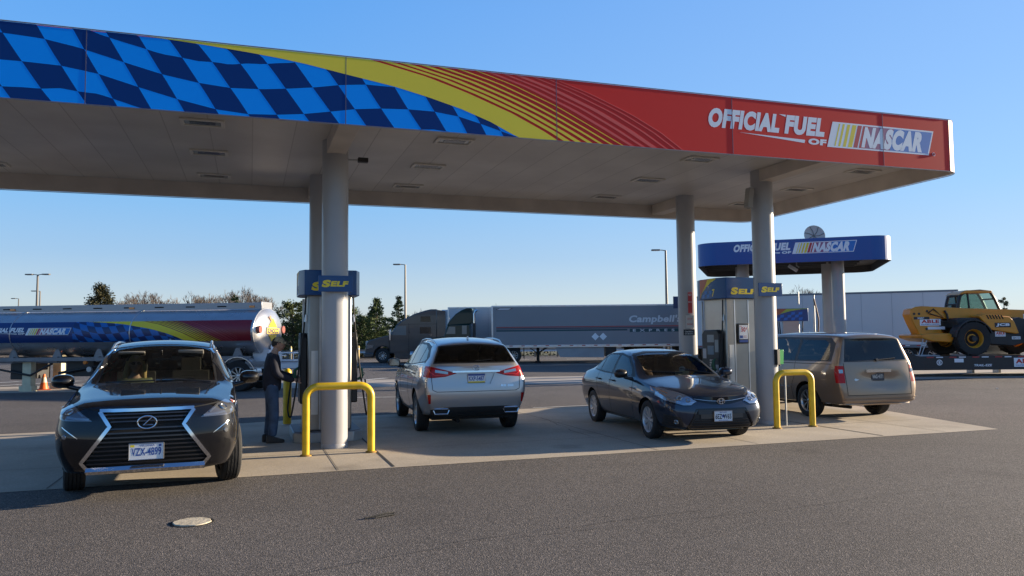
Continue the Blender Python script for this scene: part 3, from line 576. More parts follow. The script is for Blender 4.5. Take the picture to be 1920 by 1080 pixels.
# ---------------------------------------------------------------- car bodies: a lofted, subdivided shell cut along panel outlines
class Shell:
    def __init__(s, st, sub=2, crease=None):
        vs = []; fs = []; n = 9
        for t in st:
            x, zb, wb, wm, zs, ws, zt, wt, ze, we, zc = t[:11]; dx = t[11] if len(t) > 11 else [0]*9
            p = [(0, zb), (wb*.7, zb), (wb, zb+.05), (wm, (zb+.05+zs)/2), (ws, zs), (wt, zt), (we, ze), (we*.55, ze+(zc-ze)*.75), (0, zc)]
            for i, (y, z) in enumerate(p): vs.append((x+dx[i], y, z))
            for i, (y, z) in enumerate(p[1:8]): vs.append((x+dx[i+1], -y, z))
        m = 16
        ring = [0, 1, 2, 3, 4, 5, 6, 7, 8, 15, 14, 13, 12, 11, 10, 9]     # around the section
        for k in range(len(st)-1):
            for i in range(16):
                a, b = ring[i], ring[(i+1) % 16]
                fs.append((k*m+a, k*m+b, (k+1)*m+b, (k+1)*m+a))
        for k in (0, len(st)-1):
            o = k*m
            for i in range(1, 7): fs.append((o+i, o+i+1, o+i+9, o+i+8))
            fs.append((o+0, o+1, o+9)); fs.append((o+8, o+15, o+7))
        me = bpy.data.meshes.new('cage'); me.from_pydata(vs, [], fs)
        bm = bmesh.new(); bm.from_mesh(me); bmesh.ops.recalc_face_normals(bm, faces=bm.faces); bm.to_mesh(me); bm.free()
        cr = me.attributes.new('crease_edge', 'FLOAT', 'EDGE'); lvl = crease or {}
        for e_ in me.edges:
            a, b = e_.vertices
            if abs(b-a) == 16:
                i = a % 16; i = i if i < 9 else i-8
                cr.data[e_.index].value = lvl.get(i, 0)
        o = link(bpy.data.objects.new('cage', me)); md = o.modifiers.new('s', 'SUBSURF'); md.levels = sub
        dg = bpy.context.evaluated_depsgraph_get(); e = o.evaluated_get(dg).to_mesh()
        s.bm = bmesh.new(); s.bm.from_mesh(e); o.evaluated_get(dg).to_mesh_clear(); bpy.data.objects.remove(o)
        s.lay = s.bm.faces.layers.int.new('rg'); s.bvh = BVHTree.FromBMesh(s.bm); s.names = {0: 'body'}
    def hit(s, view, u, v, side=1):
        if view == 'side': r = s.bvh.ray_cast(Vector((u, 4*side, v)), Vector((0, -side, 0)))
        elif view == 'front': r = s.bvh.ray_cast(Vector((8, u, v)), Vector((-1, 0, 0)))
        elif view == 'rear': r = s.bvh.ray_cast(Vector((-8, -u, v)), Vector((1, 0, 0)))
        else: r = s.bvh.ray_cast(Vector((u, v, 6)), Vector((0, 0, -1)))
        return r[0], r[1]
    def fn(s, view, side=1, flat=False):
        def g(u, v, d=0):
            p, n = s.hit(view, u, v, side)
            if p is None:
                p, n, _, _ = s.bvh.find_nearest(Vector((u, side, v)) if view == 'side' else Vector((2.2, u, v)) if view == 'front' else Vector((-2.3, -u, v)))
            return p+n*d
        return g
    def cut(s, name, poly, view, side=1, flt=None):
        # poly: convex outline in view coordinates. Faces inside get the region name.
        s.bm.faces.ensure_lookup_table()
        if view == 'side': pr = lambda p: (p.x, p.z); to = lambda u, v: Vector((u, 0, v)); ok = lambda f: f.calc_center_median().y*side > .25 and f.normal.y*side > .12
        elif view == 'front': pr = lambda p: (p.y, p.z); to = lambda u, v: Vector((0, u, v)); ok = lambda f: f.normal.x > .12
        elif view == 'rear': pr = lambda p: (-p.y, p.z); to = lambda u, v: Vector((0, -u, v)); ok = lambda f: f.normal.x < -.12
        else: pr = lambda p: (p.x, p.y); to = lambda u, v: Vector((u, v, 0)); ok = lambda f: f.normal.z > .3
        x0 = min(p[0] for p in poly)-.0; x1 = max(p[0] for p in poly); y0 = min(p[1] for p in poly); y1 = max(p[1] for p in poly)
        cand = []
        for f in s.bm.faces:
            q = [pr(v.co) for v in f.verts]
            if max(a[0] for a in q) < x0 or min(a[0] for a in q) > x1 or max(a[1] for a in q) < y0 or min(a[1] for a in q) > y1: continue
            if ok(f) and (flt is None or flt(f.calc_center_median(), f.normal)): cand.append(f)
        cx = sum(p[0] for p in poly)/len(poly); cy = sum(p[1] for p in poly)/len(poly)
        for i in range(len(poly)):
            a, b = poly[i-1], poly[i]; e = (b[0]-a[0], b[1]-a[1]); nn = (e[1], -e[0])
            if nn[0]*(cx-a[0])+nn[1]*(cy-a[1]) < 0: nn = (-nn[0], -nn[1])
            L = math.hypot(*nn)
            if L < 1e-6: continue
            nn = (nn[0]/L, nn[1]/L); co = to(*a); no = to(*nn)
            if not cand: return
            geom = set(cand)
            for f in cand: geom.update(f.edges); geom.update(f.verts)
            r = bmesh.ops.bisect_plane(s.bm, geom=list(geom), dist=1e-5, plane_co=co, plane_no=no)
            cand = [f for f in r['geom'] if isinstance(f, bmesh.types.BMFace) and (f.calc_center_median()-co).dot(no) > 0]
        idx = None
        for k, v in s.names.items():
            if v == name: idx = k
        if idx is None: idx = len(s.names); s.names[idx] = name
        for f in cand: f[s.lay] = idx
    def delete(s, name):
        idx = [k for k, v in s.names.items() if v == name][0]
        bmesh.ops.delete(s.bm, geom=[f for f in s.bm.faces if f[s.lay] == idx], context='FACES')
    def finish(s, root, mats, push=None, alias=None):
        out = {}; push = push or {}; alias = alias or {}
        bmesh.ops.remove_doubles(s.bm, verts=s.bm.verts, dist=1e-5)
        for k, nm in s.names.items():
            b = s.bm.copy(); lay = b.faces.layers.int['rg']
            bmesh.ops.delete(b, geom=[f for f in b.faces if f[lay] != k], context='FACES')
            if not b.faces: b.free(); continue
            d = push.get(nm, 0)
            if d:
                b.normal_update()
                for v in b.verts: v.co += v.normal*d
            me = bpy.data.meshes.new(nm); b.to_mesh(me); b.free()
            me.materials.append(mats[nm]); me.shade_smooth(); me.set_sharp_from_angle(angle=R(50))
            pn = alias.get(nm, nm); o = link(bpy.data.objects.new(pn, me)); o.parent = root; out[nm] = o
        s.bm.free(); return out
    def strip(s, mb, view, pts, w, off=.006, side=1, step=.03, closed=False):
        P = []
        pp = list(pts)+([pts[0]] if closed else [])
        for (a, b), (c, d) in zip(pp, pp[1:]):
            n = max(1, int(math.hypot(c-a, d-b)/step))
            P += [(a+(c-a)*i/n, b+(d-b)*i/n) for i in range(n)]
        if not closed: P.append(pp[-1])
        m = len(P); vs = []; fs = []
        for i in range(m):
            q0 = P[i-1] if (i or closed) else P[i]; q1 = P[(i+1) % m] if (i < m-1 or closed) else P[i]
            dx, dy = q1[0]-q0[0], q1[1]-q0[1]; L = math.hypot(dx, dy) or 1; nx, ny = -dy/L*w/2, dx/L*w/2
            h0, n0 = s.hit(view, P[i][0]+nx, P[i][1]+ny, side); h1, n1 = s.hit(view, P[i][0]-nx, P[i][1]-ny, side)
            hc, nc = s.hit(view, P[i][0], P[i][1], side)
            if hc is None: hc, nc, _, _ = s.bvh.find_nearest(s.fn(view, side)(P[i][0], P[i][1]))
            if h0 is None: h0 = hc
            if h1 is None: h1 = hc
            vs += [h0-nc*.006, h0+nc*off, h1+nc*off, h1-nc*.006]
        for i in range(m if closed else m-1):
            j = (i+1) % m
            for k in range(3): fs.append((i*4+k, i*4+k+1, j*4+k+1, j*4+k))
        if not closed: fs += [(0, 1, 2, 3), ((m-1)*4+3, (m-1)*4+2, (m-1)*4+1, (m-1)*4)]
        mb.add(vs, fs)
def circ(cx, cy, r, n=22, a0=0, a1=360):
    return [(cx+r*math.cos(R(a0+(a1-a0)*i/n)), cy+r*math.sin(R(a0+(a1-a0)*i/n))) for i in range(n if a1-a0 == 360 else n+1)]
def make_wheel(root, x, y, rad, w, rim, style='multi', steer=0, nsp=10, rimmat=None, name='wheel', facing=None):
    sd = 1 if y > 0 else -1
    if facing: sd = facing
    M = Matrix.Translation((x, y, rad)) @ Matrix.Rotation(steer, 4, 'Z') @ Matrix.Scale(sd, 4, (0, 1, 0)) @ Matrix.Rotation(R(-90), 4, 'X')
    h = w/2; t = MB(); sw = (rad-rim)
    prof = [(rim*.97, -h*.75), (rim, -h*.85), (rim+sw*.35, -h), (rad-.035, -h*.97), (rad-.01, -h*.85), (rad, -h*.6)]
    for k in (-.5, -.17, .17, .5): prof += [(rad, h*(k-.06)), (rad-.008, h*(k-.045)), (rad-.008, h*(k+.045)), (rad, h*(k+.06))]
    prof += [(rad, h*.6), (rad-.01, h*.85), (rad-.035, h*.97), (rim+sw*.35, h), (rim, h*.85), (rim*.97, h*.75)]
    t.lathe(prof, 40, M); o = t.build(name, K['rubber'], root, smooth=30)
    q = MB(); q.lathe([(rim*.99, -h*.7), (rim*.9, -h*.6), (rim*.88, h*.45), (rim*.94, h*.72), (rim*1.0, h*.86), (rim*1.02, h*.84), (rim, h*.7)], 40, M)
    q.mi = 1; q.lathe([(.001, h*.12), (rim*.55, h*.12), (rim*.9, h*.05)], 32, M); q.mi = 0
    q.lathe([(.001, h*.66), (rim*.12, h*.66), (rim*.18, h*.58), (rim*.22, h*.4)], 20, M)
    if style == 'disc': q.lathe([(.001, h*.2), (rim*.45, h*.2), (rim*.55, h*.05), (rim*.80, h*.0), (rim*.95, h*.5)], 32, M)
    for k in range(0 if style == 'disc' else nsp):
        a = 2*math.pi*k/nsp
        def pt(r, da, z): return M @ Vector((r*math.cos(a+da), r*math.sin(a+da), z))
        if style == 'split': sp = ((-.11, -.20), (.11, .20))
        else: sp = ((0, 0),)
        for (d0, d1) in sp:
            wi, wo = (.22, .07) if style == 'multi' else (.13, .055) if style == 'split' else (.40, .16)
            if style == 'hubcap': wi, wo = .34, .17
            r0, r1 = rim*.16, rim*.93
            A = [pt(r0, d0-wi, h*.60), pt(r0, d0+wi, h*.60), pt(r1, d1+wo, h*.66), pt(r1, d1-wo, h*.66), pt(r0, d0-wi, h*.35), pt(r0, d0+wi, h*.35), pt(r1, d1+wo, h*.4), pt(r1, d1-wo, h*.4)]
            q.add(A, [(0, 1, 2, 3), (0, 4, 5, 1), (1, 5, 6, 2), (3, 2, 6, 7), (0, 3, 7, 4)])
    q.build('rim', [rimmat or K['alloy'], K['dark']], o, smooth=40)
    return o
def plate(root, view_fn, pos, rz, lines, bg, fg, name='licence_plate', band=None, w=.305, h=.155, tilt=0, frame=None):
    # pos centre in car coords; facing +x rotated by rz
    mb = MB(); M = Matrix.Translation(pos) @ Matrix.Rotation(rz, 4, 'Z') @ Matrix.Rotation(tilt, 4, 'Y')
    mb.M = M; mb.box((0, 0, 0), (.006, w, h)); o = mb.build(name, bg, root, bevel=.004)
    ms = [fg, K['letb'], K['lety'], frame or K['chrome_dull']]; t = MB(); t.M = M
    f = lambda u, v, d=0: Vector((.0032+d, u, v))
    for (txt, u, v, ww, hh, mi) in lines: t.mi = mi; put_text(t, txt, f, u, v, ww, hh, .025 if hh > .05 else .01, 0, .0008)
    if band:
        for (u0, v0, u1, v1, mi) in band: t.mi = mi; t.sheet([(u0, v0), (u1, v0), (u1, v1), (u0, v1)], f, .0004)
    t.mi = 3
    for a, b in (((-w/2, -h/2), (w/2, -h/2)), ((w/2, -h/2), (w/2, h/2)), ((w/2, h/2), (-w/2, h/2)), ((-w/2, h/2), (-w/2, -h/2))):
        t.tube([Vector((.003, a[0], a[1])), Vector((.003, b[0], b[1]))], .005, 6)
    t.build('plate_lettering', ms, o); return o
def interior(root, x_dash, x_f, x_r, w, zf, zt, mat_s, wheel_side=1, dashz=1.0):
    mb = MB(); mb.prism([(x_dash+.35, dashz-.1), (x_dash-.05, dashz), (x_dash-.22, dashz-.06), (x_dash-.25, dashz-.35), (x_dash+.3, dashz-.4)], -w*.9, w*.9, 'y')
    mb.build('dashboard', K['blk'], root, bevel=.03)
    for s in (-1, 1):
        m2 = MB(); y = s*w*.48
        m2.box((x_f, y, zf), (.52, .50, .16)); m2.box((x_f-.30, y, zf+.34), (.14, .48, .62), ry=R(-14)); m2.box((x_f-.40, y, zf+.73), (.10, .26, .19), ry=R(-10))
        for q in (-.07, .07): m2.cyl((x_f-.37, y+q, zf+.55), (x_f-.39, y+q, zf+.68), .008)
        m2.build('seat', mat_s, root, bevel=.05, seg=3)
    m3 = MB(); m3.box((x_r, 0, zf), (.5, w*1.75, .16)); m3.box((x_r-.3, 0, zf+.33), (.15, w*1.75, .6), ry=R(-16))
    for y in (-w*.55, 0, w*.55): m3.box((x_r-.42, y, zf+.70), (.09, .25, .15))
    m3.build('rear_seat', mat_s, root, bevel=.05, seg=3)
    st = MB(); yy = w*.48*wheel_side; c = Vector((x_dash-.38, yy, dashz-.08)); rr = .185; pts = []
    for i in range(24):
        a = 2*math.pi*i/24; pts.append(c+Vector((-math.sin(R(25))*rr*math.sin(a), rr*math.cos(a), math.cos(R(25))*rr*math.sin(a))))
    st.tube(pts, .016, 8, closed=True); st.box(c, (.05, .17, .12)); st.box(c, (.03, .34, .04)); st.cyl(c, c+Vector((.3, 0, -.1)), .03)
    st.build('steering_wheel', K['blk'], root)
def side_mirror(root, x, y, z, sd, bodym, stalk=.12, s=1):
    mb = MB(); c = Vector((x, y+sd*(stalk+.10*s), z+.04))
    for (dx, hw, hh) in ((.10, .04, .035), (.06, .10, .07), (0, .125, .088), (-.05, .128, .09), (-.07, .12, .082)):
        pass
    n = 14; prof = ((.11, .03, .02), (.085, .085, .05), (.03, .122, .080), (-.04, .128, .088), (-.07, .120, .080)); vs = []; fs = []
    for (dx, hw, hh) in prof:
        for k in range(n):
            a = 2*math.pi*k/n; ca, sa = math.cos(a), math.sin(a); q = .75
            vs.append(c+Vector((dx*s, hw*s*math.copysign(abs(ca)**q, ca), hh*s*math.copysign(abs(sa)**q, sa))))
    for i in range(len(prof)-1):
        for k in range(n): fs.append((i*n+k, i*n+(k+1) % n, (i+1)*n+(k+1) % n, (i+1)*n+k))
    fs += [tuple(range(n)), tuple((len(prof)-1)*n+k for k in range(n))]
    mb.add(vs, fs); mb.tube([(x+.03, y-sd*.03, z-.06), (x+.03, y+sd*stalk*.5, z-.045), (x+.01, y+sd*(stalk+.04), z-.02)], [.035, .028, .03], 8)
    o = mb.build('side_mirror', bodym, root, smooth=50)
    g = MB(); g.box(c+Vector((-.073*s, 0, 0)), (.004, .20*s, .135*s)); g.build('mirror_glass', mat('mirror_dark', (.22, .23, .24), .08, 1), o, bevel=.002)
def underbody(root, shell_w, wb, rw, ra, x0, x1, zf=.24):
    mb = MB(); mb.b2((x1+.35, -shell_w*.78, zf+.01), (x0-.55, shell_w*.78, zf+.14))
    for ax in (wb/2, -wb/2):
        for sd in (-1, 1):
            pts = circ(ax, rw, ra+.004, 14, -10, 190); yo, yi = sd*(shell_w-.05), sd*(shell_w-.42)
            n = len(pts); vs = [(p[0], yo, p[1]) for p in pts]+[(p[0], yi, p[1]) for p in pts]
            mb.add(vs, [(i, i+1, n+i+1, n+i) for i in range(n-1)]+[tuple(range(n, 2*n))])
        mb.cyl((ax, -shell_w*.8, rw), (ax, shell_w*.8, rw), .05)
    mb.tube([(x0-.9, .2, zf-.04), (0, .22, zf-.05), (x1+.4, .25, zf-.02)], .035, 8)
    mb.build('underbody', K['dark'], root)

# ---------------------------------------------------------------- luxury crossover (two of them)
def build_crossover(pmat, loc, heading, label, plates, steer=0, mirror_m=None):
    root = empty('parked_car', loc, heading, label, 'car', 'cars stopped under the fuel canopy')
    st = [
     (2.42, .33, .56, .68, .70, .70, .86, .66, .97, .52, .985, [-.10, -.05, -.02, 0, 0, -.04, -.08, -.06, -.05]),
     (2.30, .27, .74, .86, .72, .85, .90, .82, 1.01, .60, 1.035, [-.08, -.05, -.02, 0, 0, -.02, -.04, -.02, 0]),
     (2.08, .25, .82, .93, .74, .925, .96, .88, 1.05, .66, 1.085),
     (1.80, .25, .86, .95, .78, .94, .99, .88, 1.07, .68, 1.11),
     (1.35, .25, .88, .955, .84, .95, 1.05, .89, 1.12, .70, 1.16),
     (1.00, .25, .88, .955, .86, .95, 1.09, .90, 1.15, .72, 1.20),
     (.82, .25, .88, .955, .88, .95, 1.11, .90, 1.17, .74, 1.23),
     (.38, .25, .88, .955, .90, .95, 1.13, .90, 1.44, .70, 1.50),
     (-.05, .25, .88, .955, .91, .95, 1.14, .90, 1.61, .665, 1.675),
     (-.70, .25, .88, .955, .92, .95, 1.16, .895, 1.655, .65, 1.715),
     (-1.35, .26, .88, .96, .93, .955, 1.19, .89, 1.64, .645, 1.70),
     (-1.85, .28, .86, .96, .95, .95, 1.21, .87, 1.59, .63, 1.65),
     (-2.06, .30, .83, .945, .96, .94, 1.21, .85, 1.55, .625, 1.60),
     (-2.20, .32, .80, .93, .97, .925, 1.20, .83, 1.40, .66, 1.46),
     (-2.34, .34, .78, .91, .97, .90, 1.17, .81, 1.26, .70, 1.27, [.05, .02, 0, -.04, 0, .01, .02, .0, 0]),
     (-2.44, .40, .72, .86, .95, .84, 1.10, .76, 1.17, .70, 1.18, [.10, .06, .02, -.05, .01, .02, .03, .02, .02])]
    s = Shell(st, 2, {2: .6, 4: .65, 5: .65, 6: .4})
    wb2, rw, ra = 1.395, .37, .425
    for ax in (wb2, -wb2):
        for sd in (1, -1): s.cut('arch', circ(ax, rw, ra, 24), 'side', sd)
    s.delete('arch')
    # glass: black surround first, then the pane inside it
    wsp = lambda g: [(-.70+g, 1.155+g), (.70-g, 1.155+g), (.625-g, 1.62-g), (.3, 1.668-g), (-.3, 1.668-g), (-.625+g, 1.62-g)]
    fw_ = lambda c, n: c.x > -.15 and c.x < 1.1 and n.z > .2
    s.cut('window_trim', wsp(0), 'front', flt=fw_); s.cut('windshield', wsp(.03), 'front', flt=fw_)
    rwp = lambda g: [(-.74+g, 1.245+g), (.74-g, 1.245+g), (.70-g, 1.34), (.60-g, 1.55-g), (0, 1.585-g), (-.60+g, 1.55-g), (-.70+g, 1.34)]
    s.cut('window_trim', rwp(0), 'rear'); s.cut('rear_window', rwp(.02), 'rear')
    for sd in (1, -1):
        s.cut('window_trim', [(.78, 1.15), (.42, 1.40), (.02, 1.56), (-.5, 1.615), (-1.3, 1.60), (-1.72, 1.54), (-2.02, 1.36), (-1.98, 1.25), (-.8, 1.19), (0, 1.155)], 'side', sd, flt=lambda c, n: abs(c.y) > .605)
        for w_ in ([(.60, 1.19), (.36, 1.37), (.02, 1.52), (-.42, 1.575), (-.42, 1.20)], [(-.50, 1.20), (-.50, 1.58), (-1.2, 1.565), (-1.36, 1.53), (-1.36, 1.245)], [(-1.43, 1.25), (-1.43, 1.52), (-1.66, 1.47), (-1.90, 1.32), (-1.86, 1.28)]):
            s.cut('side_window', w_, 'side', sd)
        # headlights wrap the corner
        s.cut('headlight', [(sd*.53, .855), (sd*.70, .99), (sd*.99, 1.08), (sd*.99, .90), (sd*.80, .865)], 'front', flt=lambda c, n: c.x > 1.55)
        s.cut('front_trim', [(sd*.66, .67), (sd*.83, .79), (sd*.845, .55), (sd*.82, .47), (sd*.78, .52), (sd*.77, .62)], 'front', flt=lambda c, n: c.x > 1.8)
        # tail lamps
        s.cut('tail_light', [(sd*.34, 1.075), (sd*.55, 1.14), (sd*.80, 1.20), (sd*.99, 1.22), (sd*.99, 1.03), (sd*.78, 1.00), (sd*.55, 1.02)], 'rear', flt=lambda c, n: c.x < -2.0)
        s.cut('reflector', [(sd*.80, .56), (sd*.835, .56), (sd*.86, .72), (sd*.80, .72)], 'rear', flt=lambda c, n: c.x < -2.0)
        s.cut('lower_trim', [(1.1, .20), (1.1, .36), (-1.1, .36), (-1.1, .20)], 'side', sd)
    s.cut('grille', [(-.43, .945), (.43, .945), (.355, .79), (-.355, .79)], 'front'); s.cut('grille', [(-.365, .80), (.365, .80), (.60, .43), (.54, .345), (-.54, .345), (-.60, .43)], 'front')
    s.cut('plate_recess', [(-.33, 1.08), (.33, 1.08), (.24, .885), (-.24, .885)], 'rear'); s.cut('rear_bumper_trim', [(-.78, .30), (-.80, .46), (-.50, .50), (.50, .50), (.80, .46), (.78, .30)], 'rear')
    mats = dict(body=pmat, window_trim=K['blk'], windshield=K['gl_clear'], rear_window=K['gl_dark'], side_window=K['gl_side'], headlight=mat('headlight_inner', (.15, .155, .17), .12, .5, 1), front_trim=K['gblk'],
                tail_light=K['redl'], reflector=K['redl'], lower_trim=K['blk'], grille=K['dark'], rear_bumper_trim=K['blk'], plate_recess=pmat)
    bl = MB()
    for sd in (1, -1):     # panel gaps
        for ln in ([(.70, 1.12), (.74, .7), (.66, .36)], [(-.46, 1.19), (-.46, .8), (-.50, .36)], [(-1.42, 1.24), (-1.40, 1.0), (-1.10, .80), (-1.0, .5)]): s.strip(bl, 'side', ln, .010, .0015, sd)
    s.strip(bl, 'rear', [(-.80, 1.20), (-.77, .80), (-.70, .765), (.70, .765), (.77, .80), (.80, 1.20)], .010, .0015)
    s.strip(bl, 'front', [(-.72, 1.00), (-.46, .965), (.46, .965), (.72, 1.00)], .012, .0015)
    ch = MB()
    s.strip(ch, 'front', [(-.46, .955), (.46, .955)], .034, .022)
    for sd in (1, -1): s.strip(ch, 'front', [(sd*.46, .945), (sd*.36, .79), (sd*.62, .43), (sd*.56, .355)], .036, .020)
    bb = [s.hit('front', y_*.575/8, .43)[0] for y_ in range(-8, 9)]; ch.tube([Vector((p_.x+.012, p_.y, .345-.012*abs(p_.y))) for p_ in bb], .036, 4)
    for sd in (1, -1):
        s.strip(ch, 'front', [(sd*.66, .68), (sd*.82, .80)], .008, .003); s.strip(ch, 'side', [(.70, 1.145), (0, 1.15), (-.8, 1.18), (-1.95, 1.245)], .018, .006, sd)
        s.strip(ch, 'side', [(.74, 1.175), (.42, 1.405), (.02, 1.57), (-.5, 1.625), (-1.3, 1.61), (-1.72, 1.55)], .014, .006, sd)
    s.strip(ch, 'rear', [(-.42, 1.105), (.42, 1.105)], .030, .012)
    sl = MB()
    for k in range(3): z = .915-.038*k; h = .42-.015*k-.018*k; s.strip(sl, 'front', [(-h, z), (h, z)], .014, .012)
    for k in range(9): z = .765-.044*k; h = .375+.030*k; s.strip(sl, 'front', [(-min(h, .57), z), (min(h, .57), z)], .016, .012)
    em = MB(); f = s.fn('front')
    hp, hn = s.hit('front', 0, .82)
    E0 = hp+hn*.03
    for q in (0,):
        em.tube([E0+Vector((0, .092*math.cos(a), .066*math.sin(a))) for a in [2*math.pi*i/28 for i in range(28)]], .009, 8, closed=True)
        em.tube([E0+Vector((0, .045, .050)), E0+Vector((0, -.035, -.028)), E0+Vector((0, .06, -.028))], [.006, .011, .008], 8)
    hr, hrn = s.hit('rear', 0, 1.165); er = MB(); E1 = hr+hrn*.012
    er.tube([E1+Vector((0, -.062*math.cos(a), .044*math.sin(a))) for a in [2*math.pi*i/24 for i in range(24)]], .006, 8, closed=True)
    er.tube([E1+Vector((0, -.03, .034)), E1+Vector((0, .024, -.02)), E1+Vector((0, -.04, -.02))], .006, 8)
    lampbits = MB(); rl = MB()
    for sd in (1, -1):
        s.strip(lampbits, 'front', [(sd*.56, .872), (sd*.70, .885), (sd*.93, .925)], .022, .005)
        s.strip(lampbits, 'front', [(sd*.62, .905), (sd*.70, .97)], .012, .005)
        p, n = s.hit('front', sd*.76, .945)
        Mh = Matrix.Translation(p+n*.004) @ n.to_track_quat('Z', 'Y').to_matrix().to_4x4()
        lampbits.lathe([(.0, .006), (.030, .006), (.036, .012), (.045, .0)], 20, Mh)
        p, n = s.hit('front', sd*.86, .985); Mh = Matrix.Translation(p+n*.003) @ n.to_track_quat('Z', 'Y').to_matrix().to_4x4(); lampbits.mi = 1; lampbits.lathe([(0, .006), (.03, .006), (.034, 0)], 14, Mh); lampbits.mi = 0
        p, n = s.hit('front', sd*.79, .70); Mh = Matrix.Translation(p+n*.003) @ n.to_track_quat('Z', 'Y').to_matrix().to_4x4(); lampbits.lathe([(0, .006), (.018, .006), (.026, 0)], 14, Mh)
        rl.mi = 0; s.strip(rl, 'rear', [(sd*.50, 1.085), (sd*.72, 1.12)], .045, .003)
        rl.mi = 1; s.strip(rl, 'rear', [(sd*.48, 1.055), (sd*.72, 1.045), (sd*.80, 1.10), (sd*.84, 1.17)], .014, .006)
    ex = MB()
    for sd in (1, -1):
        p, n = s.hit('rear', sd*.62, .43); ex.mi = 0
        pts = [p+Vector((-.03, -sd*a-0, b)) for a, b in ((.13, .045), (.15, 0), (.11, -.045), (-.09, -.045), (-.12, -.03), (-.10, .045))]
        pts = [Vector((p.x-.02, p.y+a, p.z+b)) for a, b in ((.12, .042), (.14, .02), (.11, -.045), (-.11, -.045), (-.14, .02), (-.12, .042))]
        ex.tube(pts, .012, 6, closed=True); ex.mi = 1; ex.add(pts, [(0, 1, 2, 3, 4, 5)])
    hd = MB(); wp = MB()
    for sd in (1, -1):
        for hx in (-.28, -1.12):
            p, n = s.hit('side', hx, 1.045, sd); hd.tube([p+Vector((-.10, -sd*.005, 0)), p+Vector((-.09, sd*.035, .005)), p+Vector((.09, sd*.035, -.002)), p+Vector((.10, -sd*.005, 0))], .013, 6)
        wp.tube([s.hit('top', -.05-.0, sd*.64)[0]+Vector((0, 0, -.01))]+[s.hit('top', x_, sd*(.615))[0]+Vector((0, 0, .04)) for x_ in (-.25, -.7, -1.2, -1.6)]+[s.hit('top', -1.85, sd*.60)[0]+Vector((0, 0, -.01))], .016, 8)
    wm_ = MB()
    for a, b in (((1.02, .62), (.93, .05)), ((1.03, -.02), (.93, -.58))):
        p, n = s.hit('top', *a); q, n2 = s.hit('top', *b); wm_.tube([p+n*.012, q+n2*.014], .009, 6)
    p, n = s.hit('rear', 0, 1.275); q, n2 = s.hit('rear', .3, 1.30); wm_.tube([p+n*.012, q+n2*.012], .008, 6)
    lf = s.fn('rear'); tx = MB(); put_text(tx, 'RX 350', lf, .44, .835, .22, .038, .02, 0, .0015)
    fin = MB(); p, n = s.hit('top', -1.62, 0); fin.prism([(p.x+.09, p.z-.01), (p.x-.05, p.z+.055), (p.x-.08, p.z+.055), (p.x-.09, p.z-.01)], -.012, .012)
    pf, nf = s.hit('front', 0, .52); prr, nr = s.hit('rear', 0, .98)
    parts = s.finish(root, mats, {'windshield': -.002, 'grille': -.03, 'plate_recess': -.022})
    bl.build('panel_gap', K['dark'], parts['body']); ch.build('chrome_trim', K['chrome'], root); sl.build('slat', mat('slat_grey', (.05, .05, .055), .25, .6), parts['grille'])
    em.build('emblem', K['chrome'], root); er.build('emblem', K['chrome'], root)
    lampbits.build('lamp_lens', [K['clrl'], K['ambl']], parts['headlight'], fix=True); rl.build('lamp_lens', [K['clrl'], mat('red_bright', (.75, .02, .02), .2)], parts['tail_light'])
    ex.build('exhaust', [K['chrome'], K['dark']], root); hd.build('door_handle', pmat, root); wp.build('roof_rail', K['alu'], root); wm_.build('wiper', K['blk'], root)
    tx.build('lettering', K['chrome'], root); fin.build('antenna_fin', pmat, root, bevel=.004)
    underbody(root, .93, 2*wb2, rw, ra, 2.35, -2.4)
    for i, (ax, sd) in enumerate(((wb2, 1), (wb2, -1), (-wb2, 1), (-wb2, -1))): make_wheel(root, ax, sd*.825, rw, .225, .245, 'split', steer if ax > 0 else 0, 5)
    for sd in (1, -1): side_mirror(root, .58, sd*.90, 1.16, sd, mirror_m or pmat, .10)
    interior(root, .78, .05, -.95, .72, .62, 1.6, K['seat'], 1, 1.10)
    for pl in plates:
        if pl['end'] == 'front': plate(root, None, (pf.x+.035, 0, .525), 0, pl['lines'], pl['bg'], pl['fg'], band=pl.get('band'), w=.335, h=.17)
        else: plate(root, None, (prr.x+.008, 0, .985), math.pi, pl['lines'], pl['bg'], pl['fg'], band=pl.get('band'))
    return root, s

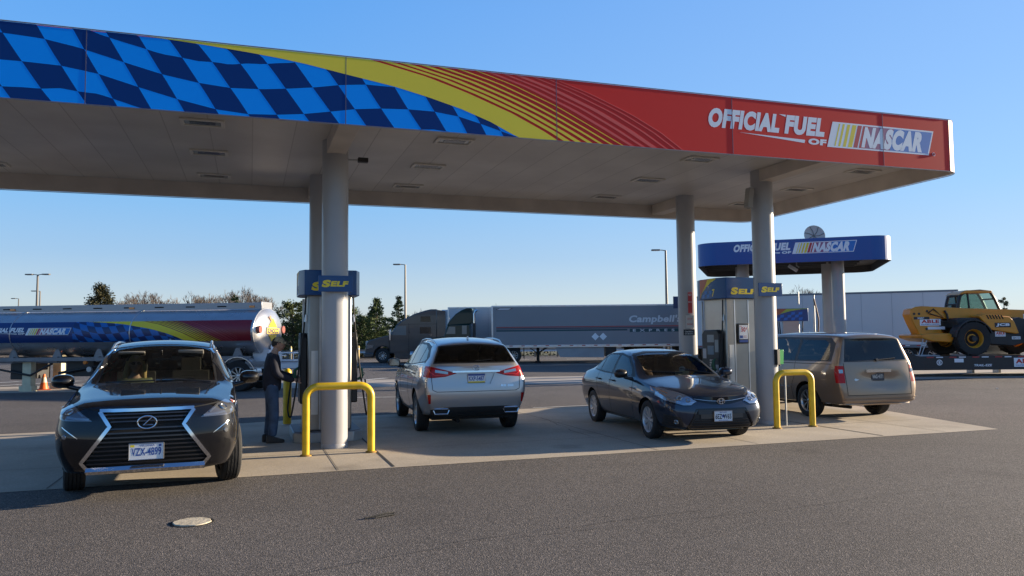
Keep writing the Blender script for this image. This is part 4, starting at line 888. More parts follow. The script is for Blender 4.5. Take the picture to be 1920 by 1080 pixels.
# ---------------------------------------------------------------- compact saloon
def lamp_disc(mb, s, view, u, v, r, side=1, d=.004):
    p, n = s.hit(view, u, v, side)
    if p is None: return
    M = Matrix.Translation(p+n*d) @ n.to_track_quat('Z', 'Y').to_matrix().to_4x4(); mb.lathe([(0, .006), (r*.7, .006), (r*.8, .010), (r, 0)], 18, M)
def build_saloon(pmat, loc, heading, label):
    root = empty('parked_car', loc, heading, label, 'car', 'cars stopped under the fuel canopy')
    st = [
     (2.30, .24, .50, .58, .50, .60, .60, .56, .70, .46, .715, [-.06, -.03, 0, 0, .0, -.03, -.07, -.05, -.03]),
     (2.18, .20, .66, .75, .54, .75, .66, .70, .77, .56, .79, [-.05, -.02, 0, 0, 0, 0, -.03, -.02, 0]),
     (1.95, .19, .76, .84, .58, .84, .76, .78, .83, .62, .86),
     (1.65, .19, .80, .885, .64, .88, .83, .82, .875, .65, .915),
     (1.25, .19, .80, .885, .70, .88, .89, .83, .93, .68, .975),
     (.95, .19, .80, .885, .74, .88, .93, .83, .965, .69, 1.01),
     (.66, .19, .80, .885, .76, .88, .945, .83, 1.12, .68, 1.18),
     (.20, .19, .80, .885, .78, .88, .955, .83, 1.35, .63, 1.405),
     (-.35, .19, .80, .885, .80, .88, .965, .83, 1.405, .61, 1.458),
     (-.90, .19, .80, .885, .82, .88, .985, .82, 1.40, .60, 1.452),
     (-1.35, .20, .80, .885, .83, .875, 1.0, .80, 1.31, .585, 1.365),
     (-1.74, .21, .78, .88, .84, .86, 1.0, .77, 1.10, .57, 1.14),
     (-2.05, .23, .76, .86, .84, .84, .985, .74, 1.03, .60, 1.055),
     (-2.27, .27, .70, .80, .80, .78, .94, .70, .99, .58, 1.01),
     (-2.35, .34, .62, .72, .76, .70, .88, .62, .93, .54, .94)]
    s = Shell(st, 2, {2: .5, 4: .4, 5: .5, 6: .35}); wb2, rw, ra = 1.35, .315, .37
    for ax in (wb2, -wb2):
        for sd in (1, -1): s.cut('arch', circ(ax, rw, ra, 24), 'side', sd)
    s.delete('arch')
    wsp = lambda g: [(-.67+g, .985+g), (.67-g, .985+g), (.585-g, 1.365-g), (.3, 1.41-g), (-.3, 1.41-g), (-.585+g, 1.365-g)]
    fw_ = lambda c, n: c.x > -.25 and c.x < 1.0 and n.z > .2
    s.cut('window_trim', wsp(0), 'front', flt=fw_); s.cut('windshield', wsp(.028), 'front', flt=fw_)
    rwp = lambda g: [(-.60+g, 1.09+g), (.60-g, 1.09+g), (.50-g, 1.34-g), (-.50+g, 1.34-g)]
    s.cut('window_trim', rwp(0), 'rear'); s.cut('rear_window', rwp(.02), 'rear')
    for sd in (1, -1):
        s.cut('window_trim', [(.72, .975), (.48, 1.14), (.12, 1.32), (-.35, 1.378), (-.9, 1.37), (-1.25, 1.29), (-1.48, 1.13), (-1.44, 1.04), (-.8, 1.0)], 'side', sd, flt=lambda c, n: abs(c.y) > .555)
        for w_ in ([(.54, 1.0), (.44, 1.10), (.08, 1.285), (-.31, 1.342), (-.31, 1.01)], [(-.42, 1.015), (-.42, 1.345), (-.88, 1.338), (-1.03, 1.30), (-1.03, 1.04)], [(-1.09, 1.045), (-1.09, 1.265), (-1.20, 1.23), (-1.43, 1.08), (-1.40, 1.05)]): s.cut('side_window', w_, 'side', sd)
        s.cut('headlight', [(sd*.40, .66), (sd*.58, .79), (sd*.90, .90), (sd*.92, .84), (sd*.80, .67), (sd*.62, .61), (sd*.50, .61)], 'front', flt=lambda c, n: c.x > 1.5)
        s.cut('fog_recess', [(sd*.60, .26), (sd*.66, .42), (sd*.83, .46), (sd*.80, .27)], 'front', flt=lambda c, n: c.x > 1.7)
        s.cut('tail_light', [(sd*.45, .80), (sd*.45, .90), (sd*.85, .95), (sd*.88, .78)], 'rear', flt=lambda c, n: c.x < -1.7)
    s.cut('grille', [(-.42, .715), (.42, .715), (.40, .66), (.14, .61), (-.14, .61), (-.40, .66)], 'front', flt=lambda c, n: c.x > 1.9)
    s.cut('lower_grille', [(-.40, .53), (.40, .53), (.56, .25), (.50, .21), (-.50, .21), (-.56, .25)], 'front')
    mats = dict(body=pmat, window_trim=K['blk'], windshield=K['gl_clear'], rear_window=K['gl_dark'], side_window=K['gl_side'], headlight=mat('headlight_silver', (.42, .44, .48), .15, .7, 1), fog_recess=K['blk'], tail_light=K['redl'], grille=K['gblk'], lower_grille=K['blk'])
    bl = MB()
    for sd in (1, -1):
        for ln in ([(.70, .97), (.76, .6), (.68, .28)], [(-.365, 1.0), (-.37, .6), (-.40, .28)], [(-1.07, 1.02), (-1.10, .85), (-.98, .62), (-.93, .45)]): s.strip(bl, 'side', ln, .009, .0015, sd)
        s.strip(bl, 'side', [(.68, .27), (-.92, .27)], .010, .0015, sd)
    s.strip(bl, 'front', [(-.60, .80), (-.42, .735), (.42, .735), (.60, .80)], .010, .0015)
    bk = MB(); bk.mi = 2; s.strip(bk, 'front', [(-.45, .715), (-.2, .700), (0, .695), (.2, .700), (.45, .715)], .055, .005)
    for sd in (1, -1): s.strip(bk, 'front', [(sd*.42, .650), (sd*.50, .602), (sd*.63, .602), (sd*.80, .66)], .012, .004)
    s.strip(bk, 'front', [(-.42, .545), (.42, .545), (.57, .25), (.50, .20), (-.50, .20), (-.57, .25)], .020, .006, closed=True); bk.mi = 0
    s.strip(bk, 'front', [(-.40, .50), (.40, .50)], .07, .010); bk.mi = 1
    s.strip(bk, 'front', [(-.36, .435), (.36, .435)], .075, .006); bk.mi = 0
    for k in range(4): s.strip(bk, 'front', [(-.45-.02*k, .375-.04*k), (.45+.02*k, .375-.04*k)], .012, .006)
    ch = MB(); s.strip(ch, 'front', [(-.44, .70), (-.2, .668), (0, .658), (.2, .668), (.44, .70)], .007, .008)
    lb = MB()
    for sd in (1, -1):
        for u, v, r in ((.53, .685, .040), (.64, .715, .046)): lamp_disc(lb, s, 'front', sd*u, v, r)
        lb.mi = 1; s.strip(lb, 'front', [(sd*.76, .76), (sd*.84, .84)], .06, .003); lb.mi = 2; s.strip(lb, 'front', [(sd*.44, .65), (sd*.60, .635), (sd*.78, .70)], .012, .004); lb.mi = 0
        lamp_disc(lb, s, 'front', sd*.71, .35, .04)
        for k in range(4): s.strip(bk, 'front', [(sd*.66, .30+.035*k), (sd*.79, .30+.035*k)], .010, .004)
    em = MB(); p, n = s.hit('front', 0, .645); E0 = p+n*.02+Vector((0, 0, .01))
    for (a, b) in ((.062, .044), (.028, .040), (.042, .020)):
        em.tube([E0+Vector((0, a*math.cos(t), b*math.sin(t)+(.012 if a == .042 else 0))) for t in [2*math.pi*i/24 for i in range(24)]], .0055, 6, closed=True)
    wp = MB(); 
    for a, b in (((.90, .60), (.78, .02)), ((.92, .0), (.80, -.55))):
        p, n = s.hit('top', *a); q, n2 = s.hit('top', *b); wp.tube([p+n*.010, q+n2*.012], .009, 6)
    hd = MB()
    for sd in (1, -1):
        for hx in (-.24, -.98):
            p, n = s.hit('side', hx, .88, sd); hd.tube([p+Vector((-.09, -sd*.005, 0)), p+Vector((-.08, sd*.03, .005)), p+Vector((.08, sd*.03, 0)), p+Vector((.09, -sd*.005, 0))], .013, 6)
    pf, nf = s.hit('front', 0, .40)
    parts = s.finish(root, mats, {'windshield': -.002, 'lower_grille': -.015})
    bl.build('panel_gap', K['dark'], parts['body']); bk.build('grille_bar', [mat('slat_dark', (.03, .03, .033), .3, .3), mat('grille_band', (.075, .068, .062), .4, .3), K['gblk']], root); ch.build('chrome_trim', K['chrome_dull'], root)
    lb.build('lamp_lens', [K['clrl'], K['ambl'], K['chrome']], parts['headlight']); em.build('emblem', K['chrome'], root); wp.build('wiper', K['blk'], root); hd.build('door_handle', K['blk'], root)
    underbody(root, .87, 2*wb2, rw, ra, 2.2, -2.25, .19)
    for ax, sd in ((wb2, 1), (wb2, -1), (-wb2, 1), (-wb2, -1)): make_wheel(root, ax, sd*.765, rw, .20, .21, 'hubcap', 0, 9, mat('hubcap', (.55, .56, .58), .35, .5))
    side_mirror(root, .60, -.84, 1.0, -1, K['blk'], .08, .9); side_mirror(root, .60, .84, 1.0, 1, pmat, .08, .9)
    interior(root, .60, -.15, -1.0, .66, .45, 1.3, K['seat'], 1, .97)
    plate(root, None, (pf.x+.03, 0, .435), 0, [('6EZ W65', -.135, -.045, .27, .08, 0), ('MARYLAND', -.06, .05, .12, .018, 1), ('MARYLAND', -.08, -.07, .16, .012, 1)], mat('plate_white', (.7, .72, .74), .4), K['letk'], band=[(-.02, -.02, .02, .02, 1)])
    return root, s
# ---------------------------------------------------------------- minivan
def build_minivan(pmat, loc, heading, label):
    root = empty('parked_car', loc, heading, label, 'minivan', 'cars stopped under the fuel canopy')
    st = [
     (2.52, .30, .55, .66, .66, .68, .80, .64, .90, .50, .92),
     (2.36, .25, .78, .88, .70, .86, .88, .80, .98, .58, 1.00),
     (2.05, .24, .86, .96, .76, .95, .96, .88, 1.02, .64, 1.06),
     (1.60, .24, .88, .975, .84, .965, 1.02, .90, 1.10, .68, 1.13),
     (1.30, .24, .88, .975, .86, .965, 1.06, .92, 1.18, .70, 1.22),
     (.80, .24, .88, .975, .90, .965, 1.09, .92, 1.50, .70, 1.55),
     (.35, .24, .88, .975, .92, .965, 1.10, .92, 1.66, .69, 1.71),
     (-.3, .24, .88, .975, .93, .965, 1.11, .92, 1.695, .69, 1.75),
     (-1.2, .25, .88, .975, .94, .965, 1.12, .92, 1.69, .69, 1.745),
     (-2.0, .28, .88, .975, .95, .96, 1.13, .915, 1.67, .69, 1.725),
     (-2.35, .30, .87, .97, .96, .95, 1.13, .90, 1.64, .68, 1.70, [-.10, -.10, -.10, -.1, -.02, 0, 0, 0, 0]),
     (-2.50, .31, .86, .95, .96, .93, 1.13, .88, 1.59, .68, 1.64, [-.10, -.10, -.10, -.09, .0, 0, .08, .08, .08]),
     (-2.56, .36, .80, .90, .94, .88, 1.10, .82, 1.53, .64, 1.56, [-.02, -.06, -.08, -.06, -.02, -.01, .16, .17, .17])]
    s = Shell(st, 2, {2: .6, 4: .3, 5: .5, 6: .5}); wb2, rw, ra = 1.54, .335, .40
    for ax in (wb2, -wb2):
        for sd in (1, -1): s.cut('arch', circ(ax, rw, ra, 24), 'side', sd)
    s.delete('arch')
    wsp = lambda g: [(-.74+g, 1.16+g), (.74-g, 1.16+g), (.64-g, 1.64-g), (-.64+g, 1.64-g)]
    fw_ = lambda c, n: c.x > .2 and n.z > .2
    s.cut('window_trim', wsp(0), 'front', flt=fw_); s.cut('windshield', wsp(.03), 'front', flt=fw_)
    rwp = lambda g: [(-.77+g, 1.145+g), (.77-g, 1.145+g), (.64-g, 1.60-g), (-.64+g, 1.60-g)]
    s.cut('window_trim', rwp(0), 'rear'); s.cut('rear_window', rwp(.025), 'rear')
    for sd in (1, -1):
        s.cut('window_trim', [(1.15, 1.13), (.80, 1.42), (.42, 1.60), (-.4, 1.64), (-2.1, 1.62), (-2.28, 1.50), (-2.30, 1.15), (0, 1.12)], 'side', sd, flt=lambda c, n: abs(c.y) > .6)
        for w_ in ([(.98, 1.15), (.76, 1.37), (.40, 1.55), (.02, 1.585), (.02, 1.15)], [(-.06, 1.15), (-.06, 1.59), (-1.14, 1.59), (-1.14, 1.155)], [(-1.22, 1.16), (-1.22, 1.58), (-1.95, 1.57), (-2.12, 1.50), (-2.22, 1.20), (-2.20, 1.17)]): s.cut('side_window', w_, 'side', sd)
        s.cut('tail_light', [(sd*.80, .74), (sd*.79, 1.07), (sd*1.0, 1.07), (sd*1.0, .74)], 'rear', flt=lambda c, n: c.x < -2.3)
        s.cut('headlight', [(sd*.45, .72), (sd*.5, .86), (sd*.95, .94), (sd*.95, .74)], 'front', flt=lambda c, n: c.x > 1.8)
    s.cut('grille', [(-.42, .84), (.42, .84), (.36, .66), (-.36, .66)], 'front')
    mats = dict(body=pmat, window_trim=K['blk'], windshield=K['gl_side'], rear_window=K['gl_dark'], side_window=K['gl_side'], tail_light=K['redl'], headlight=K['clrl'], grille=K['blk'])
    bl = MB()
    for sd in (1, -1):
        for ln in ([(.02, 1.12), (.02, .35)], [(-1.17, 1.13), (-1.17, .8), (-1.05, .6), (-1.05, .35)], [(1.08, 1.1), (1.12, .4)]): s.strip(bl, 'side', ln, .010, .0015, sd)
        s.strip(bl, 'side', [(.02, 1.085), (-2.3, 1.10)], .012, .0015, sd)
    s.strip(bl, 'rear', [(-.79, 1.12), (-.78, .72), (-.77, .50), (.77, .50), (.78, .72), (.79, 1.12)], .012, .0015)
    ch = MB(); p, n = s.hit('rear', 0, .965); ch.box(p+Vector((-.012, 0, 0)), (.03, .60, .055)); s.strip(ch, 'side', [(1.0, .60), (-1.0, .60)], .02, .006, 1)
    bp = MB()
    for z, w in ((.455, .86), (.40, .86), (.33, .84)): s.strip(bp, 'rear', [(-w, z), (w, z)], .028, .020)
    s.strip(bp, 'side', [(1.05, .62), (-1.1, .62)], .03, .008, 1)
    rl = MB()
    for sd in (1, -1): s.strip(rl, 'rear', [(sd*.82, .965), (sd*.93, .965)], .07, .004)
    lf = s.fn('rear'); tx = MB(); tx.sheet([(-.60, .80), (-.56, .775), (-.48, .80), (-.56, .825)], lf, .006); tx.mi = 1
    wm_ = MB(); p, n = s.hit('rear', 0, 1.17); q, n2 = s.hit('rear', .46, 1.20); wm_.tube([p+n*.02, q+n2*.02], .012, 6); wm_.cyl(p+n*.005, p+n*.04, .03)
    hd = MB()
    for sd in (1, -1):
        for hx in (.15, -.15): p, n = s.hit('side', hx, .96, sd); hd.tube([p+Vector((-.10, -sd*.005, 0)), p+Vector((-.09, sd*.035, .005)), p+Vector((.09, sd*.035, 0)), p+Vector((.10, -sd*.005, 0))], .014, 6)
    pr, nr = s.hit('rear', .0, .86)
    # the dented tailgate: panel pushed in around the plate
    for v in s.bm.verts:
        if v.co.x < -2.3 and .55 < v.co.z < .93:
            a = -v.co.y
            d = max(0, 1-abs(a-.05)/.42)*max(0, 1-abs(v.co.z-.80)/.15); v.co.x += .055*min(1, d*2.2)
            d2 = max(0, 1-math.hypot((a-.42)/.20, (v.co.z-.70)/.16)); v.co.x += .06*d2
    parts = s.finish(root, mats)
    bl.build('panel_gap', K['dark'], parts['body']); ch.build('chrome_trim', K['chrome'], root); bp.build('bumper_step', pmat, root); rl.build('lamp_lens', K['clrl'], parts['tail_light'])
    tx.build('emblem', [K['chrome_dull'], K['blk']], root); wm_.build('wiper', K['blk'], root); hd.build('door_handle', pmat, root)
    underbody(root, .95, 2*wb2, rw, ra, 2.4, -2.45, .24)
    for ax, sd in ((wb2, 1), (wb2, -1), (-wb2, 1), (-wb2, -1)): make_wheel(root, ax, sd*.83, rw, .225, .215, 'multi', 0, 9, K['chrome_dull'])
    side_mirror(root, .95, .93, 1.12, 1, pmat, .1); side_mirror(root, .95, -.93, 1.12, -1, pmat, .1)
    interior(root, 1.1, .45, -.55, .75, .62, 1.6, K['seat'], 1, 1.08)
    plate(root, None, (pr.x+.03, 0, .855), math.pi, [('VAG 4171', -.13, -.04, .26, .075, 0)], mat('plate_dark', (.03, .035, .05), .4), mat('plate_ink', (.5, .52, .5), .5), frame=K['blk'])
    return root, s
# ---------------------------------------------------------------- the four cars
PW = mat('plate_white', (.7, .72, .74), .4)
def face(t): return t-math.pi/2          # heading: local +x points along (sin t, -cos t)
def place(fx, fy, t, wb): d = (math.sin(t), -math.cos(t)); return (fx-d[0]*wb/2, fy-d[1]*wb/2, 0)
black_car, sh = build_crossover(paint('black_paint', (.0035, .0035, .005), 0, .5), place(-1.066, 10.17, .037, 2.79), face(.037),
    'black crossover facing the camera with a big spindle grille and a passenger inside', [dict(end='front', lines=[('VZX-4899', -.145, -.045, .29, .085, 1), ('VIRGINIA', -.07, .052, .15, .020, 1)], bg=PW, fg=K['letk'], band=[(-.155, .048, -.115, .072, 2), (.12, .048, .145, .07, 1)])], R(9))
silver_car, sh = build_crossover(paint('silver_paint', (.44, .43, .43), .7, .32), place(3.998, 16.838, 3.0763, 2.79), face(3.0763),
    'silver crossover seen from behind, parked between the two pumps', [dict(end='rear', lines=[('KXP-5487', -.135, -.040, .27, .075, 1)], bg=PW, fg=K['letk'], band=[(-.15, .045, .15, .072, 1), (-.15, -.075, .15, -.052, 2)])], mirror_m=K['blk'])
for c in black_car.children:
    pass
saloon, sh = build_saloon(paint('slate_paint', (.028, .037, .060), .5, .32), place(7.098, 11.437, -.0948, 2.70), face(-.0948), 'dark grey saloon facing the camera in front of the right pump, driver inside')
van, sh = build_minivan(paint('beige_paint', (.25, .185, .135), .55, .36), place(12.037, 16.25, 3.072, 3.08), face(3.072), 'beige minivan with a dented tailgate at the right end of the canopy')
van.scale = (1, .95, 1); van.location.x -= .07
# ---------------------------------------------------------------- lorries
TR = mat('truck_grey', (.085, .077, .075), .28, .5, .5, .1, 1)
def big_wheel(root, x, y, rad=.51, w=.28, dual=False, rimm=None, facing=None):
    o = make_wheel(root, x, y, rad, w, rad*.56, 'multi', 0, 10, rimm or K['alu'], facing=facing)
    return o
def tandem(root, xs, yo, rad=.51, rimm=None):
    for x in xs:
        for sd in (1, -1):
            big_wheel(root, x, sd*(yo), rad, .27, rimm=rimm); big_wheel(root, x, sd*(yo-.32), rad, .27, rimm=rimm, facing=sd)
    mb = MB()
    for x in xs: mb.cyl((x, -yo, rad), (x, yo, rad), .08)
    mb.build('axle', K['dark'], root)
def heading(a): return R(a)-YAW
# ---- tanker
tk = empty('fuel_tanker', LF(-8.34, 26.45), heading(174), 'long silver tanker trailer with racing artwork parked behind the black crossover', 'tanker')
A_, B_, CZ = 1.15, .80, 1.95
def oval(s=1, n=48): return [(A_*s*math.cos(2*math.pi*i/n), CZ+B_*s*math.sin(2*math.pi*i/n)) for i in range(n)]
mb = MB(); prof = [(0, .72), (.0, .72), (-.10, .80), (-.04, .93), (.02, 1.0), (12.9, 1.0), (12.97, .93), (13.0, .8)]
vs = []; fs = []; n = 48
for k, (x, s_) in enumerate([(-.16, .01), (-.15, .5), (-.10, .80), (-.03, .95), (.02, 1.0), (12.9, 1.0), (12.97, .9), (13.05, .5), (13.06, .01)]):
    vs += [(x, y, z) for y, z in oval(s_ if s_ > .02 else .001, n)] if s_ > .02 else [(x, .001*y, CZ+.001*(z-CZ)) for y, z in oval(1, n)]
for k in range(8):
    for i in range(n): j = (i+1) % n; fs.append((k*n+i, k*n+j, (k+1)*n+j, (k+1)*n+i))
mb.add(vs, fs); mb.build('tank', mat('tank_metal', (.50, .50, .51), .27, .75, 0, .08, 2), tk, smooth=40)
mb = MB()
for x in (.03, 4.3, 8.6, 12.85): mb.tube([(x, y, z) for y, z in oval(1.006)], .018, 6, closed=True)
mb.tube([(x_, 0, 0) for x_ in (0, .01)], .001, 4) if False else None
mb.build('tank_band', K['alu'], tk)
z0b = 1.66
def TF(u, v, d=0):       # u along the tank (towards the rear = +), v metres up the skin
    u = u*1.035; y0 = math.asin(max(-1, min(1, (z0b-CZ)/B_))); a = y0+v*.98
    return Vector((-u, (A_+d)*math.cos(a), CZ+(B_+d)*math.sin(a)))
TS = .62
def TA(u, v, d=0): return TF((u-6.3)*.70-.38, v*.98, d*.8+.004)
mb = MB(); mb.mi = 4
for i in range(12): mb.sheet([(-3.9, i*.075), (-.10, i*.075), (-.10, (i+1)*.075), (-3.9, (i+1)*.075)], TF, .003)
mb.mi = 5
for i in range(12): mb.sheet([(-12.6, i*.075), (-4.9, i*.075), (-3.2, (i)*.075), (-4.9+.4, (i+1)*.075), (-12.6, (i+1)*.075)][:2]+[(-2.4-2.6*(i/12), i*.075), (-2.4-2.6*((i+1)/12), (i+1)*.075), (-12.6, (i+1)*.075)], TF, .0035)
art(mb, TA, -1.9, 6.05, .075, -1.9)
mb.build('tank_artwork', [mat('tank_blue', (.010, .13, .42), .35), mat('tank_navy', (.006, .028, .12), .35), ART_M[2], mat('tank_lred', (.34, .05, .06), .4), mat('tank_red', (.22, .012, .022), .35), mat('tank_deep', (.008, .04, .17), .35)], tk, fix=False)
mb = MB(); TL = lambda u, v, d=0: TF(u, v, d+.018); race_logo(mb, TL, -7.75, .33, .30); fuel_text(mb, TL, -7.75, .36, .20); mb.build('tank_lettering', LOGO_M, tk)
mb = MB(); mb.b2((.1, -.42, 2.70), (12.7, -.36, 2.93)); mb.b2((.1, .36, 2.72), (12.7, .42, 2.94)); mb.b2((.05, -.42, 2.70), (.12, .42, 2.97)); mb.build('catwalk_rail', mat('rail_metal', (.34, .35, .37), .35, .5), tk, bevel=.01)
mb = MB()
for k in range(11): mb.mi = 0; mb.b2((1.3+k*1.12, .42, 2.80), (1.62+k*1.12, .427, 2.84))
for k in (0.3, 4.6, 9.0, 12.2): mb.mi = 1; mb.b2((k, .42, 2.77), (k+.18, .45, 2.84))
mb.build('rail_slots', [K['dark'], K['ambl']], tk)
mb = MB(); mb.b2((.3, -.5, .95), (12.6, -.40, 1.15)); mb.b2((.3, .40, .95), (12.6, .5, 1.15)); mb.b2((.2, .9, 1.03), (12.4, 1.02, 1.15)); mb.b2((-.8, -1.1, .78), (.3, -1.0, .98)); mb.b2((-.8, 1.0, .78), (.3, 1.1, .98))
for x in (.6, 2.2, 4, 5.5, 7, 8.6, 10, 11.6): mb.b2((x, -.95, 1.0), (x+.1, .95, 1.18)); mb.prism([(x-.1, 1.15), (x+.25, 1.15), (x+.12, 1.45), (x+.02, 1.45)], .80, .86)
mb.build('chassis', mat('chassis_grey', (.22, .22, .23), .5, .4, 0, .2, 4), tk)
mb = MB(); 
for x, w_, z in ((4.7, .8, .55), (6.3, 1.0, .60), (8.6, .5, .5)): mb.box((x, .1, z+.18), (w_, 1.3, .55))
mb.tube([(3.2, .8, .9), (4.2, .85, .7), (5.6, .8, .85), (7.0, .85, .62)], .05, 8); mb.tube([(7.2, .9, .95), (8.0, .9, .55), (9.4, .9, .8)], .04, 8); mb.build('pipework', K['blk'], tk, bevel=.03)
mb = MB()
for x in (3.4, 5.2): mb.mi = 0; mb.b2((x, .85, .62), (x+.32, .95, .80)) ; mb.mi = 1; mb.cyl((x+.6, .95, .75), (x+.6, 1.02, .75), .09)
mb.build('valve_fitting', [mat('cream_metal', (.55, .50, .36), .5), K['galv']], tk)
mb = MB()
for sd in (1, -1): mb.b2((8.0, sd*.75-.12, 0.18), (8.32, sd*.75+.12, 1.0)); mb.b2((7.95, sd*.75-.14, 0), (8.42, sd*.75+.14, .20))
mb.build('landing_leg', mat('leg_cream', (.62, .56, .38), .5, 0, 0, .15, 4), tk, bevel=.01)
mb = MB(); mb.cyl((5.9, 1.02, .98), (5.9, 1.10, .98), .06); mb.cyl((11.9-1.9, 1.02, 1.0), (11.9-1.9, 1.10, 1.0), .07); mb.build('side_lamp', K['ambl'], tk)
def placard(root, M, s, word, label=None, nm='placard'):
    mb = MB(); mb.M = M; mb.prism([(0, -s), (s, 0), (0, s), (-s, 0)], -.006, 0, 'y'); o = mb.build(nm, K['letw'], root)
    mb = MB(); mb.M = M; f = lambda u, v, d=0: Vector((u, -d, v)); mb.sheet([(0, -s*.86), (s*.86, 0), (0, s*.86), (-s*.86, 0)], f, .002); mb.mi = 1; put_text(mb, word, f, -s*.45, -s*.12, s*.9, s*.26, .02, 0, .004); mb.build('placard_face', [mat('placard_red', (.36, .06, .09), .5), K['letw']], o); return o
placard(tk, Matrix.Translation((4.85, 1.04, 1.12)) @ Matrix.Rotation(math.pi, 4, 'Z'), .24, '1203')
# rear head with badge
mb = MB(); RF = lambda u, v, d=0: Vector((-.165-d, -u, CZ+v)); mb.mi = 0; mb.sheet([(0, -.40), (.50, .03), (0, .46), (-.50, .03)], RF, .002); mb.mi = 1
mb.sheet([(-.52, -.09), (.52, -.09), (.56, .15), (-.50, .15)], RF, .004); mb.mi = 2; mb.sheet([(-.50, -.07), (.50, -.07), (.53, .13), (-.48, .13)], RF, .005); mb.mi = 3; put_text(mb, 'SUNOCO', RF, -.46, -.055, .92, .17, .05, .1, .0065)
mb.mi = 4; mb.sheet([(-.30, .50), (-.20, .55), (-.04, .38), (-.10, .32)], RF, .003); mb.build('badge', [mat('badge_yellow', (.75, .50, .03), .4), K['letb'], mat('badge_yellow2', (.80, .56, .05), .4), mat('badge_navy', (.02, .03, .12), .4), mat('badge_orange', (.50, .25, .12), .5)], tk)
placard(tk, Matrix.Translation((-.165, 0, CZ-.52)) @ Matrix.Rotation(R(-90), 4, 'Z'), .19, '1203')
mb = MB(); mb.cyl((-.06, .95, CZ+.08), (-.16, .95, CZ+.08), .13); mb.cyl((-.06, -.95, CZ+.08), (-.16, -.95, CZ+.08), .13); mb.build('marker_lamp', mat('lamp_red_pale', (.30, .09, .07), .4), tk)
mb = MB(); mb.prism([(-.25, .9), (-.25, 1.35), (.35, 1.35), (.25, .9)], -.5, .5); mb.b2((-1.6, -1.15, .68), (-1.5, 1.15, .98)); mb.b2((-1.6, .95, .75), (.3, 1.1, .9)); mb.b2((-1.6, -1.1, .75), (.3, -.95, .9)); mb.build('rear_frame', K['white'], tk, bevel=.01)
mb = MB()
for k in range(3): mb.mi = 0; mb.b2((-1.607, -.95+k*.7, .74), (-1.6, -.55+k*.7, .92))
mb.mi = 1; mb.b2((-.9, .6, 1.15), (-.84, 1.05, 1.18)); mb.build('reflective_tape', [mat('tape_red_bright', (.6, .04, .04), .35), K['letw']], tk)
mb = MB()
for z in (1.0, 1.25):
    mb.tube([(-1.3, .2, z), (-.5, .2, z), (-.5, 1.0, z), (-1.3, 1.0, z)], .02, 6, closed=True)
for p in ((-1.3, .2), (-.5, .2), (-.5, 1.0), (-1.3, 1.0), (-.9, .2), (-.9, 1.0)): mb.cyl((*p, .98), (*p, 1.27), .016)
mb.build('hose_cage', K['white'], tk)
tandem(tk, (.55, 1.85), .98, .51)
mb = MB()
for sd in (1, -1):
    P = circ(.55, .52, .62, 12, 0, 180); 
    for i in range(12): mb.tube([(P[i][0], sd*.98, P[i][1]), (P[i+1][0], sd*.98, P[i+1][1])], .02, 4)
    o2 = [(p[0], p[1]) for p in P]+[(p[0]*.98+.011, p[1]-.03) for p in reversed(P)]
    mb.prism(o2, sd*1.14, sd*.60)
mb.build('mudguard', mat('mudguard', (.55, .55, .57), .25, .8), tk)
# its tractor, mostly out of frame
tt = empty('truck_tractor', LF(-8.34, 26.45)+Vector((math.cos(heading(174))*12.3, math.sin(heading(174))*12.3, 0)), heading(174), 'dark lorry cab at the left edge coupled to the tanker', 'lorry')
mb = MB(); mb.b2((-.6, -.45, .7), (4.4, .45, .95)); mb.build('chassis', K['blk'], tt); mb = MB(); mb.b2((1.6, -1.15, .7), (4.6, 1.15, 2.6)); mb.build('cab', mat('cab_blue', (.02, .04, .12), .3, .2, 1), tt, bevel=.15)
mb = MB(); mb.b2((2.6, -1.16, 1.7), (3.9, 1.16, 2.35)); mb.build('window', K['gl_dark'], tt)
tandem(tt, (-.1, 1.15), .98, .51)
mb = MB(); mb.prism(circ(-.1, .52, .66, 10, 60, 175)+list(reversed(circ(-.1, .52, .62, 10, 60, 175))), .62, 1.12); mb.prism([(-.78, .2), (-.74, .2), (-.74, .75), (-.78, .75)], .7, 1.1); mb.build('mudguard', mat('mudguard', (.55, .55, .57), .25, .8), tt)

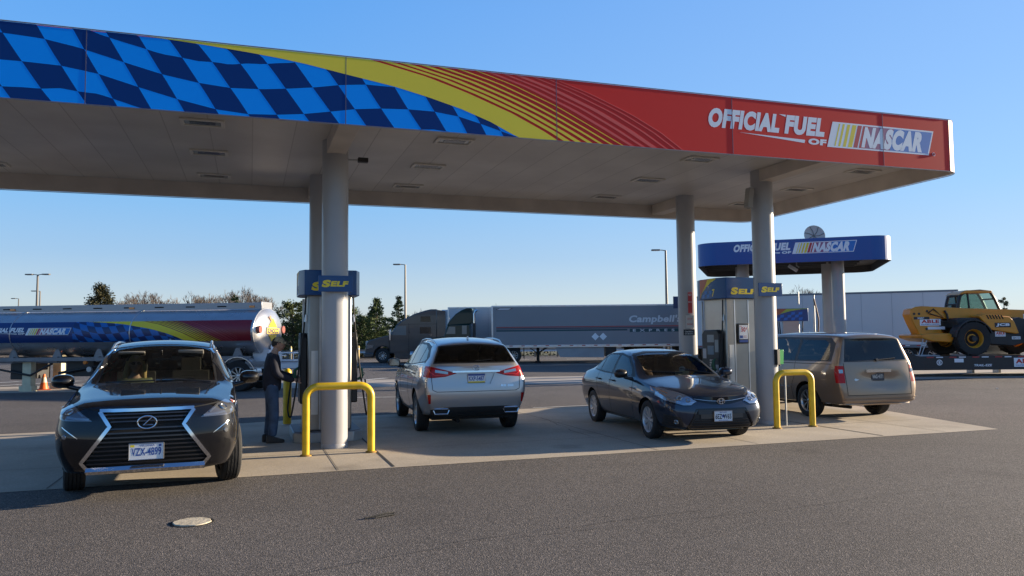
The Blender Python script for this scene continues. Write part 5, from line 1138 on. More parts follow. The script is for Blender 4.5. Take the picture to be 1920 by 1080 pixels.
# ---- box trailers, built with x pointing to the front, root at the front lower middle of the box
def box_trailer(nm, loc, hd, L, zb, zt, label, side_m, tape=True, ribs=None, wheels=True, top_m=None, w=1.27):
    r = empty(nm, loc, hd, label, 'lorry trailer', 'box trailers in the lorry park')
    mb = MB(); mb.b2((-L, -w, zb), (0, w, zt)); mb.build('box_body', side_m, r, bevel=.03)
    mb = MB(); mb.b2((-L-.01, -w-.02, zt-.09), (.01, w+.02, zt+.01)); mb.b2((-L-.01, -w-.025, zb-.12), (.01, w+.025, zb+.05)); mb.build('rail', top_m or K['alu'], r, bevel=.008)
    for x in (-L, 0):
        for sd in (1, -1): mb = MB(); mb.b2((x-.05, sd*w-.03, zb), (x+.05, sd*w+.03, zt)); mb.build('corner_post', top_m or K['alu'], r, bevel=.01)
    if tape:
        mb = MB(); x = -.3; k = 0
        while x > -L+.4:
            mb.mi = k % 2; mb.b2((x-.22, -w-.030, zb-.03), (x, -w-.024, zb+.02)); mb.b2((x-.22, w+.024, zb-.03), (x, w+.030, zb+.02)); x -= .22 if k % 2 == 0 else .55; k += 1
        mb.build('reflective_tape', [K['tape_r'], K['tape_w']], r)
    mb = MB()
    for sd in (1, -1): mb.b2((-3.0, sd*.8-.07, .12), (-2.86, sd*.8+.07, zb)); mb.b2((-3.08, sd*.8-.14, 0), (-2.78, sd*.8+.14, .1)); mb.tube([(-2.93, sd*.8, .6), (-2.2, sd*.8, zb)], .03, 6); mb.tube([(-2.93, sd*.8, .6), (-3.7, sd*.8, zb)], .03, 6)
    mb.build('landing_gear', K['dark'], r)
    if wheels:
        tandem(r, (-L+1.2, -L+2.5), .98); mb = MB(); mb.b2((-L+.5, -.6, zb-.35), (-L+3.2, .6, zb-.05)); mb.b2((-L-.02, -1.1, .5), (-L+.06, 1.1, .62)); mb.b2((-L, -.7, .55), (-L+.08, -.6, zb)); mb.b2((-L, .6, .55), (-L+.08, .7, zb)); mb.build('bogie', K['blk'], r)
    return r
hd = heading(180)
silver_side = mat('trailer_silver', (.235, .245, .265), .42, .25, 0, .05, .4)
ct = box_trailer('box_trailer', LF(-1.28, 50.6), hd, 15.0, 1.12, 3.68, 'long grey box trailer with red and blue stripes and white haulier name', silver_side)
CF = lambda u, v, d=0: Vector((-u, 1.27+d, v))      # u measured rearwards (to the right in view)
mb = MB(); mb.mi = 0; mb.sheet([(.25, 2.27), (14.6, 2.27), (14.6, 2.33), (.25, 2.33)], CF, .004); mb.mi = 1; mb.sheet([(.25, 2.17), (14.6, 2.17), (14.6, 2.245), (.25, 2.245)], CF, .004); mb.mi = 2; mb.sheet([(.25, 2.03), (8.6, 2.03), (8.6, 2.13), (.25, 2.13)], CF, .004); mb.sheet([(8.75, 1.93), (13.4, 1.93), (13.4, 2.14), (8.75, 2.14)], CF, .004)
mb.mi = 3; mb.sheet([(.2, 3.42), (1.1, 3.42), (1.35, 3.52), (.45, 3.52)], CF, .004); mb.mi = 4; mb.sheet([(.3, 3.44), (1.05, 3.44), (1.22, 3.50), (.48, 3.50)], CF, .006); mb.build('stripes', [mat('stripe_red', (.32, .04, .045), .4), mat('stripe_dark', (.05, .05, .08), .4), mat('stripe_teal', (.012, .06, .075), .4), mat('stripe_maroon', (.16, .03, .04), .4), K['letw']], ct)
mb = MB(); put_text(mb, "Campbell's", CF, 8.66, 2.42, 3.35, .58, .035, .18, .004); put_text(mb, 'E  X  P  R  E  S  S', CF, 8.95, 1.955, 3.1, .16, .03, 0, .006); mb.build('lettering', mat('haulier_white', (.62, .63, .64), .4), ct)
mb = MB()
for u in (6.55, 7.05): mb.sheet([(u, 1.42), (u+.24, 1.66), (u, 1.90), (u-.24, 1.66)], CF, .006)
mb.build('placard', K['letw'], ct)
mb = MB(); mb.prism([(-4.3, .38), (-7.1, .34), (-7.1, 1.0), (-4.0, 1.0)], 1.15, 1.20); mb.build('side_skirt', mat('skirt', (.34, .34, .35), .5, .2, 0, .15, 1), ct); mb = MB(); mb.b2((-7.9, -.8, .4), (-7.2, 1.15, 1.0)); mb.build('fuel_box', K['blk'], ct, bevel=.02)
# ---- sleeper tractor (grey) with a second white trailer
def profile_side(root, nm, poly, y0, y1, m, bevel=.05): mb = MB(); mb.prism(poly, y0, y1); return mb.build(nm, m, root, bevel=bevel, seg=3)
def tractor(loc, hd, label, pm, S=1, roof=3.64):
    r = empty('truck_tractor', loc, hd, label, 'lorry')
    # x forward from the front axle
    hood = [(1.15, .52), (1.25, .75), (1.12, 1.15), (1.02, 1.45), (.35, 1.72), (-.42, 1.85), (-.42, .95), (-.7, .80), (-.55, .35), (.62, .38), (.55, .85), (0, 1.12), (-.5, .85)]
    hood = [(1.20, .45), (1.22, .95), (1.12, 1.35), (.95, 1.55), (.1, 1.78), (-.45, 1.88), (-.50, .60), (-.62, .60), (-.48, .92), (-.28, 1.08), (0, 1.14), (.28, 1.08), (.48, .92), (.60, .68), (.62, .42)]
    o = profile_side(r, 'bonnet', hood, -.98, .98, pm, .10)
    cab = [(-.46, .62), (-.46, 1.86), (-.58, 2.0), (-.98, 2.62), (-1.3, 2.88), (-2.1, 3.30), (-2.9, 3.56), (-3.3, roof), (-3.75, roof), (-3.75, .62)]
    profile_side(r, 'cab', cab, -1.12, 1.12, pm, .09)
    for sd in (1, -1):
        mb = MB(); mb.prism([(-3.70, .8), (-4.30, .85), (-4.30, roof-.12), (-3.70, roof-.05)], sd*1.10, sd*1.05); mb.build('side_fairing', pm, r)
        mb = MB(); mb.prism([(-.62, 1.90), (-1.62, 1.88), (-1.62, 2.52), (-.98, 2.50)], sd*1.118, sd*1.128); mb.build('side_window', K['gl_clear'] if False else mat('cab_glass', (.10, .14, .15), .1, 0, .5), r)
        for (x0, x1, z0, z1) in ((-2.55, -3.30, 1.98, 2.42), (-2.6, -3.28, 2.78, 3.15)): mb = MB(); mb.b2((x0, sd*1.118, z0), (x1, sd*1.13, z1)); mb.build('sleeper_window', K['gblk'], r, bevel=.01)
        mb = MB(); mb.b2((-.50, sd*1.15, 1.55), (-.60, sd*1.40, 2.25)); mb.tube([(-.6, sd*1.1, 2.3), (-.55, sd*1.28, 2.3)], .02, 6); mb.build('side_mirror', K['chrome'], r, bevel=.03)
        mb = MB(); mb.prism([(-.9, .25), (-3.9, .25), (-3.9, .78), (-.75, .78)], sd*1.12, sd*.9); mb.build('step_fairing', pm, r, bevel=.03)
        mb = MB(); mb.prism([(1.14, .98), (.70, 1.02), (.62, 1.22), (1.05, 1.26)], sd*.97, sd*.995); mb.build('headlight', K['clrl'], r)
        mb = MB(); mb.strip = None
        mb.b2((-1.78, sd*1.121, .8), (-1.80, sd*1.126, 2.7)); mb.b2((-3.74, sd*1.121, 2.62), (-.9, sd*1.126, 2.64)); mb.build('panel_gap', K['dark'], r)
    mb = MB(); mb.prism([(-.60, 1.98), (-.99, 2.58), (-1.02, 2.56), (-.66, 1.95)], -.95, .95); mb.build('windshield', mat('cab_glass', (.10, .14, .15), .1, 0, .5), r)
    mb = MB(); mb.b2((1.20, -.55, .9), (1.25, .55, 1.5)); mb.build('grille', K['chrome_dull'], r, bevel=.01)
    mb = MB(); mb.b2((.62, -1.1, .38), (1.30, 1.1, .72)); mb.build('bumper', pm, r, bevel=.08)
    mb = MB(); mb.b2((-6.3, -.42, .75), (1.0, .42, 1.0)); mb.build('chassis', K['blk'], r)
    for sd in (1, -1): big_wheel(r, 0, sd*.95, .50, .28)
    tandem(r, (-4.9, -6.1), .98)
    mb = MB()
    for sd in (1, -1): mb.cyl((-1.9, sd*1.0, .55), (-3.3, sd*1.0, .55), .28, n=20)
    mb.build('fuel_tank', K['alu'], r); return r
volvo = tractor(LF(-8.87, 54), hd, 'brown grey sleeper lorry cab facing left behind the silver crossover', TR)
mb = MB(); mb.tube([(-3.85, .98, .9), (-4.0, .98, 2.2), (-3.9, .98, 3.5)], .06, 8); mb.build('exhaust_stack', K['chrome'], volvo)
wt = box_trailer('box_trailer', LF(-4.35, 54), hd, 15.2, 1.15, 3.75, 'white ribbed box trailer behind the grey sleeper cab and the green cab', mat('trailer_white', (.55, .57, .60), .45, 0, 0, .04, .5), wheels=True)
mb = MB()
for k in range(22): mb.b2((-.05, 1.272, 1.35+k*.105), (-6.0, 1.278, 1.355+k*.105))
for k in range(8): mb.b2((-.9-k*.9, 1.272, 1.15), (-.915-k*.9, 1.279, 3.66))
mb.build('panel_rib', mat('rib_grey', (.30, .32, .35), .5), wt)
mb = MB(); mb.b2((.02, -.95, 1.9), (.5, .95, 3.6)); mb.build('cooling_unit', K['white'], wt, bevel=.06)
# ---- dark green day cab pulling the grey trailer
GM = mat('cab_green', (.004, .028, .026), .3, 0, .45, 0, 4, 0, 40, .15)
gc = empty('truck_tractor', LF(-4.9, 50.6), hd, 'dark green day cab with curved roof fairing coupled to the grey striped trailer', 'lorry')
profile_side(gc, 'bonnet', [(1.1, .45), (1.15, 1.2), (.9, 1.6), (-.55, 1.80), (-.55, .7), (-.48, .92), (0, 1.14), (.48, .92), (.62, .42)], -.95, .95, GM, .1)
profile_side(gc, 'cab', [(-.52, .62), (-.52, 1.85), (-.62, 2.0), (-.72, 2.42), (-.9, 2.52), (-2.2, 2.52), (-2.2, .62)], -1.1, 1.1, GM, .06)
profile_side(gc, 'roof_fairing', [(-.70, 2.45), (-.86, 2.75), (-1.25, 3.18), (-1.62, 3.42), (-1.95, 3.56), (-2.28, 3.58), (-2.36, 3.5), (-2.36, 2.66), (-2.2, 2.53)], -1.08, 1.08, GM, .07)
for sd in (1, -1):
    mb = MB(); mb.prism([(-.66, 1.92), (-1.25, 1.92), (-1.25, 2.38), (-.84, 2.38)], sd*1.098, sd*1.108); mb.build('side_window', mat('cab_glass', (.10, .14, .15), .1, 0, .5), gc); big_wheel(gc, 0, sd*.95, .5, .28)
    mb = MB(); mb.b2((-1.68, sd*1.095, 1.9), (-1.98, sd*1.106, 2.45)); mb.build('quarter_window', mat('cab_glass', (.10, .14, .15), .1, 0, .5), gc)
mb = MB(); mb.tube([(-2.45, .98, .7), (-2.45, .98, 2.6)], .10, 10); mb.mi = 1; mb.tube([(-2.45, .98, 2.55), (-2.45, .98, 3.2), (-2.55, .98, 3.38), (-2.68, .98, 3.42)], .075, 10); mb.build('exhaust_stack', [K['blk'], K['chrome']], gc)
mb = MB(); mb.b2((-5.4, -.42, .75), (.9, .42, 1.0)); mb.build('chassis', K['blk'], gc); tandem(gc, (-3.75, -4.95), .98)
mb = MB(); mb.b2((-5.65, .7, .28), (-5.62, 1.2, .95)); mb.b2((-5.65, -1.2, .28), (-5.62, -.7, .95)); mb.build('mud_flap', K['rubber'], gc)
mb = MB(); mb.b2((-1.5, 1.0, .3), (-.9, 1.25, 2.3)); 
# ---- big white trailer on the right
wa = math.atan2(-4.4, 11.8); L0 = LF(11.2, 47.3); 
wr = box_trailer('box_trailer', L0, wa-YAW+math.pi, 13.9, 1.02, 3.98, 'plain white box trailer behind the yellow loader and the diesel canopy', mat('trailer_white2', (.62, .60, .59), .5, 0, 0, .05, .3), wheels=True, top_m=mat('grey_rail', (.16, .18, .20), .5, .2))
for c in wr.children: pass
wr.location = L0
mb = MB()
for k in range(1, 9): mb.b2((-k*1.53, 1.272, 1.1), (-k*1.53-.015, 1.277, 3.88))
mb.build('panel_seam', mat('seam_grey', (.30, .30, .33), .5), wr)
# flip so the root is the front (left) end: x forward points left, box runs back to the right
# ---- second canopy over the diesel lanes
CA = R(-18)-YAW
cv = empty('diesel_canopy', LF(7.44, 31), CA, 'smaller dark blue canopy with white and coloured lettering in the background', 'canopy')
CW, CD, cz0, cz1 = 7.2, 6.6, 4.47, 5.38
def cring(i, rc=.75):
    P = []
    for cx, cy, a0 in ((i+rc, i+rc, 180), (CW-i-rc, i+rc, 270), (CW-i-rc, CD-i-rc, 0), (i+rc, CD-i-rc, 90)):
        for a in range(0, 91, 10): P.append((cx+rc*math.cos(R(a0+a)), cy+rc*math.sin(R(a0+a))))
    return P
A = cring(0); B = cring(.06); n = len(A); mb = MB(); vs = [(x, y, cz0) for x, y in A]+[(x, y, cz1) for x, y in A]+[(x, y, cz0) for x, y in B]+[(x, y, cz1) for x, y in B]
for i in range(n):
    j = (i+1) % n; mb.mi = 0; mb.add([vs[i], vs[j], vs[n+j], vs[n+i]], [(0, 1, 2, 3)])
    mb.mi = 1; mb.add([vs[2*n+j], vs[2*n+i], vs[3*n+i], vs[3*n+j]], [(0, 1, 2, 3)]); mb.add([vs[j], vs[i], vs[2*n+i], vs[2*n+j]], [(0, 1, 2, 3)]); mb.add([vs[n+i], vs[n+j], vs[3*n+j], vs[3*n+i]], [(0, 1, 2, 3)])
cf = mb.build('fascia', [mat('diesel_blue', (.004, .075, .30), .35), mat('diesel_dark', (.03, .03, .035), .6)], cv, fix=False)
mb = MB(); DF = lambda u, v, d=0: Vector((u, -d-.001, cz0+v)); race_logo(mb, DF, 3.62, .33, .44); fuel_text(mb, DF, 3.62, .35, .30); mb.build('fascia_lettering', LOGO_M, cf)
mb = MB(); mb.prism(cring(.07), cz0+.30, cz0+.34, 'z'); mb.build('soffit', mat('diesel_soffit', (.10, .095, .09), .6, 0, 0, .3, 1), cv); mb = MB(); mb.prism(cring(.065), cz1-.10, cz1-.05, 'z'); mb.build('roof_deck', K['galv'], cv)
mb = MB()
for k in range(5): mb.b2((2.4+k*.0, 1.2+k*.9, cz0+.27), (3.2, 1.35+k*.9, cz0+.299))
for k in range(6): mb.b2((.08, .7+k*.95, cz0+.20), (6.4, .78+k*.95, cz0+.30))
mb.build('ceiling_rib', mat('rib_dark', (.06, .06, .06), .5), cv)
for (sx, ty) in ((5.34, 1.22), (5.14, 3.78), (1.74, 1.62), (1.6, 3.8)): mb = MB(); mb.lathe([(.235, 0), (.235, cz0+.3)], 28, Matrix.Translation((sx, ty, 0))); mb.build('column', M_COL, cv)
ds = empty('satellite_dish', cv.matrix_world.translation, 0, 'small white round dish standing on top of the blue diesel canopy', 'dish')
dl = LF(12.15, 30.9, 5.62); ds.location = dl; ds.rotation_euler = (R(78), 0, -YAW)
mb = MB(); mb.lathe([(.0, .0), (.2, .02), (.34, .06), (.42, .10), (.425, .09), (.34, .045), (.0, -.015)], 28); mb.build('dish_bowl', mat('dish_white', (.42, .42, .41), .5), ds)
mb = MB()
for k in range(7): a = k*2*math.pi/7; mb.tube([(.02*math.cos(a), .02*math.sin(a), .02), (.2*math.cos(a), .2*math.sin(a), .05), (.40*math.cos(a+.2), .40*math.sin(a+.2), .115), ], .009, 4)
mb.build('rib', K['blk'], ds); mb = MB(); mb.cyl((0, -.45, -.1), (0, 0, -.02), .03); mb.build('mast', K['galv'], ds)
sc = empty('security_camera', LF(11.9, 32.2, 4.55), CA, 'pale security camera hanging under the diesel canopy', 'camera'); mb = MB(); mb.tube([(0, 0, .2), (0, 0, .0), (.1, 0, -.08)], .03, 6); mb.build('bracket', K['galv'], sc); mb = MB(); mb.box((-.15, 0, -.1), (.42, .14, .14), ry=R(35)); mb.build('camera_housing', K['white'], sc, bevel=.02)
# diesel dispenser: slimmer, topper with artwork, hoses on tall booms
def diesel_pump(loc, label):
    r = empty('diesel_dispenser', loc, CA, label, 'fuel pump'); mb = MB(); mb.b2((-.32, -.3, 0), (.32, .3, 2.25)); mb.build('cabinet', K['steel'], r, bevel=.02)
    mb = MB(); mb.prism([(-.65, -.35), (.65, -.35), (.7, .35), (-.7, .35)], 2.22, 2.72, 'z'); mb.build('topper', mat('topper_navy', (.006, .065, .21), .3), r, bevel=.01)
    mb = MB(); f = lambda u, v, d=0: Vector((u, -.352-d, 2.22+v)); mb.sheet([(-.65, .18), (-.35, .30), (0, .40), (.4, .46), (.64, .47), (.64, .49), (-.65, .49)], f, .003); mb.mi = 1; mb.sheet([(-.65, .18), (-.40, .28), (-.15, .49), (-.65, .49)], f, .005); mb.mi = 2
    for i in range(7):
        for k in range(3):
            if (i+k) % 2 == 0 and .04+k*.11+.1 < .12+(i*.13)*.42+.12: mb.sheet([(-.55+i*.14, .02+k*.11), (-.41+i*.14, .04+k*.11), (-.39+i*.14, .15+k*.11), (-.53+i*.14, .13+k*.11)], f, .002)
    mb.build('topper_artwork', [mat('topper_lime', (.45, .50, .06), .4), mat('topper_orange', (.50, .13, .05), .4), mat('topper_blue', (.02, .16, .50), .4)], r)
    mb = MB()
    for a in (-.52, -.45, .45): hose(mb, [(a, -.2, 2.2), (a*.9, -.35, 1.6), (a*1.1, -.4, .9), (a*.8, -.3, .5), (a*.6, -.25, 1.1)], .022)
    mb.build('hose', K['rubber'], r)
    mb = MB(); mb.tube([(.9, 0, 0), (.9, 0, 3.25)], .035, 8); mb.tube([(.32, 0, 2.9), (.32, 0, 3.4)], .03, 8); mb.build('hose_mast', K['galv'], r)
    mb = MB(); hose(mb, [(.9, -.03, 3.1), (1.0, -.05, 2.6), (1.05, -.05, 2.2), (1.0, -.05, 1.5)], .03); mb.build('boom_hose', mat('hose_brown', (.12, .06, .04), .6), r); return r
diesel_pump(LF(11.25, 31.3), 'diesel pump with orange and blue topper under the blue canopy, seen above the minivan roof')
# ---- lowboy trailer and telescopic loader, x to the right as seen
def XZ(px, py): return ((px-1790)/46.93, 1.7-(py-(631.5-.0099*(px-960)))/46.93)
def PXL(pts): return [XZ(*p) for p in pts]
lb = empty('lowboy_trailer', LF(17.69, 30.9), -YAW, 'black low-bed trailer carrying the yellow loader at the right edge', 'lorry trailer')
LBM = mat('lowbed_black', (.016, .017, .02), .45, 0, .2, .2, 2)
mb = MB(); mb.prism([(-2.55, .27), (8.5, .27), (8.5, .80), (-2.2, .80), (-2.9, 1.05), (-3.25, 1.28), (-3.6, 1.32), (-3.6, .9), (-3.0, .45)], -1.28, -1.12); mb.prism([(-2.55, .27), (8.5, .27), (8.5, .80), (-2.2, .80), (-2.9, 1.05), (-3.25, 1.28), (-3.6, 1.32), (-3.6, .9), (-3.0, .45)], 1.12, 1.28)
mb.b2((-2.5, -1.12, .66), (8.5, 1.12, .79)); mb.b2((-7.0, -.5, 1.05), (-3.2, .5, 1.3)); mb.build('bed_frame', LBM, lb, bevel=.015)
mb = MB(); x = -1.9; k = 0
while x < 8.2: mb.mi = k % 2; mb.b2((x, -1.288, .735), (x+.26, -1.281, .78)); x += .26+(.25 if k % 2 else .1); k += 1
mb.build('reflective_tape', [K['tape_r'], K['tape_w']], lb)
BF = lambda u, v, d=0: Vector((u, -1.281-d, v))
mb = MB(); mb.mi = 0; put_text(mb, 'TRAIL-EZE', BF, -.12, .40, .68, .085, .03, .2, .004)
ap = [(-1.42+.11*math.cos(a), .56+.11*math.sin(a)) for a in [i*math.pi/10 for i in range(20)]]; mb.sheet(ap, BF, .003); mb.mi = 1; mb.sheet([(-1.42+(x+1.42)*.75, .56+(z-.56)*.75) for x, z in ap], BF, .005); mb.mi = 0; put_text(mb, 'E', BF, -1.46, .50, .09, .12, .03, 0, .008)
mb.sheet([(-.85, .56), (-.50, .56), (-.50, .70), (-.85, .70)], BF, .003); mb.build('lettering', [K['letw'], K['letk']], lb)
def able(root, fn, u, v, w, h, nm='sticker'):
    mb = MB(); mb.mi = 0; mb.sheet([(u, v), (u+w, v), (u+w, v+h), (u, v+h)], fn, .001); mb.mi = 1; put_text(mb, 'ABLE', fn, u+w*.07, v+h*.38, w*.86, h*.52, .045, 0, .002); mb.mi = 2; put_text(mb, 'EQUIPMENT RENTAL', fn, u+w*.06, v+h*.10, w*.88, h*.15, .02, 0, .002); mb.build(nm, [K['letw'], K['letr'], K['letb']], root)
able(lb, BF, 1.42, .37, .92, .34)
mb = MB(); mb.tube([(-2.0, -.9, .82), (-1.75, -.8, 1.45)], .02, 6); mb.tube([(-1.9, -.9, .82), (-1.6, -.8, 1.45)], .02, 6); mb.tube([(-2.0, -1.0, .80), (-1.2, -.9, .80)], .03, 6); mb.build('tie_chain', K['galv'], lb)
tandem(lb, (-5.2, -6.4), .95, .48)
mb = MB(); mb.prism([(-.1+.55*math.cos(a), 1.05+.30*math.sin(a)) for a in [i*math.pi/12 for i in range(24)]], .5, 1.1); 
tn = empty('steel_drum', LF(17.69+2.05, 32.6), -YAW, 'pale grey cylindrical tank behind the loader wheels', 'tank'); mb = MB(); mb.lathe([(.0, -.9), (.30, -.9), (.34, -.86), (.34, .86), (.30, .9), (0, .9)], 24, Matrix.Translation((0, 0, 1.08)) @ Matrix.Rotation(R(90), 4, 'Y')); mb.build('tank_shell', mat('pale_tank', (.42, .46, .48), .4), tn)
mb = MB(); mb.b2((-.6, -.2, 0), (-.5, .2, .8)); mb.b2((.5, -.2, 0), (.6, .2, .8)); mb.cyl((.1, -.3, 1.3), (.1, -.3, 1.5), .08); mb.build('stand', K['galv'], tn)
# loader
tl = empty('telescopic_loader', LF(17.69, 30.9, .80), -YAW, 'yellow telescopic loader with black cab riding on the low-bed trailer', 'loader')
def Z0(p): return [(a, b-.80) for a, b in PXL(p)]
YM = mat('loader_yellow', (.66, .25, .012), .42, 0, .2, .12, 2); BLK = mat('loader_black', (.02, .021, .024), .5, 0, 0, .2, 3)
mb = MB(); mb.prism(Z0([(1708, 576), (1720, 574.5), (1800, 578.5), (1930, 582), (2010, 585), (2010, 604), (1930, 601), (1860, 600), (1800, 600), (1767, 598), (1745, 598), (1760, 630), (1752, 640), (1722, 641), (1712, 625), (1703, 606), (1697, 590), (1700, 580)]), -.32, .30); mb.build('boom', YM, tl, bevel=.03)
mb = MB(); mb.prism(Z0([(1702, 628), (1712, 626), (1755, 625), (1764, 632), (1757, 642), (1722, 640), (1703, 634)]), -.9, .9); mb.build('counterweight', YM, tl, bevel=.04)
mb = MB(); mb.prism(Z0([(1804, 594), (1815, 590), (1860, 595), (1868, 603), (1876, 625), (1870, 626), (1826, 619), (1813, 605)]), -1.05, -.45); mb.build('engine_cover', YM, tl, bevel=.03)
mb = MB(); mb.prism(Z0([(1766, 602), (1772, 597), (1812, 597), (1822, 616), (1830, 621), (1876, 626), (1868, 600), (1880, 596), (1899, 601), (1901, 612), (1896, 640), (1868, 648), (1826, 645), (1800, 622), (1770, 615)]), -.95, .8); mb.build('chassis', BLK, tl, bevel=.03)
mb = MB(); mb.prism(Z0([(1898, 600), (2010, 603), (2010, 640), (1905, 640)]), -.6, .6); mb.build('front_frame', YM, tl, bevel=.03)
cabp = Z0([(1795, 600), (1799, 570), (1803, 555), (1812, 547), (1840, 545), (1860, 547), (1868, 560), (1877, 582), (1880, 600)])
mb = MB(); mb.prism(cabp, .10, .98)
# cab as frame bars with glass
for y in (.08, .98):
    pass
mb = MB()
for y in (.10, .96):
    P = [Vector((a, y, b)) for a, b in cabp]; mb.tube(P, .06, 6)
    a, b = Z0([(1817, 548), (1821, 600)]); mb.tube([Vector((a[0], y, a[1])), Vector((b[0], y, b[1]))], .035, 6)
for q in (1, 2, 3, 5, 6, 7): a, b = cabp[q]; mb.tube([(a, .10, b), (a, .96, b)], .035, 6)
mb.build('cab_frame', K['blk'], tl)
mb = MB(); mb.prism(Z0([(1799, 553), (1806, 547), (1815, 544), (1862, 545), (1860, 549), (1812, 550)]), .02, 1.04); mb.mi = 1; mb.box(Vector((*Z0([(1792, 555)])[0], 0)).xzy + Vector((0, .3, 0)), (.2, .25, .09)); mb.build('cab_roof', [YM, BLK], tl, bevel=.02)
mb = MB(); mb.prism([(a*1, b) for a, b in cabp], .12, .125); mb.prism(cabp, .94, .945); mb.build('cab_glass', glass('loader_glass', (.50, .62, .60)), tl)
mb = MB(); a, b = Z0([(1812, 594)])[0]; mb.box((a, .5, b), (.4, .45, .15)); mb.box((a-.12, .5, b+.25), (.12, .45, .5), ry=R(-10)); mb.build('seat', BLK, tl, bevel=.03); mb = MB(); a, b = Z0([(1862, 590)])[0]; mb.tube([(a, .5, b-.3), (a-.1, .5, b), (a-.22, .5, b+.1)], .03, 6); mb.build('steering_wheel', BLK, tl)
LFN = lambda y: (lambda u, v, d=0: Vector((u, y-d, v)))
def zz(px, py): return Z0([(px, py)])[0]
a, b = zz(1715, 611); able(tl, LFN(-.322), a, b, .82, .26)
mb = MB(); a, b = zz(1729, 618); mb.sheet([(a, b), (a+.68, b), (a+.68, b+.11), (a, b+.11)], LFN(-.322), .003); mb.build('sticker', K['letw'], tl)
a, b = zz(1835, 631); able(tl, LFN(-.952), a, b, .40, .20); a, b = zz(1907, 607); able(tl, LFN(-.322), a, b, .9, .38)
mb = MB(); a, b = zz(1832, 614.5); f = LFN(-1.052); mb.mi = 0; mb.sheet([(a, b), (a+.62, b), (a+.62, b+.18), (a, b+.18)], f, .003); mb.mi = 1; put_text(mb, 'JCB', f, a+.05, b+.025, .52, .13, .06, .15, .006)
a, b = zz(1704, 599.5); f = LFN(-.322); mb.mi = 0; mb.sheet([(a, b), (a+.62, b), (a+.62, b+.10), (a, b+.10)], f, .003); mb.mi = 1; put_text(mb, '508C', f, a+.14, b+.015, .26, .07, .03, .1, .006)
a, b = zz(1865, 636); f = LFN(-.952); mb.sheet([(a, b), (a+.33, b), (a+.33, b+.11), (a, b+.11)], f, .003); mb.mi = 0; put_text(mb, '564-12', f, a+.03, b+.02, .26, .07, .02, 0, .006); mb.build('lettering', [K['letk'], K['letw']], tl)
mb = MB()
for k in range(6): a, b = zz(1817+k*5.2, 592); mb.prism([(a, b), (a+.05, b), (a+.13, b-.16), (a+.08, b-.16)], -1.056, -1.045)
mb.build('louvre', K['dark'], tl)
mb = MB()
for k, (px, py) in enumerate(((1705, 589), (1714, 589), (1729, 584), (1727, 617))): a, b = zz(px, py); mb.cyl((a, -.33, b), (a, -.318, b), .05, n=12)
P = [zz(*p) for p in ((1730, 588), (1740, 580), (1758, 596), (1733, 589))]; mb.tube([(a, -.36, b) for a, b in P], .025, 6); P = [zz(*p) for p in ((1760, 583), (1764, 590), (1766, 602))]; mb.tube([(a, -.38, b) for a, b in P], .04, 6); mb.build('hydraulic_hose', K['blk'], tl)
for i, px in enumerate((1791, 1926)):
    for sd in (-1, 1):
        x = (px-1790)/46.93; o = make_wheel(tl, x, sd*.98, .655, .42, .36, 'disc', 0, 8, mat('loader_rim', (.62, .28, .02), .45), facing=sd)
        mb = MB(); mb.M = Matrix.Translation((x, sd*.98, .655)) @ Matrix.Rotation(R(90), 4, 'X')
        for k in range(22): a = 2*math.pi*k/22; mb.box((.645*math.cos(a), .645*math.sin(a), (.10 if k % 2 else -.10)), (.06, .05, .22), rz=a)
        mb.build('tread_lug', K['rubber'], o)
        mb = MB(); mb.cyl((x, sd*(.98+.02), .655), (x, sd*1.2, .655), .14, .11, n=8); mb.build('hub', BLK, tl)
        if sd < 0: mb = MB(); P = circ(x, .655, .73, 14, 15, 175); mb.prism(P+list(reversed(circ(x, .655, .69, 14, 15, 175))), -1.2, -.7); mb.build('mudguard', BLK, tl)
# ---- cone
cn = empty('traffic_cone', LF(-19.0, 31.2)*0+ground(82, 731), .3, 'orange traffic cone standing under the tanker trailer', 'traffic cone')
mb = MB(); mb.prism([(-.2, -.2), (.2, -.2), (.2, .2), (-.2, .2)], 0, .03, 'z'); mb.build('base', mat('cone_base', (.30, .05, .02), .6), cn, bevel=.01)
mb = MB(); mb.lathe([(.15, .03), (.12, .16), (.10, .26)], 20); mb.mi = 1; mb.lathe([(.10, .26), (.062, .44)], 20); mb.mi = 0; mb.lathe([(.062, .44), (.035, .55), (.0, .555)], 20); mb.build('cone', [mat('cone_orange', (.75, .13, .02), .5), mat('cone_collar', (.60, .45, .32), .4)], cn)
# ---------------------------------------------------------------- people
def skin_mesh(chains, sub=1):
    # chains: list of [(x,y,z,r),...]; a shared joint is written with the same coordinates
    idx = {}; vs = []; rad = []; es = []
    for c in chains:
        prev = None
        for x, y, z, r in c:
            k = (round(x, 4), round(y, 4), round(z, 4))
            if k not in idx: idx[k] = len(vs); vs.append((x, y, z)); rad.append(r)
            if prev is not None and prev != idx[k]: es.append((prev, idx[k]))
            prev = idx[k]
    me = bpy.data.meshes.new('sk'); me.from_pydata(vs, es, []); o = link(bpy.data.objects.new('sk', me))
    md = o.modifiers.new('skin', 'SKIN'); md.use_smooth_shade = True
    for i, r in enumerate(rad):
        r = r if hasattr(r, '__len__') else (r, r); me.skin_vertices[0].data[i].radius = r
    me.skin_vertices[0].data[0].use_root = True
    s = o.modifiers.new('sub', 'SUBSURF'); s.levels = sub+1; s.render_levels = sub+1
    dg = bpy.context.evaluated_depsgraph_get(); e = o.evaluated_get(dg).to_mesh()
    V = [tuple(v.co) for v in e.vertices]; F = [tuple(p.vertices) for p in e.polygons]
    o.evaluated_get(dg).to_mesh_clear(); bpy.data.objects.remove(o); return V, F
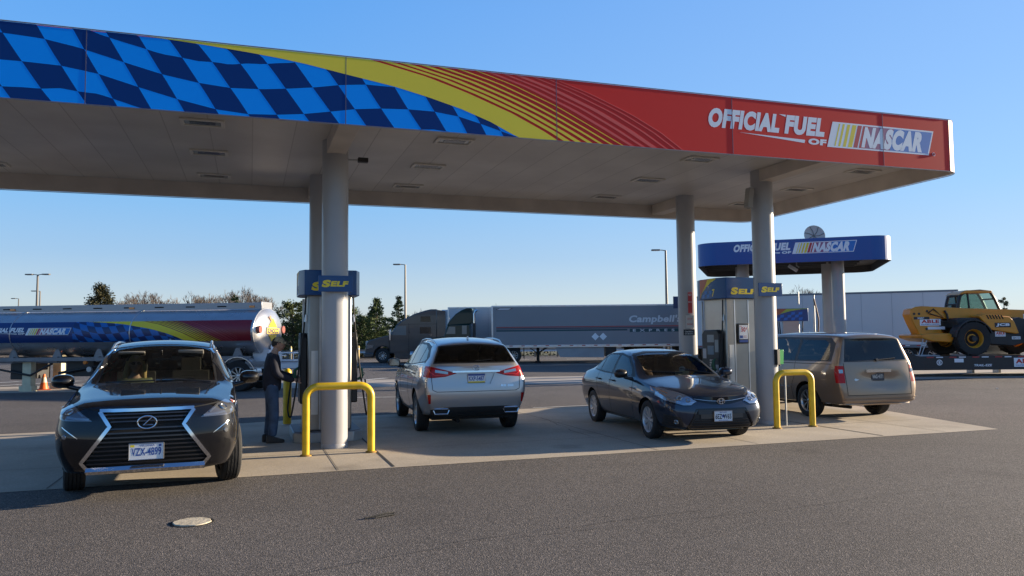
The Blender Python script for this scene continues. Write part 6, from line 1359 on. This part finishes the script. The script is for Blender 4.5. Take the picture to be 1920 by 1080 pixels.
def head_mesh(mb, c, rz=0, tilt=0, s=1):
    # skull ellipsoid pushed into a face: brow, nose, chin, ears. c = centre of the head, x forward
    M = Matrix.Translation(c) @ Matrix.Rotation(rz, 4, 'Z') @ Matrix.Rotation(tilt, 4, 'Y'); n, m = 24, 18; vs = []; fs = []
    for i in range(m+1):
        th = math.pi*i/m
        for k in range(n):
            ph = 2*math.pi*k/n; x, y, z = math.sin(th)*math.cos(ph), math.sin(th)*math.sin(ph), math.cos(th)
            rx, ry, rz_ = .098, .076, .118
            p = Vector((x*rx, y*ry, z*rz_))
            if z < -.1: p.x *= 1-.10*(-z); p.y *= 1-.35*(-z); p.x += .012*(-z)
            if x > .2:
                p.x += .024*math.exp(-((y*1.0)/.16)**2)*math.exp(-((z+.12)/.20)**2)
                p.x -= .010*math.exp(-((abs(y)-.38)/.15)**2)*math.exp(-((z-.12)/.12)**2)
                p.x += .008*math.exp(-(y/.3)**2)*math.exp(-((z+.50)/.10)**2)+.010*math.exp(-(y/.3)**2)*math.exp(-((z+.86)/.15)**2)
            vs.append(M @ (p*s))
    for i in range(m):
        for k in range(n): fs.append((i*n+k, (i+1)*n+k, (i+1)*n+(k+1) % n, i*n+(k+1) % n))
    mb.add(vs, fs)
    for sd in (1, -1):
        e = [M @ (Vector((-.005+.018*math.cos(a), sd*.078, -.005+.030*math.sin(a)))*s) for a in [i*math.pi/5 for i in range(10)]]; mb.tube(e, .007, 5, closed=True)
    return M
def face_bits(root, M, s=1):
    mb = MB()
    for sd in (1, -1):
        c = M @ Vector((.084*s, sd*.030*s, .012*s)); mb.mi = 0; mb.lathe([(0, .006), (.009, .003), (.012, -.004)], 10, Matrix.Translation(c) @ M.to_3x3().to_4x4() @ Matrix.Rotation(R(90), 4, 'Y')); mb.mi = 1
        mb.lathe([(0, .0075), (.005, .005)], 8, Matrix.Translation(c) @ M.to_3x3().to_4x4() @ Matrix.Rotation(R(90), 4, 'Y')); mb.tube([M @ Vector((.090*s, sd*.018*s, .030*s)), M @ Vector((.082*s, sd*.044*s, .030*s))], .004, 4)
    mb.mi = 2; mb.tube([M @ Vector((.090*s, -.02*s, -.060*s)), M @ Vector((.098*s, 0, -.058*s)), M @ Vector((.090*s, .02*s, -.060*s))], .005, 5)
    mb.build('face_features', [mat('eye_white', (.6, .6, .58), .3), mat('eye_brow', (.05, .03, .02), .7), mat('lips', (.40, .16, .13), .5)], root)
def hand(mb, p, d, palm_n, s=1, curl=.5, thumb_sd=1):
    d = Vector(d).normalized(); n = Vector(palm_n).normalized(); side = d.cross(n).normalized(); p = Vector(p)
    mb.tube([p, p+d*.045, p+d*.085], [.026, .038, .036], 8)
    for i, L in enumerate((.068, .078, .073, .058)):
        b = p+d*.080+side*(-.030+.020*i); q = [b]; dd = d.copy()
        for k in range(3): dd = (dd*math.cos(curl)+n*math.sin(curl)).normalized(); q.append(q[-1]+dd*L*(.44, .32, .24)[k])
        mb.tube(q, [.0100, .0095, .0088, .0065], 6)
    b = p+d*.025-side*.030*thumb_sd; mb.tube([b, b+(d*.5-side*.8*thumb_sd+n*.3)*.035, b+(d*.9-side*.6*thumb_sd+n*.6)*.060], [.013, .012, .008], 6)
man = link(bpy.data.objects.new('person', bpy.data.meshes.new('tmp')))
P0 = (.36, 13.50, 0); mrz = R(4)
B = [[(0, 0, .95, .10), (-.005, 0, 1.12, .10), (.01, 0, 1.32, .12), (.03, 0, 1.45, .07), (.055, 0, 1.53, .055), (.07, 0, 1.58, .05)],
     [(.01, 0, 1.32, .12), (.01, -.17, 1.40, .06), (.05, -.21, 1.14, .045), (.28, -.17, 1.03, .038), (.37, -.14, 1.02, .026)],
     [(.01, 0, 1.32, .12), (.01, .17, 1.40, .06), (.08, .20, 1.15, .045), (.31, .10, 1.08, .038), (.39, .07, 1.06, .026)],
     [(0, 0, .95, .10), (0, -.09, .88, .085), (.03, -.10, .50, .055), (-.01, -.10, .09, .04)],
     [(0, 0, .95, .10), (0, .09, .88, .085), (-.01, .10, .50, .055), (-.05, .11, .09, .04)]]
V, F = skin_mesh(B); mb = MB(); mb.add(V, F); HM = head_mesh(mb, Vector((.095, 0, 1.615)), 0, R(12)); hand(mb, (.36, -.14, 1.02), (1, .1, -.1), (0, .2, -1), curl=.55); hand(mb, (.385, .07, 1.06), (1, 0, -.1), (0, 0, -1), curl=.5, thumb_sd=-1)
o = mb.build('person', K['skin'], smooth=60, fix=True); bpy.data.objects.remove(man); man = o; man.location = P0; man.rotation_euler = (0, 0, mrz)
tag(man, 'person in tan cap, black jumper and blue jeans reaching for the left pump nozzle', 'person')
def wear(nm, chains, m, extra=None, bump=None):
    V, F = skin_mesh(chains); mb = MB(); mb.add(V, F)
    if extra: extra(mb)
    return mb.build(nm, m, man, smooth=60)
SW = mat('jumper_black', (.022, .024, .036), .9, 0, 0, .3, 6, .6, 18); JE = mat('jeans', (.06, .10, .17), .85, 0, 0, .35, 7, .6, 20)
wear('jumper', [[(.0, 0, .80, .150), (.0, 0, .94, .166), (-.01, 0, 1.08, .165), (0, 0, 1.30, .165), (.015, 0, 1.43, .10), (.03, 0, 1.48, .075)],
     [(0, 0, 1.30, .165), (.0, -.185, 1.395, .085), (.04, -.225, 1.13, .070), (.27, -.175, 1.03, .056), (.34, -.15, 1.02, .045)],
     [(0, 0, 1.30, .165), (.0, .185, 1.395, .085), (.07, .215, 1.14, .070), (.29, .11, 1.08, .056), (.36, .08, 1.06, .045)]], SW)
wear('jeans', [[(-.005, 0, 1.04, .13), (-.01, 0, .90, .15), (-.005, -.095, .80, .108), (.03, -.105, .48, .085), (.015, -.105, .28, .080), (-.005, -.105, .10, .078)], [(-.01, 0, .90, .15), (-.005, .095, .80, .108), (-.01, .105, .48, .085), (-.03, .11, .28, .080), (-.045, .115, .10, .078)]], JE)
for sd, x in ((-1, 0), (1, -.045)):
    mb = MB(); y = sd*.108
    for zc, (hx, hy, hz) in (): pass
    vs = []; fs = []
    for i, (xx, w, z0, z1) in enumerate(((-.10, .028, .0, .10), (-.085, .042, 0, .13), (-.03, .044, 0, .13), (.04, .045, 0, .10), (.11, .052, 0, .075), (.17, .045, 0, .06), (.195, .022, .01, .045))):
        vs += [(x+xx, y-w, z0), (x+xx, y+w, z0), (x+xx, y+w*.8, z1), (x+xx, y-w*.8, z1)]
    for i in range(6):
        for k in range(4): fs.append((i*4+k, i*4+(k+1) % 4, i*4+4+(k+1) % 4, i*4+4+k))
    fs += [(0, 1, 2, 3), (27, 26, 25, 24)]; mb.add(vs, fs); mb.build('boot', mat('boot_brown', (.035, .025, .018), .6), man, bevel=.01, sub=1)
mb = MB(); 
def scalp(mb, M, rmax, z0, s=1.0, fr=.0):
    vs = []; fs = []; n = 24; m = 8
    for i in range(m+1):
        t = i/m; th = t*math.acos(max(-1, min(1, z0)))
        for k in range(n): ph = 2*math.pi*k/n; vs.append(M @ Vector(((.098+rmax)*math.sin(th)*math.cos(ph)-.004, (.076+rmax)*math.sin(th)*math.sin(ph), (.118+rmax)*math.cos(th))))
    for i in range(m):
        for k in range(n): fs.append((i*n+k, (i+1)*n+k, (i+1)*n+(k+1) % n, i*n+(k+1) % n))
    mb.add(vs, fs)
scalp(mb, HM, .012, .28); n = 10
vs = [HM @ Vector((.085+.010*math.sin(a), .075*math.cos(a), .040)) for a in [math.pi*i/n for i in range(n+1)]]+[HM @ Vector((.09+.095*math.sin(a), .070*math.cos(a), .028)) for a in [math.pi*i/n for i in range(n+1)]]
vs = [HM @ Vector((.02+.092*math.sin(a), .086*math.cos(a), .040)) for a in [math.pi*i/n for i in range(n+1)]]+[HM @ Vector((.03+.160*math.sin(a), .080*math.cos(a), .028)) for a in [math.pi*i/n for i in range(n+1)]]
vs += [v+Vector((0, 0, -.006)) for v in vs]; N_ = n+1
mb.add(vs, [(i, i+1, N_+i+1, N_+i) for i in range(n)]+[(2*N_+i, 3*N_+i, 3*N_+i+1, 2*N_+i+1) for i in range(n)]+[(N_+i, N_+i+1, 3*N_+i+1, 3*N_+i) for i in range(n)])
mb.build('cap', mat('cap_tan', (.42, .31, .19), .9, 0, 0, .4, 40), man)
mb = MB(); scalp(mb, HM @ Matrix.Rotation(R(-38), 4, 'Y'), .006, .05); mb.build('hair', mat('hair_dark', (.03, .022, .016), .8), man)
face_bits(man, HM)
def seated(car, local, rz, label, shirt, hair, long_hair=False, glasses=False, s=1.0):
    c = Matrix.Translation(car.location) @ Matrix.Rotation(car.rotation_euler.z, 4, 'Z'); w = c @ Vector(local)
    V, F = skin_mesh([[(0, 0, 0, .12), (-.03, 0, .22, .12), (-.05, 0, .42, .13), (-.04, 0, .56, .06), (-.01, 0, .66, .045)],
                      [(-.05, 0, .42, .13), (-.05, -.16, .48, .055), (.02, -.21, .24, .042), (.22, -.14, .22, .032), (.28, -.10, .26, .026)],
                      [(-.05, 0, .42, .13), (-.05, .16, .48, .055), (.02, .21, .24, .042), (.22, .14, .22, .032), (.28, .10, .26, .026)],
                      [(0, 0, 0, .12), (.08, -.10, .0, .085), (.42, -.12, .04, .06), (.50, -.12, -.28, .045)], [(0, 0, 0, .12), (.08, .10, .0, .085), (.42, .12, .04, .06), (.50, .12, -.28, .045)]])
    mb = MB(); mb.add(V, F); M = head_mesh(mb, Vector((.0, 0, .73)), 0, R(5)); hand(mb, (.27, -.10, .26), (1, .4, .2), (0, 1, 0)); hand(mb, (.27, .10, .26), (1, -.4, .2), (0, -1, 0), thumb_sd=-1)
    o = mb.build('person', K['skin'], smooth=60); o.location = w; o.rotation_euler = (0, 0, car.rotation_euler.z+rz); tag(o, label, 'person')
    V, F = skin_mesh([[(0, 0, .05, .14), (-.03, 0, .22, .145), (-.05, 0, .42, .155), (-.045, 0, .53, .09)], [(-.05, 0, .42, .155), (-.05, -.17, .48, .075), (.01, -.22, .25, .062), (.18, -.155, .225, .05)], [(-.05, 0, .42, .155), (-.05, .17, .48, .075), (.01, .22, .25, .062), (.18, .155, .225, .05)]])
    mb = MB(); mb.add(V, F); mb.build('top', shirt, o, smooth=60)
    V, F = skin_mesh([[(0, 0, -.02, .14), (.08, -.10, -.01, .105), (.42, -.12, .04, .08), (.50, -.12, -.28, .065)], [(0, 0, -.02, .14), (.08, .10, -.01, .105), (.42, .12, .04, .08), (.50, .12, -.28, .065)]])
    mb = MB(); mb.add(V, F); mb.build('trousers', JE, o, smooth=60)
    mb = MB(); scalp(mb, M @ Matrix.Rotation(R(-30), 4, 'Y'), .012, -.05)
    if long_hair:
        for k in range(9): a = R(100+k*20); mb.tube([M @ Vector((.09*math.cos(a), .085*math.sin(a), .03)), M @ Vector((.10*math.cos(a), .11*math.sin(a), -.12)), M @ Vector((.07*math.cos(a)+.01, .12*math.sin(a), -.26))], [.03, .038, .022], 7)
    mb.build('hair', hair, o, smooth=60); face_bits(o, M)
    if glasses:
        mb = MB()
        for sd in (1, -1): mb.box(M @ Vector((.092, sd*.032, .012)), (.008, .048, .032)); mb.tube([M @ Vector((.09, sd*.056, .016)), M @ Vector((.0, sd*.080, .016))], .004, 4)
        mb.build('sunglasses', K['gblk'], o)
    return o
seated(black_car, (.10, -.33, .66), R(12), 'fair long-haired passenger in sunglasses behind the windscreen of the black crossover', mat('top_olive', (.16, .16, .08), .9), mat('hair_blond', (.50, .32, .12), .7), True, True)
seated(saloon, (-.12, -.34, .52), R(-10), 'dark-haired person in the front seat of the grey saloon', mat('top_brown', (.12, .05, .03), .9), mat('hair_dark', (.03, .022, .016), .8))
# small things on the saloon dashboard, visor and mirrors inside the cars
c = Matrix.Translation(saloon.location) @ Matrix.Rotation(saloon.rotation_euler.z, 4, 'Z')
tb = empty('tissue_box', c @ Vector((.66, .12, .975)), saloon.rotation_euler.z+.2, 'pale tissue box on the dashboard of the grey saloon', 'tissue box'); mb = MB(); mb.box((0, 0, .045), (.12, .22, .09)); mb.build('carton', mat('carton_pale', (.55, .68, .45), .7), tb, bevel=.005)
mb = MB(); mb.add([(-.03, -.04, .088), (.03, -.03, .088), (.02, .05, .088), (-.02, .04, .088), (-.01, -.05, .16), (.02, .0, .18), (.0, .06, .15)], [(0, 1, 5, 4), (1, 2, 6, 5), (2, 3, 6), (3, 0, 4, 6), (4, 5, 6)]); mb.build('tissue', K['letw'], tb)
for car, xm, zm, w_ in ((black_car, .22, 1.50, .50), (saloon, .12, 1.26, .45)):
    mb = MB(); mb.box((xm, 0, zm), (.03, .24, .07)); mb.cyl((xm, 0, zm), (xm+.06, 0, zm+.07), .01); o = mb.build('inner_mirror', K['blk'], car, bevel=.01)
    for sd in (1, -1): mb = MB(); mb.box((xm+.02, sd*.36, zm+.035), (.025, .32, .10), ry=R(50 if sd > 0 else 70)); mb.build('sun_visor', mat('visor_beige', (.17, .16, .14), .8), car, bevel=.015)
for car, x, y, z in ((black_car, .655, .44, 1.225), (black_car, .70, 0, 1.21)):
    pass
# ---------------------------------------------------------------- trees
BARK = mat('bark', (.12, .095, .075), .9, 0, 0, .3, 6); TWIG = mat('twigs', (.13, .10, .08), .9, 0, 0, .2, 2)
def bare_tree(seed, h):
    rnd = random.Random(seed); t = empty('bare_tree'); mt = MB(); mc = MB()
    def grow(p, d, L, r, lvl):
        q = [p]; dd = d.copy()
        for k in range(3):
            dd = (dd+Vector((rnd.uniform(-.16, .16), rnd.uniform(-.16, .16), rnd.uniform(-.02, .12)))).normalized(); q.append(q[-1]+dd*L/3)
        (mt if lvl < 2 else mc).tube(q, [r, r*.88, r*.75, r*.6], 6 if lvl < 2 else 3, cap=False)
        if lvl >= 6: return
        for k in range(rnd.choice((2, 3, 3)) if lvl < 5 else 3):
            a = rnd.uniform(0, 6.28); sp = rnd.uniform(.35, .75); nd = (dd+Vector((math.cos(a)*sp, math.sin(a)*sp, rnd.uniform(-.05, .3)))).normalized()
            grow(q[rnd.choice((2, 3, 3))] if lvl else q[3], nd, L*rnd.uniform(.62, .82), max(.017, r*.55), lvl+1)
    grow(Vector((0, 0, 0)), Vector((0, 0, 1)), h*.28, h*.018, 0)
    mt.build('trunk', BARK, t); mc.build('crown', TWIG, t, fix=False); return t
def leafm(nm, c1, c2): return mat(nm, c1, .75, 0, 0, 0, 1.3, 0, 40, .3, c2)
def needle_tree(seed, h, w, m1, conical=True, dens=1.0, broad=False):
    rnd = random.Random(seed); t = empty('conifer_tree' if conical else 'evergreen_tree'); mt = MB(); mt.tube([(0, 0, 0), (.05, 0, h*.5), (0, 0, h*.95)], [h*.022, h*.014, .02], 7)
    mc = MB(); lobes = [(rnd.uniform(0, 6.28), rnd.uniform(.15, .9), rnd.uniform(.75, 1.2)) for _ in range(9)]
    n = int(4600*dens)
    limbs = []
    for i in range(int(70*dens)):
        z = h*(.06+.9*rnd.random()**.9) if conical else h*(.12+.85*rnd.random()); f = z/h
        rr = w*(1-f)**.8+.12 if conical else w*math.sqrt(max(.02, 1-((f-.45)/.58)**2))
        a = rnd.uniform(0, 6.28); k = 1.0
        for la, lz, ls in lobes:
            k += .28*(ls-1)*math.exp(-((math.cos(a-la)-1)/.3)**2)*math.exp(-((f-lz)/.15)**2)*3
        rr *= k*rnd.uniform(.72, 1.12); limbs.append((a, z, rr))
        mt.tube([(0, 0, z-rr*.15), (rr*.8*math.cos(a), rr*.8*math.sin(a), z+rr*(.1 if conical else .3))], [.03, .012], 4, cap=False)
    for i in range(n):
        a, z, rr = rnd.choice(limbs); s_ = rnd.random()**.55; p = Vector((rr*s_*math.cos(a), rr*s_*math.sin(a), z+rr*s_*(.05 if conical else .25)))
        p += Vector((rnd.gauss(0, .13), rnd.gauss(0, .13), rnd.gauss(0, .16)))*(w*.45 if w > .8 else .5)
        sz = rnd.uniform(.06, .15)*(w/1.8)**.35; d = Vector((math.cos(a)+rnd.gauss(0, .5), math.sin(a)+rnd.gauss(0, .5), rnd.gauss(.1, .5))).normalized(); e = d.cross(Vector((rnd.gauss(0, 1), rnd.gauss(0, 1), rnd.gauss(0, 1)))).normalized()
        mc.add([p-e*sz*.5, p+d*sz*1.3, p+e*sz*.5, p-d*sz*.4], [(0, 1, 2, 3)])
    mt.build('trunk', BARK, t); mc.build('crown', m1, t, fix=False); return t
EV1 = leafm('needles_dark', (.022, .045, .016), (.07, .10, .03)); EV2 = leafm('leaves_olive', (.035, .055, .018), (.10, .12, .04)); EV3 = leafm('cedar_brown', (.035, .038, .016), (.085, .075, .035))
def put(t, px, d, scale, label, group, rz=0, src=None):
    q = LF((px-960)/FPX*d, d); t.location = q; t.scale = (scale,)*3; t.rotation_euler = (0, 0, rz); tag(t, label, 'tree', group); return t
def top(px, y, d): return 1.7+((631.5-.0099*(px-960))-y)/FPX*d
protoB = [bare_tree(s, 9) for s in (1, 5, 8)]; usedB = [False]*3
GB = 'leafless trees along the far edge'; GE = 'evergreens behind the guardrail'
bl_ = [(232, 553, 120, 'leafless tree just right of the dark conifer over the tanker'), (262, 541, 118, 'leafless tree, second right of the dark conifer over the tanker'), (284, 538, 124, 'twin-topped leafless tree above the middle of the tanker'), (322, 545, 122, 'leafless tree behind the tanker left of the widest gap in the treeline'), (350, 543, 118, 'leafless tree above the red part of the tanker artwork'),
       (375, 549, 126, 'low thin leafless tree above the tanker red section'), (408, 535, 116, 'tall round leafless tree left of the small green conifer'), (466, 532, 114, 'tallest leafless tree, right of the small green conifer'), (498, 546, 118, 'leafless tree over the tanker rear badge'), (522, 553, 112, 'drooping leafless tree nearest the left pump'),
       (660, 572, 90, 'leafless tree right of the left columns above the evergreens'), (868, 570, 125, 'thin leafless top above the white trailer left end'), (927, 563, 125, 'leafless tree top above the grey trailer front'), (1492, 531, 80, 'leafless tree left above the big white trailer'), (1530, 537, 84, 'leafless tree beside the diesel canopy column above the white trailer'), (785, 573, 100, 'leafless tree top directly behind the sleeper cab roof')]
bl_ += [(px_, y_, 116+7*math.sin(px_), lb_) for px_, y_, lb_ in ((246, 556, 'short leafless tree between the first two beyond the dark conifer'), (303, 552, 'short leafless tree left of the tanker middle'), (337, 552, 'short leafless tree at the start of the yellow tank stripe'), (362, 550, 'short leafless tree over the yellow tank stripe'), (392, 546, 'leafless tree leaning left of the tall round one'), (424, 545, 'leafless tree touching the small green conifer'), (450, 543, 'leafless tree close behind the small green conifer'), (482, 544, 'leafless tree right of the tallest one'), (510, 551, 'leafless tree over the tanker end cap'), (272, 549, 'short leafless tree left of the twin-topped one'))]
for i, (px, y, d, lb) in enumerate(bl_):
    k = i % 3; t = protoB[k] if not usedB[k] else copy_tree(protoB[k]); usedB[k] = True
    put(t, px, d, top(px, y, d)/8.6, lb, GB, i*1.3)
t = needle_tree(21, 8.5, 3.7, EV3, True, 1.7); put(t, 187, 98, top(187, 533, 98)/8.4, 'dark bushy conifer rising alone behind the tanker at left', GB)
t = needle_tree(22, 6, 1.0, EV1, True, .5); put(t, 439, 105, top(439, 550, 105)/6, 'small narrow green conifer among the bare trees over the tanker', GB)
t = needle_tree(23, 6, 1.75, EV1, True, 1.2); put(t, 705, 68, top(705, 556, 68)/6.1, 'dark pointed conifer left of the light pole', GE)
t2 = needle_tree(24, 6, 1.15, EV1, True, 1.0); put(t2, 747, 72, top(747, 551, 72)/6.1, 'narrow pointed conifer directly beside the light pole', GE)
bp = needle_tree(31, 4.5, 1.9, EV2, False, 1.2); bq = needle_tree(32, 4.5, 1.7, EV1, False, 1.2); us = [0, 0]
for i, (px, y, d, lb) in enumerate(((548, 572, 66, 'rounded dark evergreen behind the man and tanker rear'), (577, 580, 68, 'rounded evergreen half hidden by the left pump'), (610, 590, 70, 'evergreen seen beside the left columns'), (663, 582, 66, 'olive evergreen just right of the left column'), (683, 596, 67, 'lower olive evergreen left of the pointed conifer'), (726, 600, 74, 'low evergreen between the two pointed conifers'), (505, 592, 70, 'evergreen hidden mostly behind the tanker rear'), (772, 596, 72, 'evergreen behind the bonnet of the sleeper cab'), (640, 604, 72, 'shadowed evergreen behind the left column'))):
    k = i % 2; src = (bp, bq)[k]; t = src if not us[k] else copy_tree(src); us[k] = 1; put(t, px, d, top(px, y, d)/4.4, lb, GE, i*2.1)
t = needle_tree(41, 5, .9, leafm('pine_pale', (.07, .085, .045), (.15, .16, .09)), True, .35); put(t, 1882, 60, top(1882, 554, 60)/5, 'pale thin young pine right of the yellow loader cab', GE)
# undergrowth
rnd = random.Random(77); mb = MB()
for i in range(9000):
    l = rnd.uniform(-48, 6); d = 69+rnd.uniform(-1.2, 2.5); h = (1.1+.6*math.sin(l*.6)+.4*math.sin(l*1.7+1)); q = LF(l, d); p = Vector((q.x, q.y, max(.05, rnd.random()*h*1.3)))
    e = Vector((rnd.gauss(0, 1), rnd.gauss(0, 1), rnd.gauss(0, 1))).normalized(); f = e.cross(Vector((rnd.gauss(0, 1), rnd.gauss(0, 1), rnd.gauss(0, 1)))).normalized(); s_ = rnd.uniform(.06, .2); mb.add([p-e*s_*.5, p+f*s_, p+e*s_*.5, p-f*s_*.6], [(0, 1, 2, 3)])
o = mb.build('undergrowth', leafm('brush', (.035, .036, .016), (.085, .07, .035)), fix=False); tag(o, 'tangled dark brush under the evergreens behind the guardrail', 'brush', None, 'stuff')
# guardrail
gr = empty('guardrail', LF(0, 65.5), -YAW, 'long galvanised guardrail in front of the evergreens at the back of the lot', 'guardrail')
mb = MB(); pr = [(-.04, .45), (.03, .50), (.03, .55), (-.03, .60), (.03, .65), (.03, .70), (-.04, .75), (-.06, .75), (-.01, .60), (-.06, .45)]
mb.prism([(a, b) for a, b in pr], -70, 80, 'x'); mb.build('rail', K['galv'], gr)
for k in range(46): 
    if k == 0: mb = MB(); mb.b2((-.07, .06, 0), (.07, .2, .72)); pp = mb.build('post', mat('post_wood', (.16, .14, .12), .8), gr); pp.location = (-38, 0, 0)
    else: c = link(pp.copy()); c.parent = gr; c.location = (-38+k*1.9, 0, 0)
def marker(px, d, label):
    q = LF((px-960)/FPX*d, d); r = empty('marker_post', q, 0, label, 'post', 'yellow marker posts by the guardrail'); mb = MB(); mb.lathe([(.0, 1.12), (.06, 1.10), (.075, 1.04), (.075, 0)], 12); mb.build('sleeve', mat('marker_yellow', (.62, .45, .16), .6), r); mb = MB(); mb.lathe([(.078, .8), (.078, .92)], 12); mb.build('band', K['letw'], r)
marker(545.5, 62, 'yellow post between the standing man and the left pump'); marker(672, 62, 'pale yellow post right of the left column')
# light poles
def light_pole(px, d, y, label, arms, s=1):
    q = LF((px-960)/FPX*d, d); h = top(px, y, d); r = empty('street_lamp', q, -YAW, label, 'street lamp', 'tall lot lights'); mb = MB(); mb.tube([(0, 0, 0), (0, 0, h*.5), (0, 0, h)], [.13*s, .10*s, .07*s], 10); mb.mi = 1; mb.lathe([(.0, .5), (.28, .5), (.30, .46), (.30, 0)], 14); mb.build('pole', [mat('pole_bronze', (.16, .15, .14), .5, .3), M_CONC], r)
    for sd in arms: mb = MB(); mb.tube([(0, 0, h-.02), (sd*.25, 0, h+.02), (sd*.5, 0, h+.03)], .035, 6); mb.build('arm', MATS['pole_bronze'], r); mb = MB(); mb.box((sd*.72, 0, h+.03), (.62, .30, .10)); hd_ = mb.build('lamp_head', MATS['pole_bronze'], r, bevel=.02); mb = MB(); mb.box((sd*.74, 0, h-.025), (.40, .22, .015)); mb.build('lens', K['letw'], hd_)
    return r
light_pole(68, 66, 515, 'tall double-armed lot light at the far left over the tanker', (-1, 1), 1.1)
light_pole(73.5, 92, 546, 'smaller single lot light just right of the double-armed one', (-1,)); light_pole(33.5, 110, 560, 'most distant lot light at the far left edge', (-1,))
light_pole(759.5, 66, 496, 'tall single-arm lot light beside the pointed conifers', (-1,), 1.0)
light_pole(1250, 56, 469, 'tallest single-arm lot light left of the rear right column', (-1,), 1.0)
q = LF((1268-960)/FPX*47, 47); r = empty('direction_sign', q, -YAW, 'small dark blue sign on a post left of the rear right column', 'sign'); mb = MB(); mb.cyl((.2, 0, 0), (.2, 0, 4.1), .05); mb.build('post', K['galv'], r); mb = MB(); mb.b2((-.2, -.03, 3.32), (.7, -.06, 4.05)); mb.build('panel', mat('sign_dark', (.012, .03, .09), .4), r, bevel=.01)
# ---------------------------------------------------------------- split the paired pieces into parts of their own
def split_loose(o):
    me = o.data; bm = bmesh.new(); bm.from_mesh(me); bm.verts.ensure_lookup_table(); seen = set(); groups = []
    for v in bm.verts:
        if v.index in seen: continue
        st = [v]; seen.add(v.index); g = []
        while st:
            a = st.pop(); g.append(a.index)
            for e in a.link_edges:
                b = e.other_vert(a)
                if b.index not in seen: seen.add(b.index); st.append(b)
        groups.append(set(g))
    bm.free()
    if len(groups) < 2 or len(groups) > 12: return
    base = o.name.split('.')[0]; made = []
    for g in groups:
        b = bmesh.new(); b.from_mesh(me); b.verts.ensure_lookup_table(); bmesh.ops.delete(b, geom=[v for v in b.verts if v.index not in g], context='VERTS')
        m2 = bpy.data.meshes.new(base); b.to_mesh(m2); b.free();
        for m in me.materials: m2.materials.append(m)
        n = link(bpy.data.objects.new(base, m2)); n.parent = o.parent; n.matrix_parent_inverse = o.matrix_parent_inverse.copy(); n.location = o.location; n.rotation_euler = o.rotation_euler
        for md in o.modifiers:
            if md.type == 'BEVEL': q = n.modifiers.new('bevel', 'BEVEL'); q.width = md.width; q.segments = md.segments; q.limit_method = 'ANGLE'; q.angle_limit = md.angle_limit
        made.append((n, g))
    for ch in list(o.children): ch.parent = made[0][0]
    bpy.data.objects.remove(o)
bpy.context.view_layer.update()
for o in list(S.objects):
    if o.type == 'MESH' and o.parent and o.name.split('.')[0] in ('headlight', 'tail_light', 'side_window', 'reflector', 'front_trim', 'fog_recess', 'door_handle', 'roof_rail', 'landing_leg', 'landing_gear', 'fuel_tank', 'side_lamp', 'mud_flap', 'marker_lamp', 'exhaust', 'lamp_lens', 'chrome_trim', 'wiper', 'cabinet_rib', 'placard', 'panel_gap', 'lower_trim', 'catwalk_rail', 'tank_band'):
        split_loose(o)
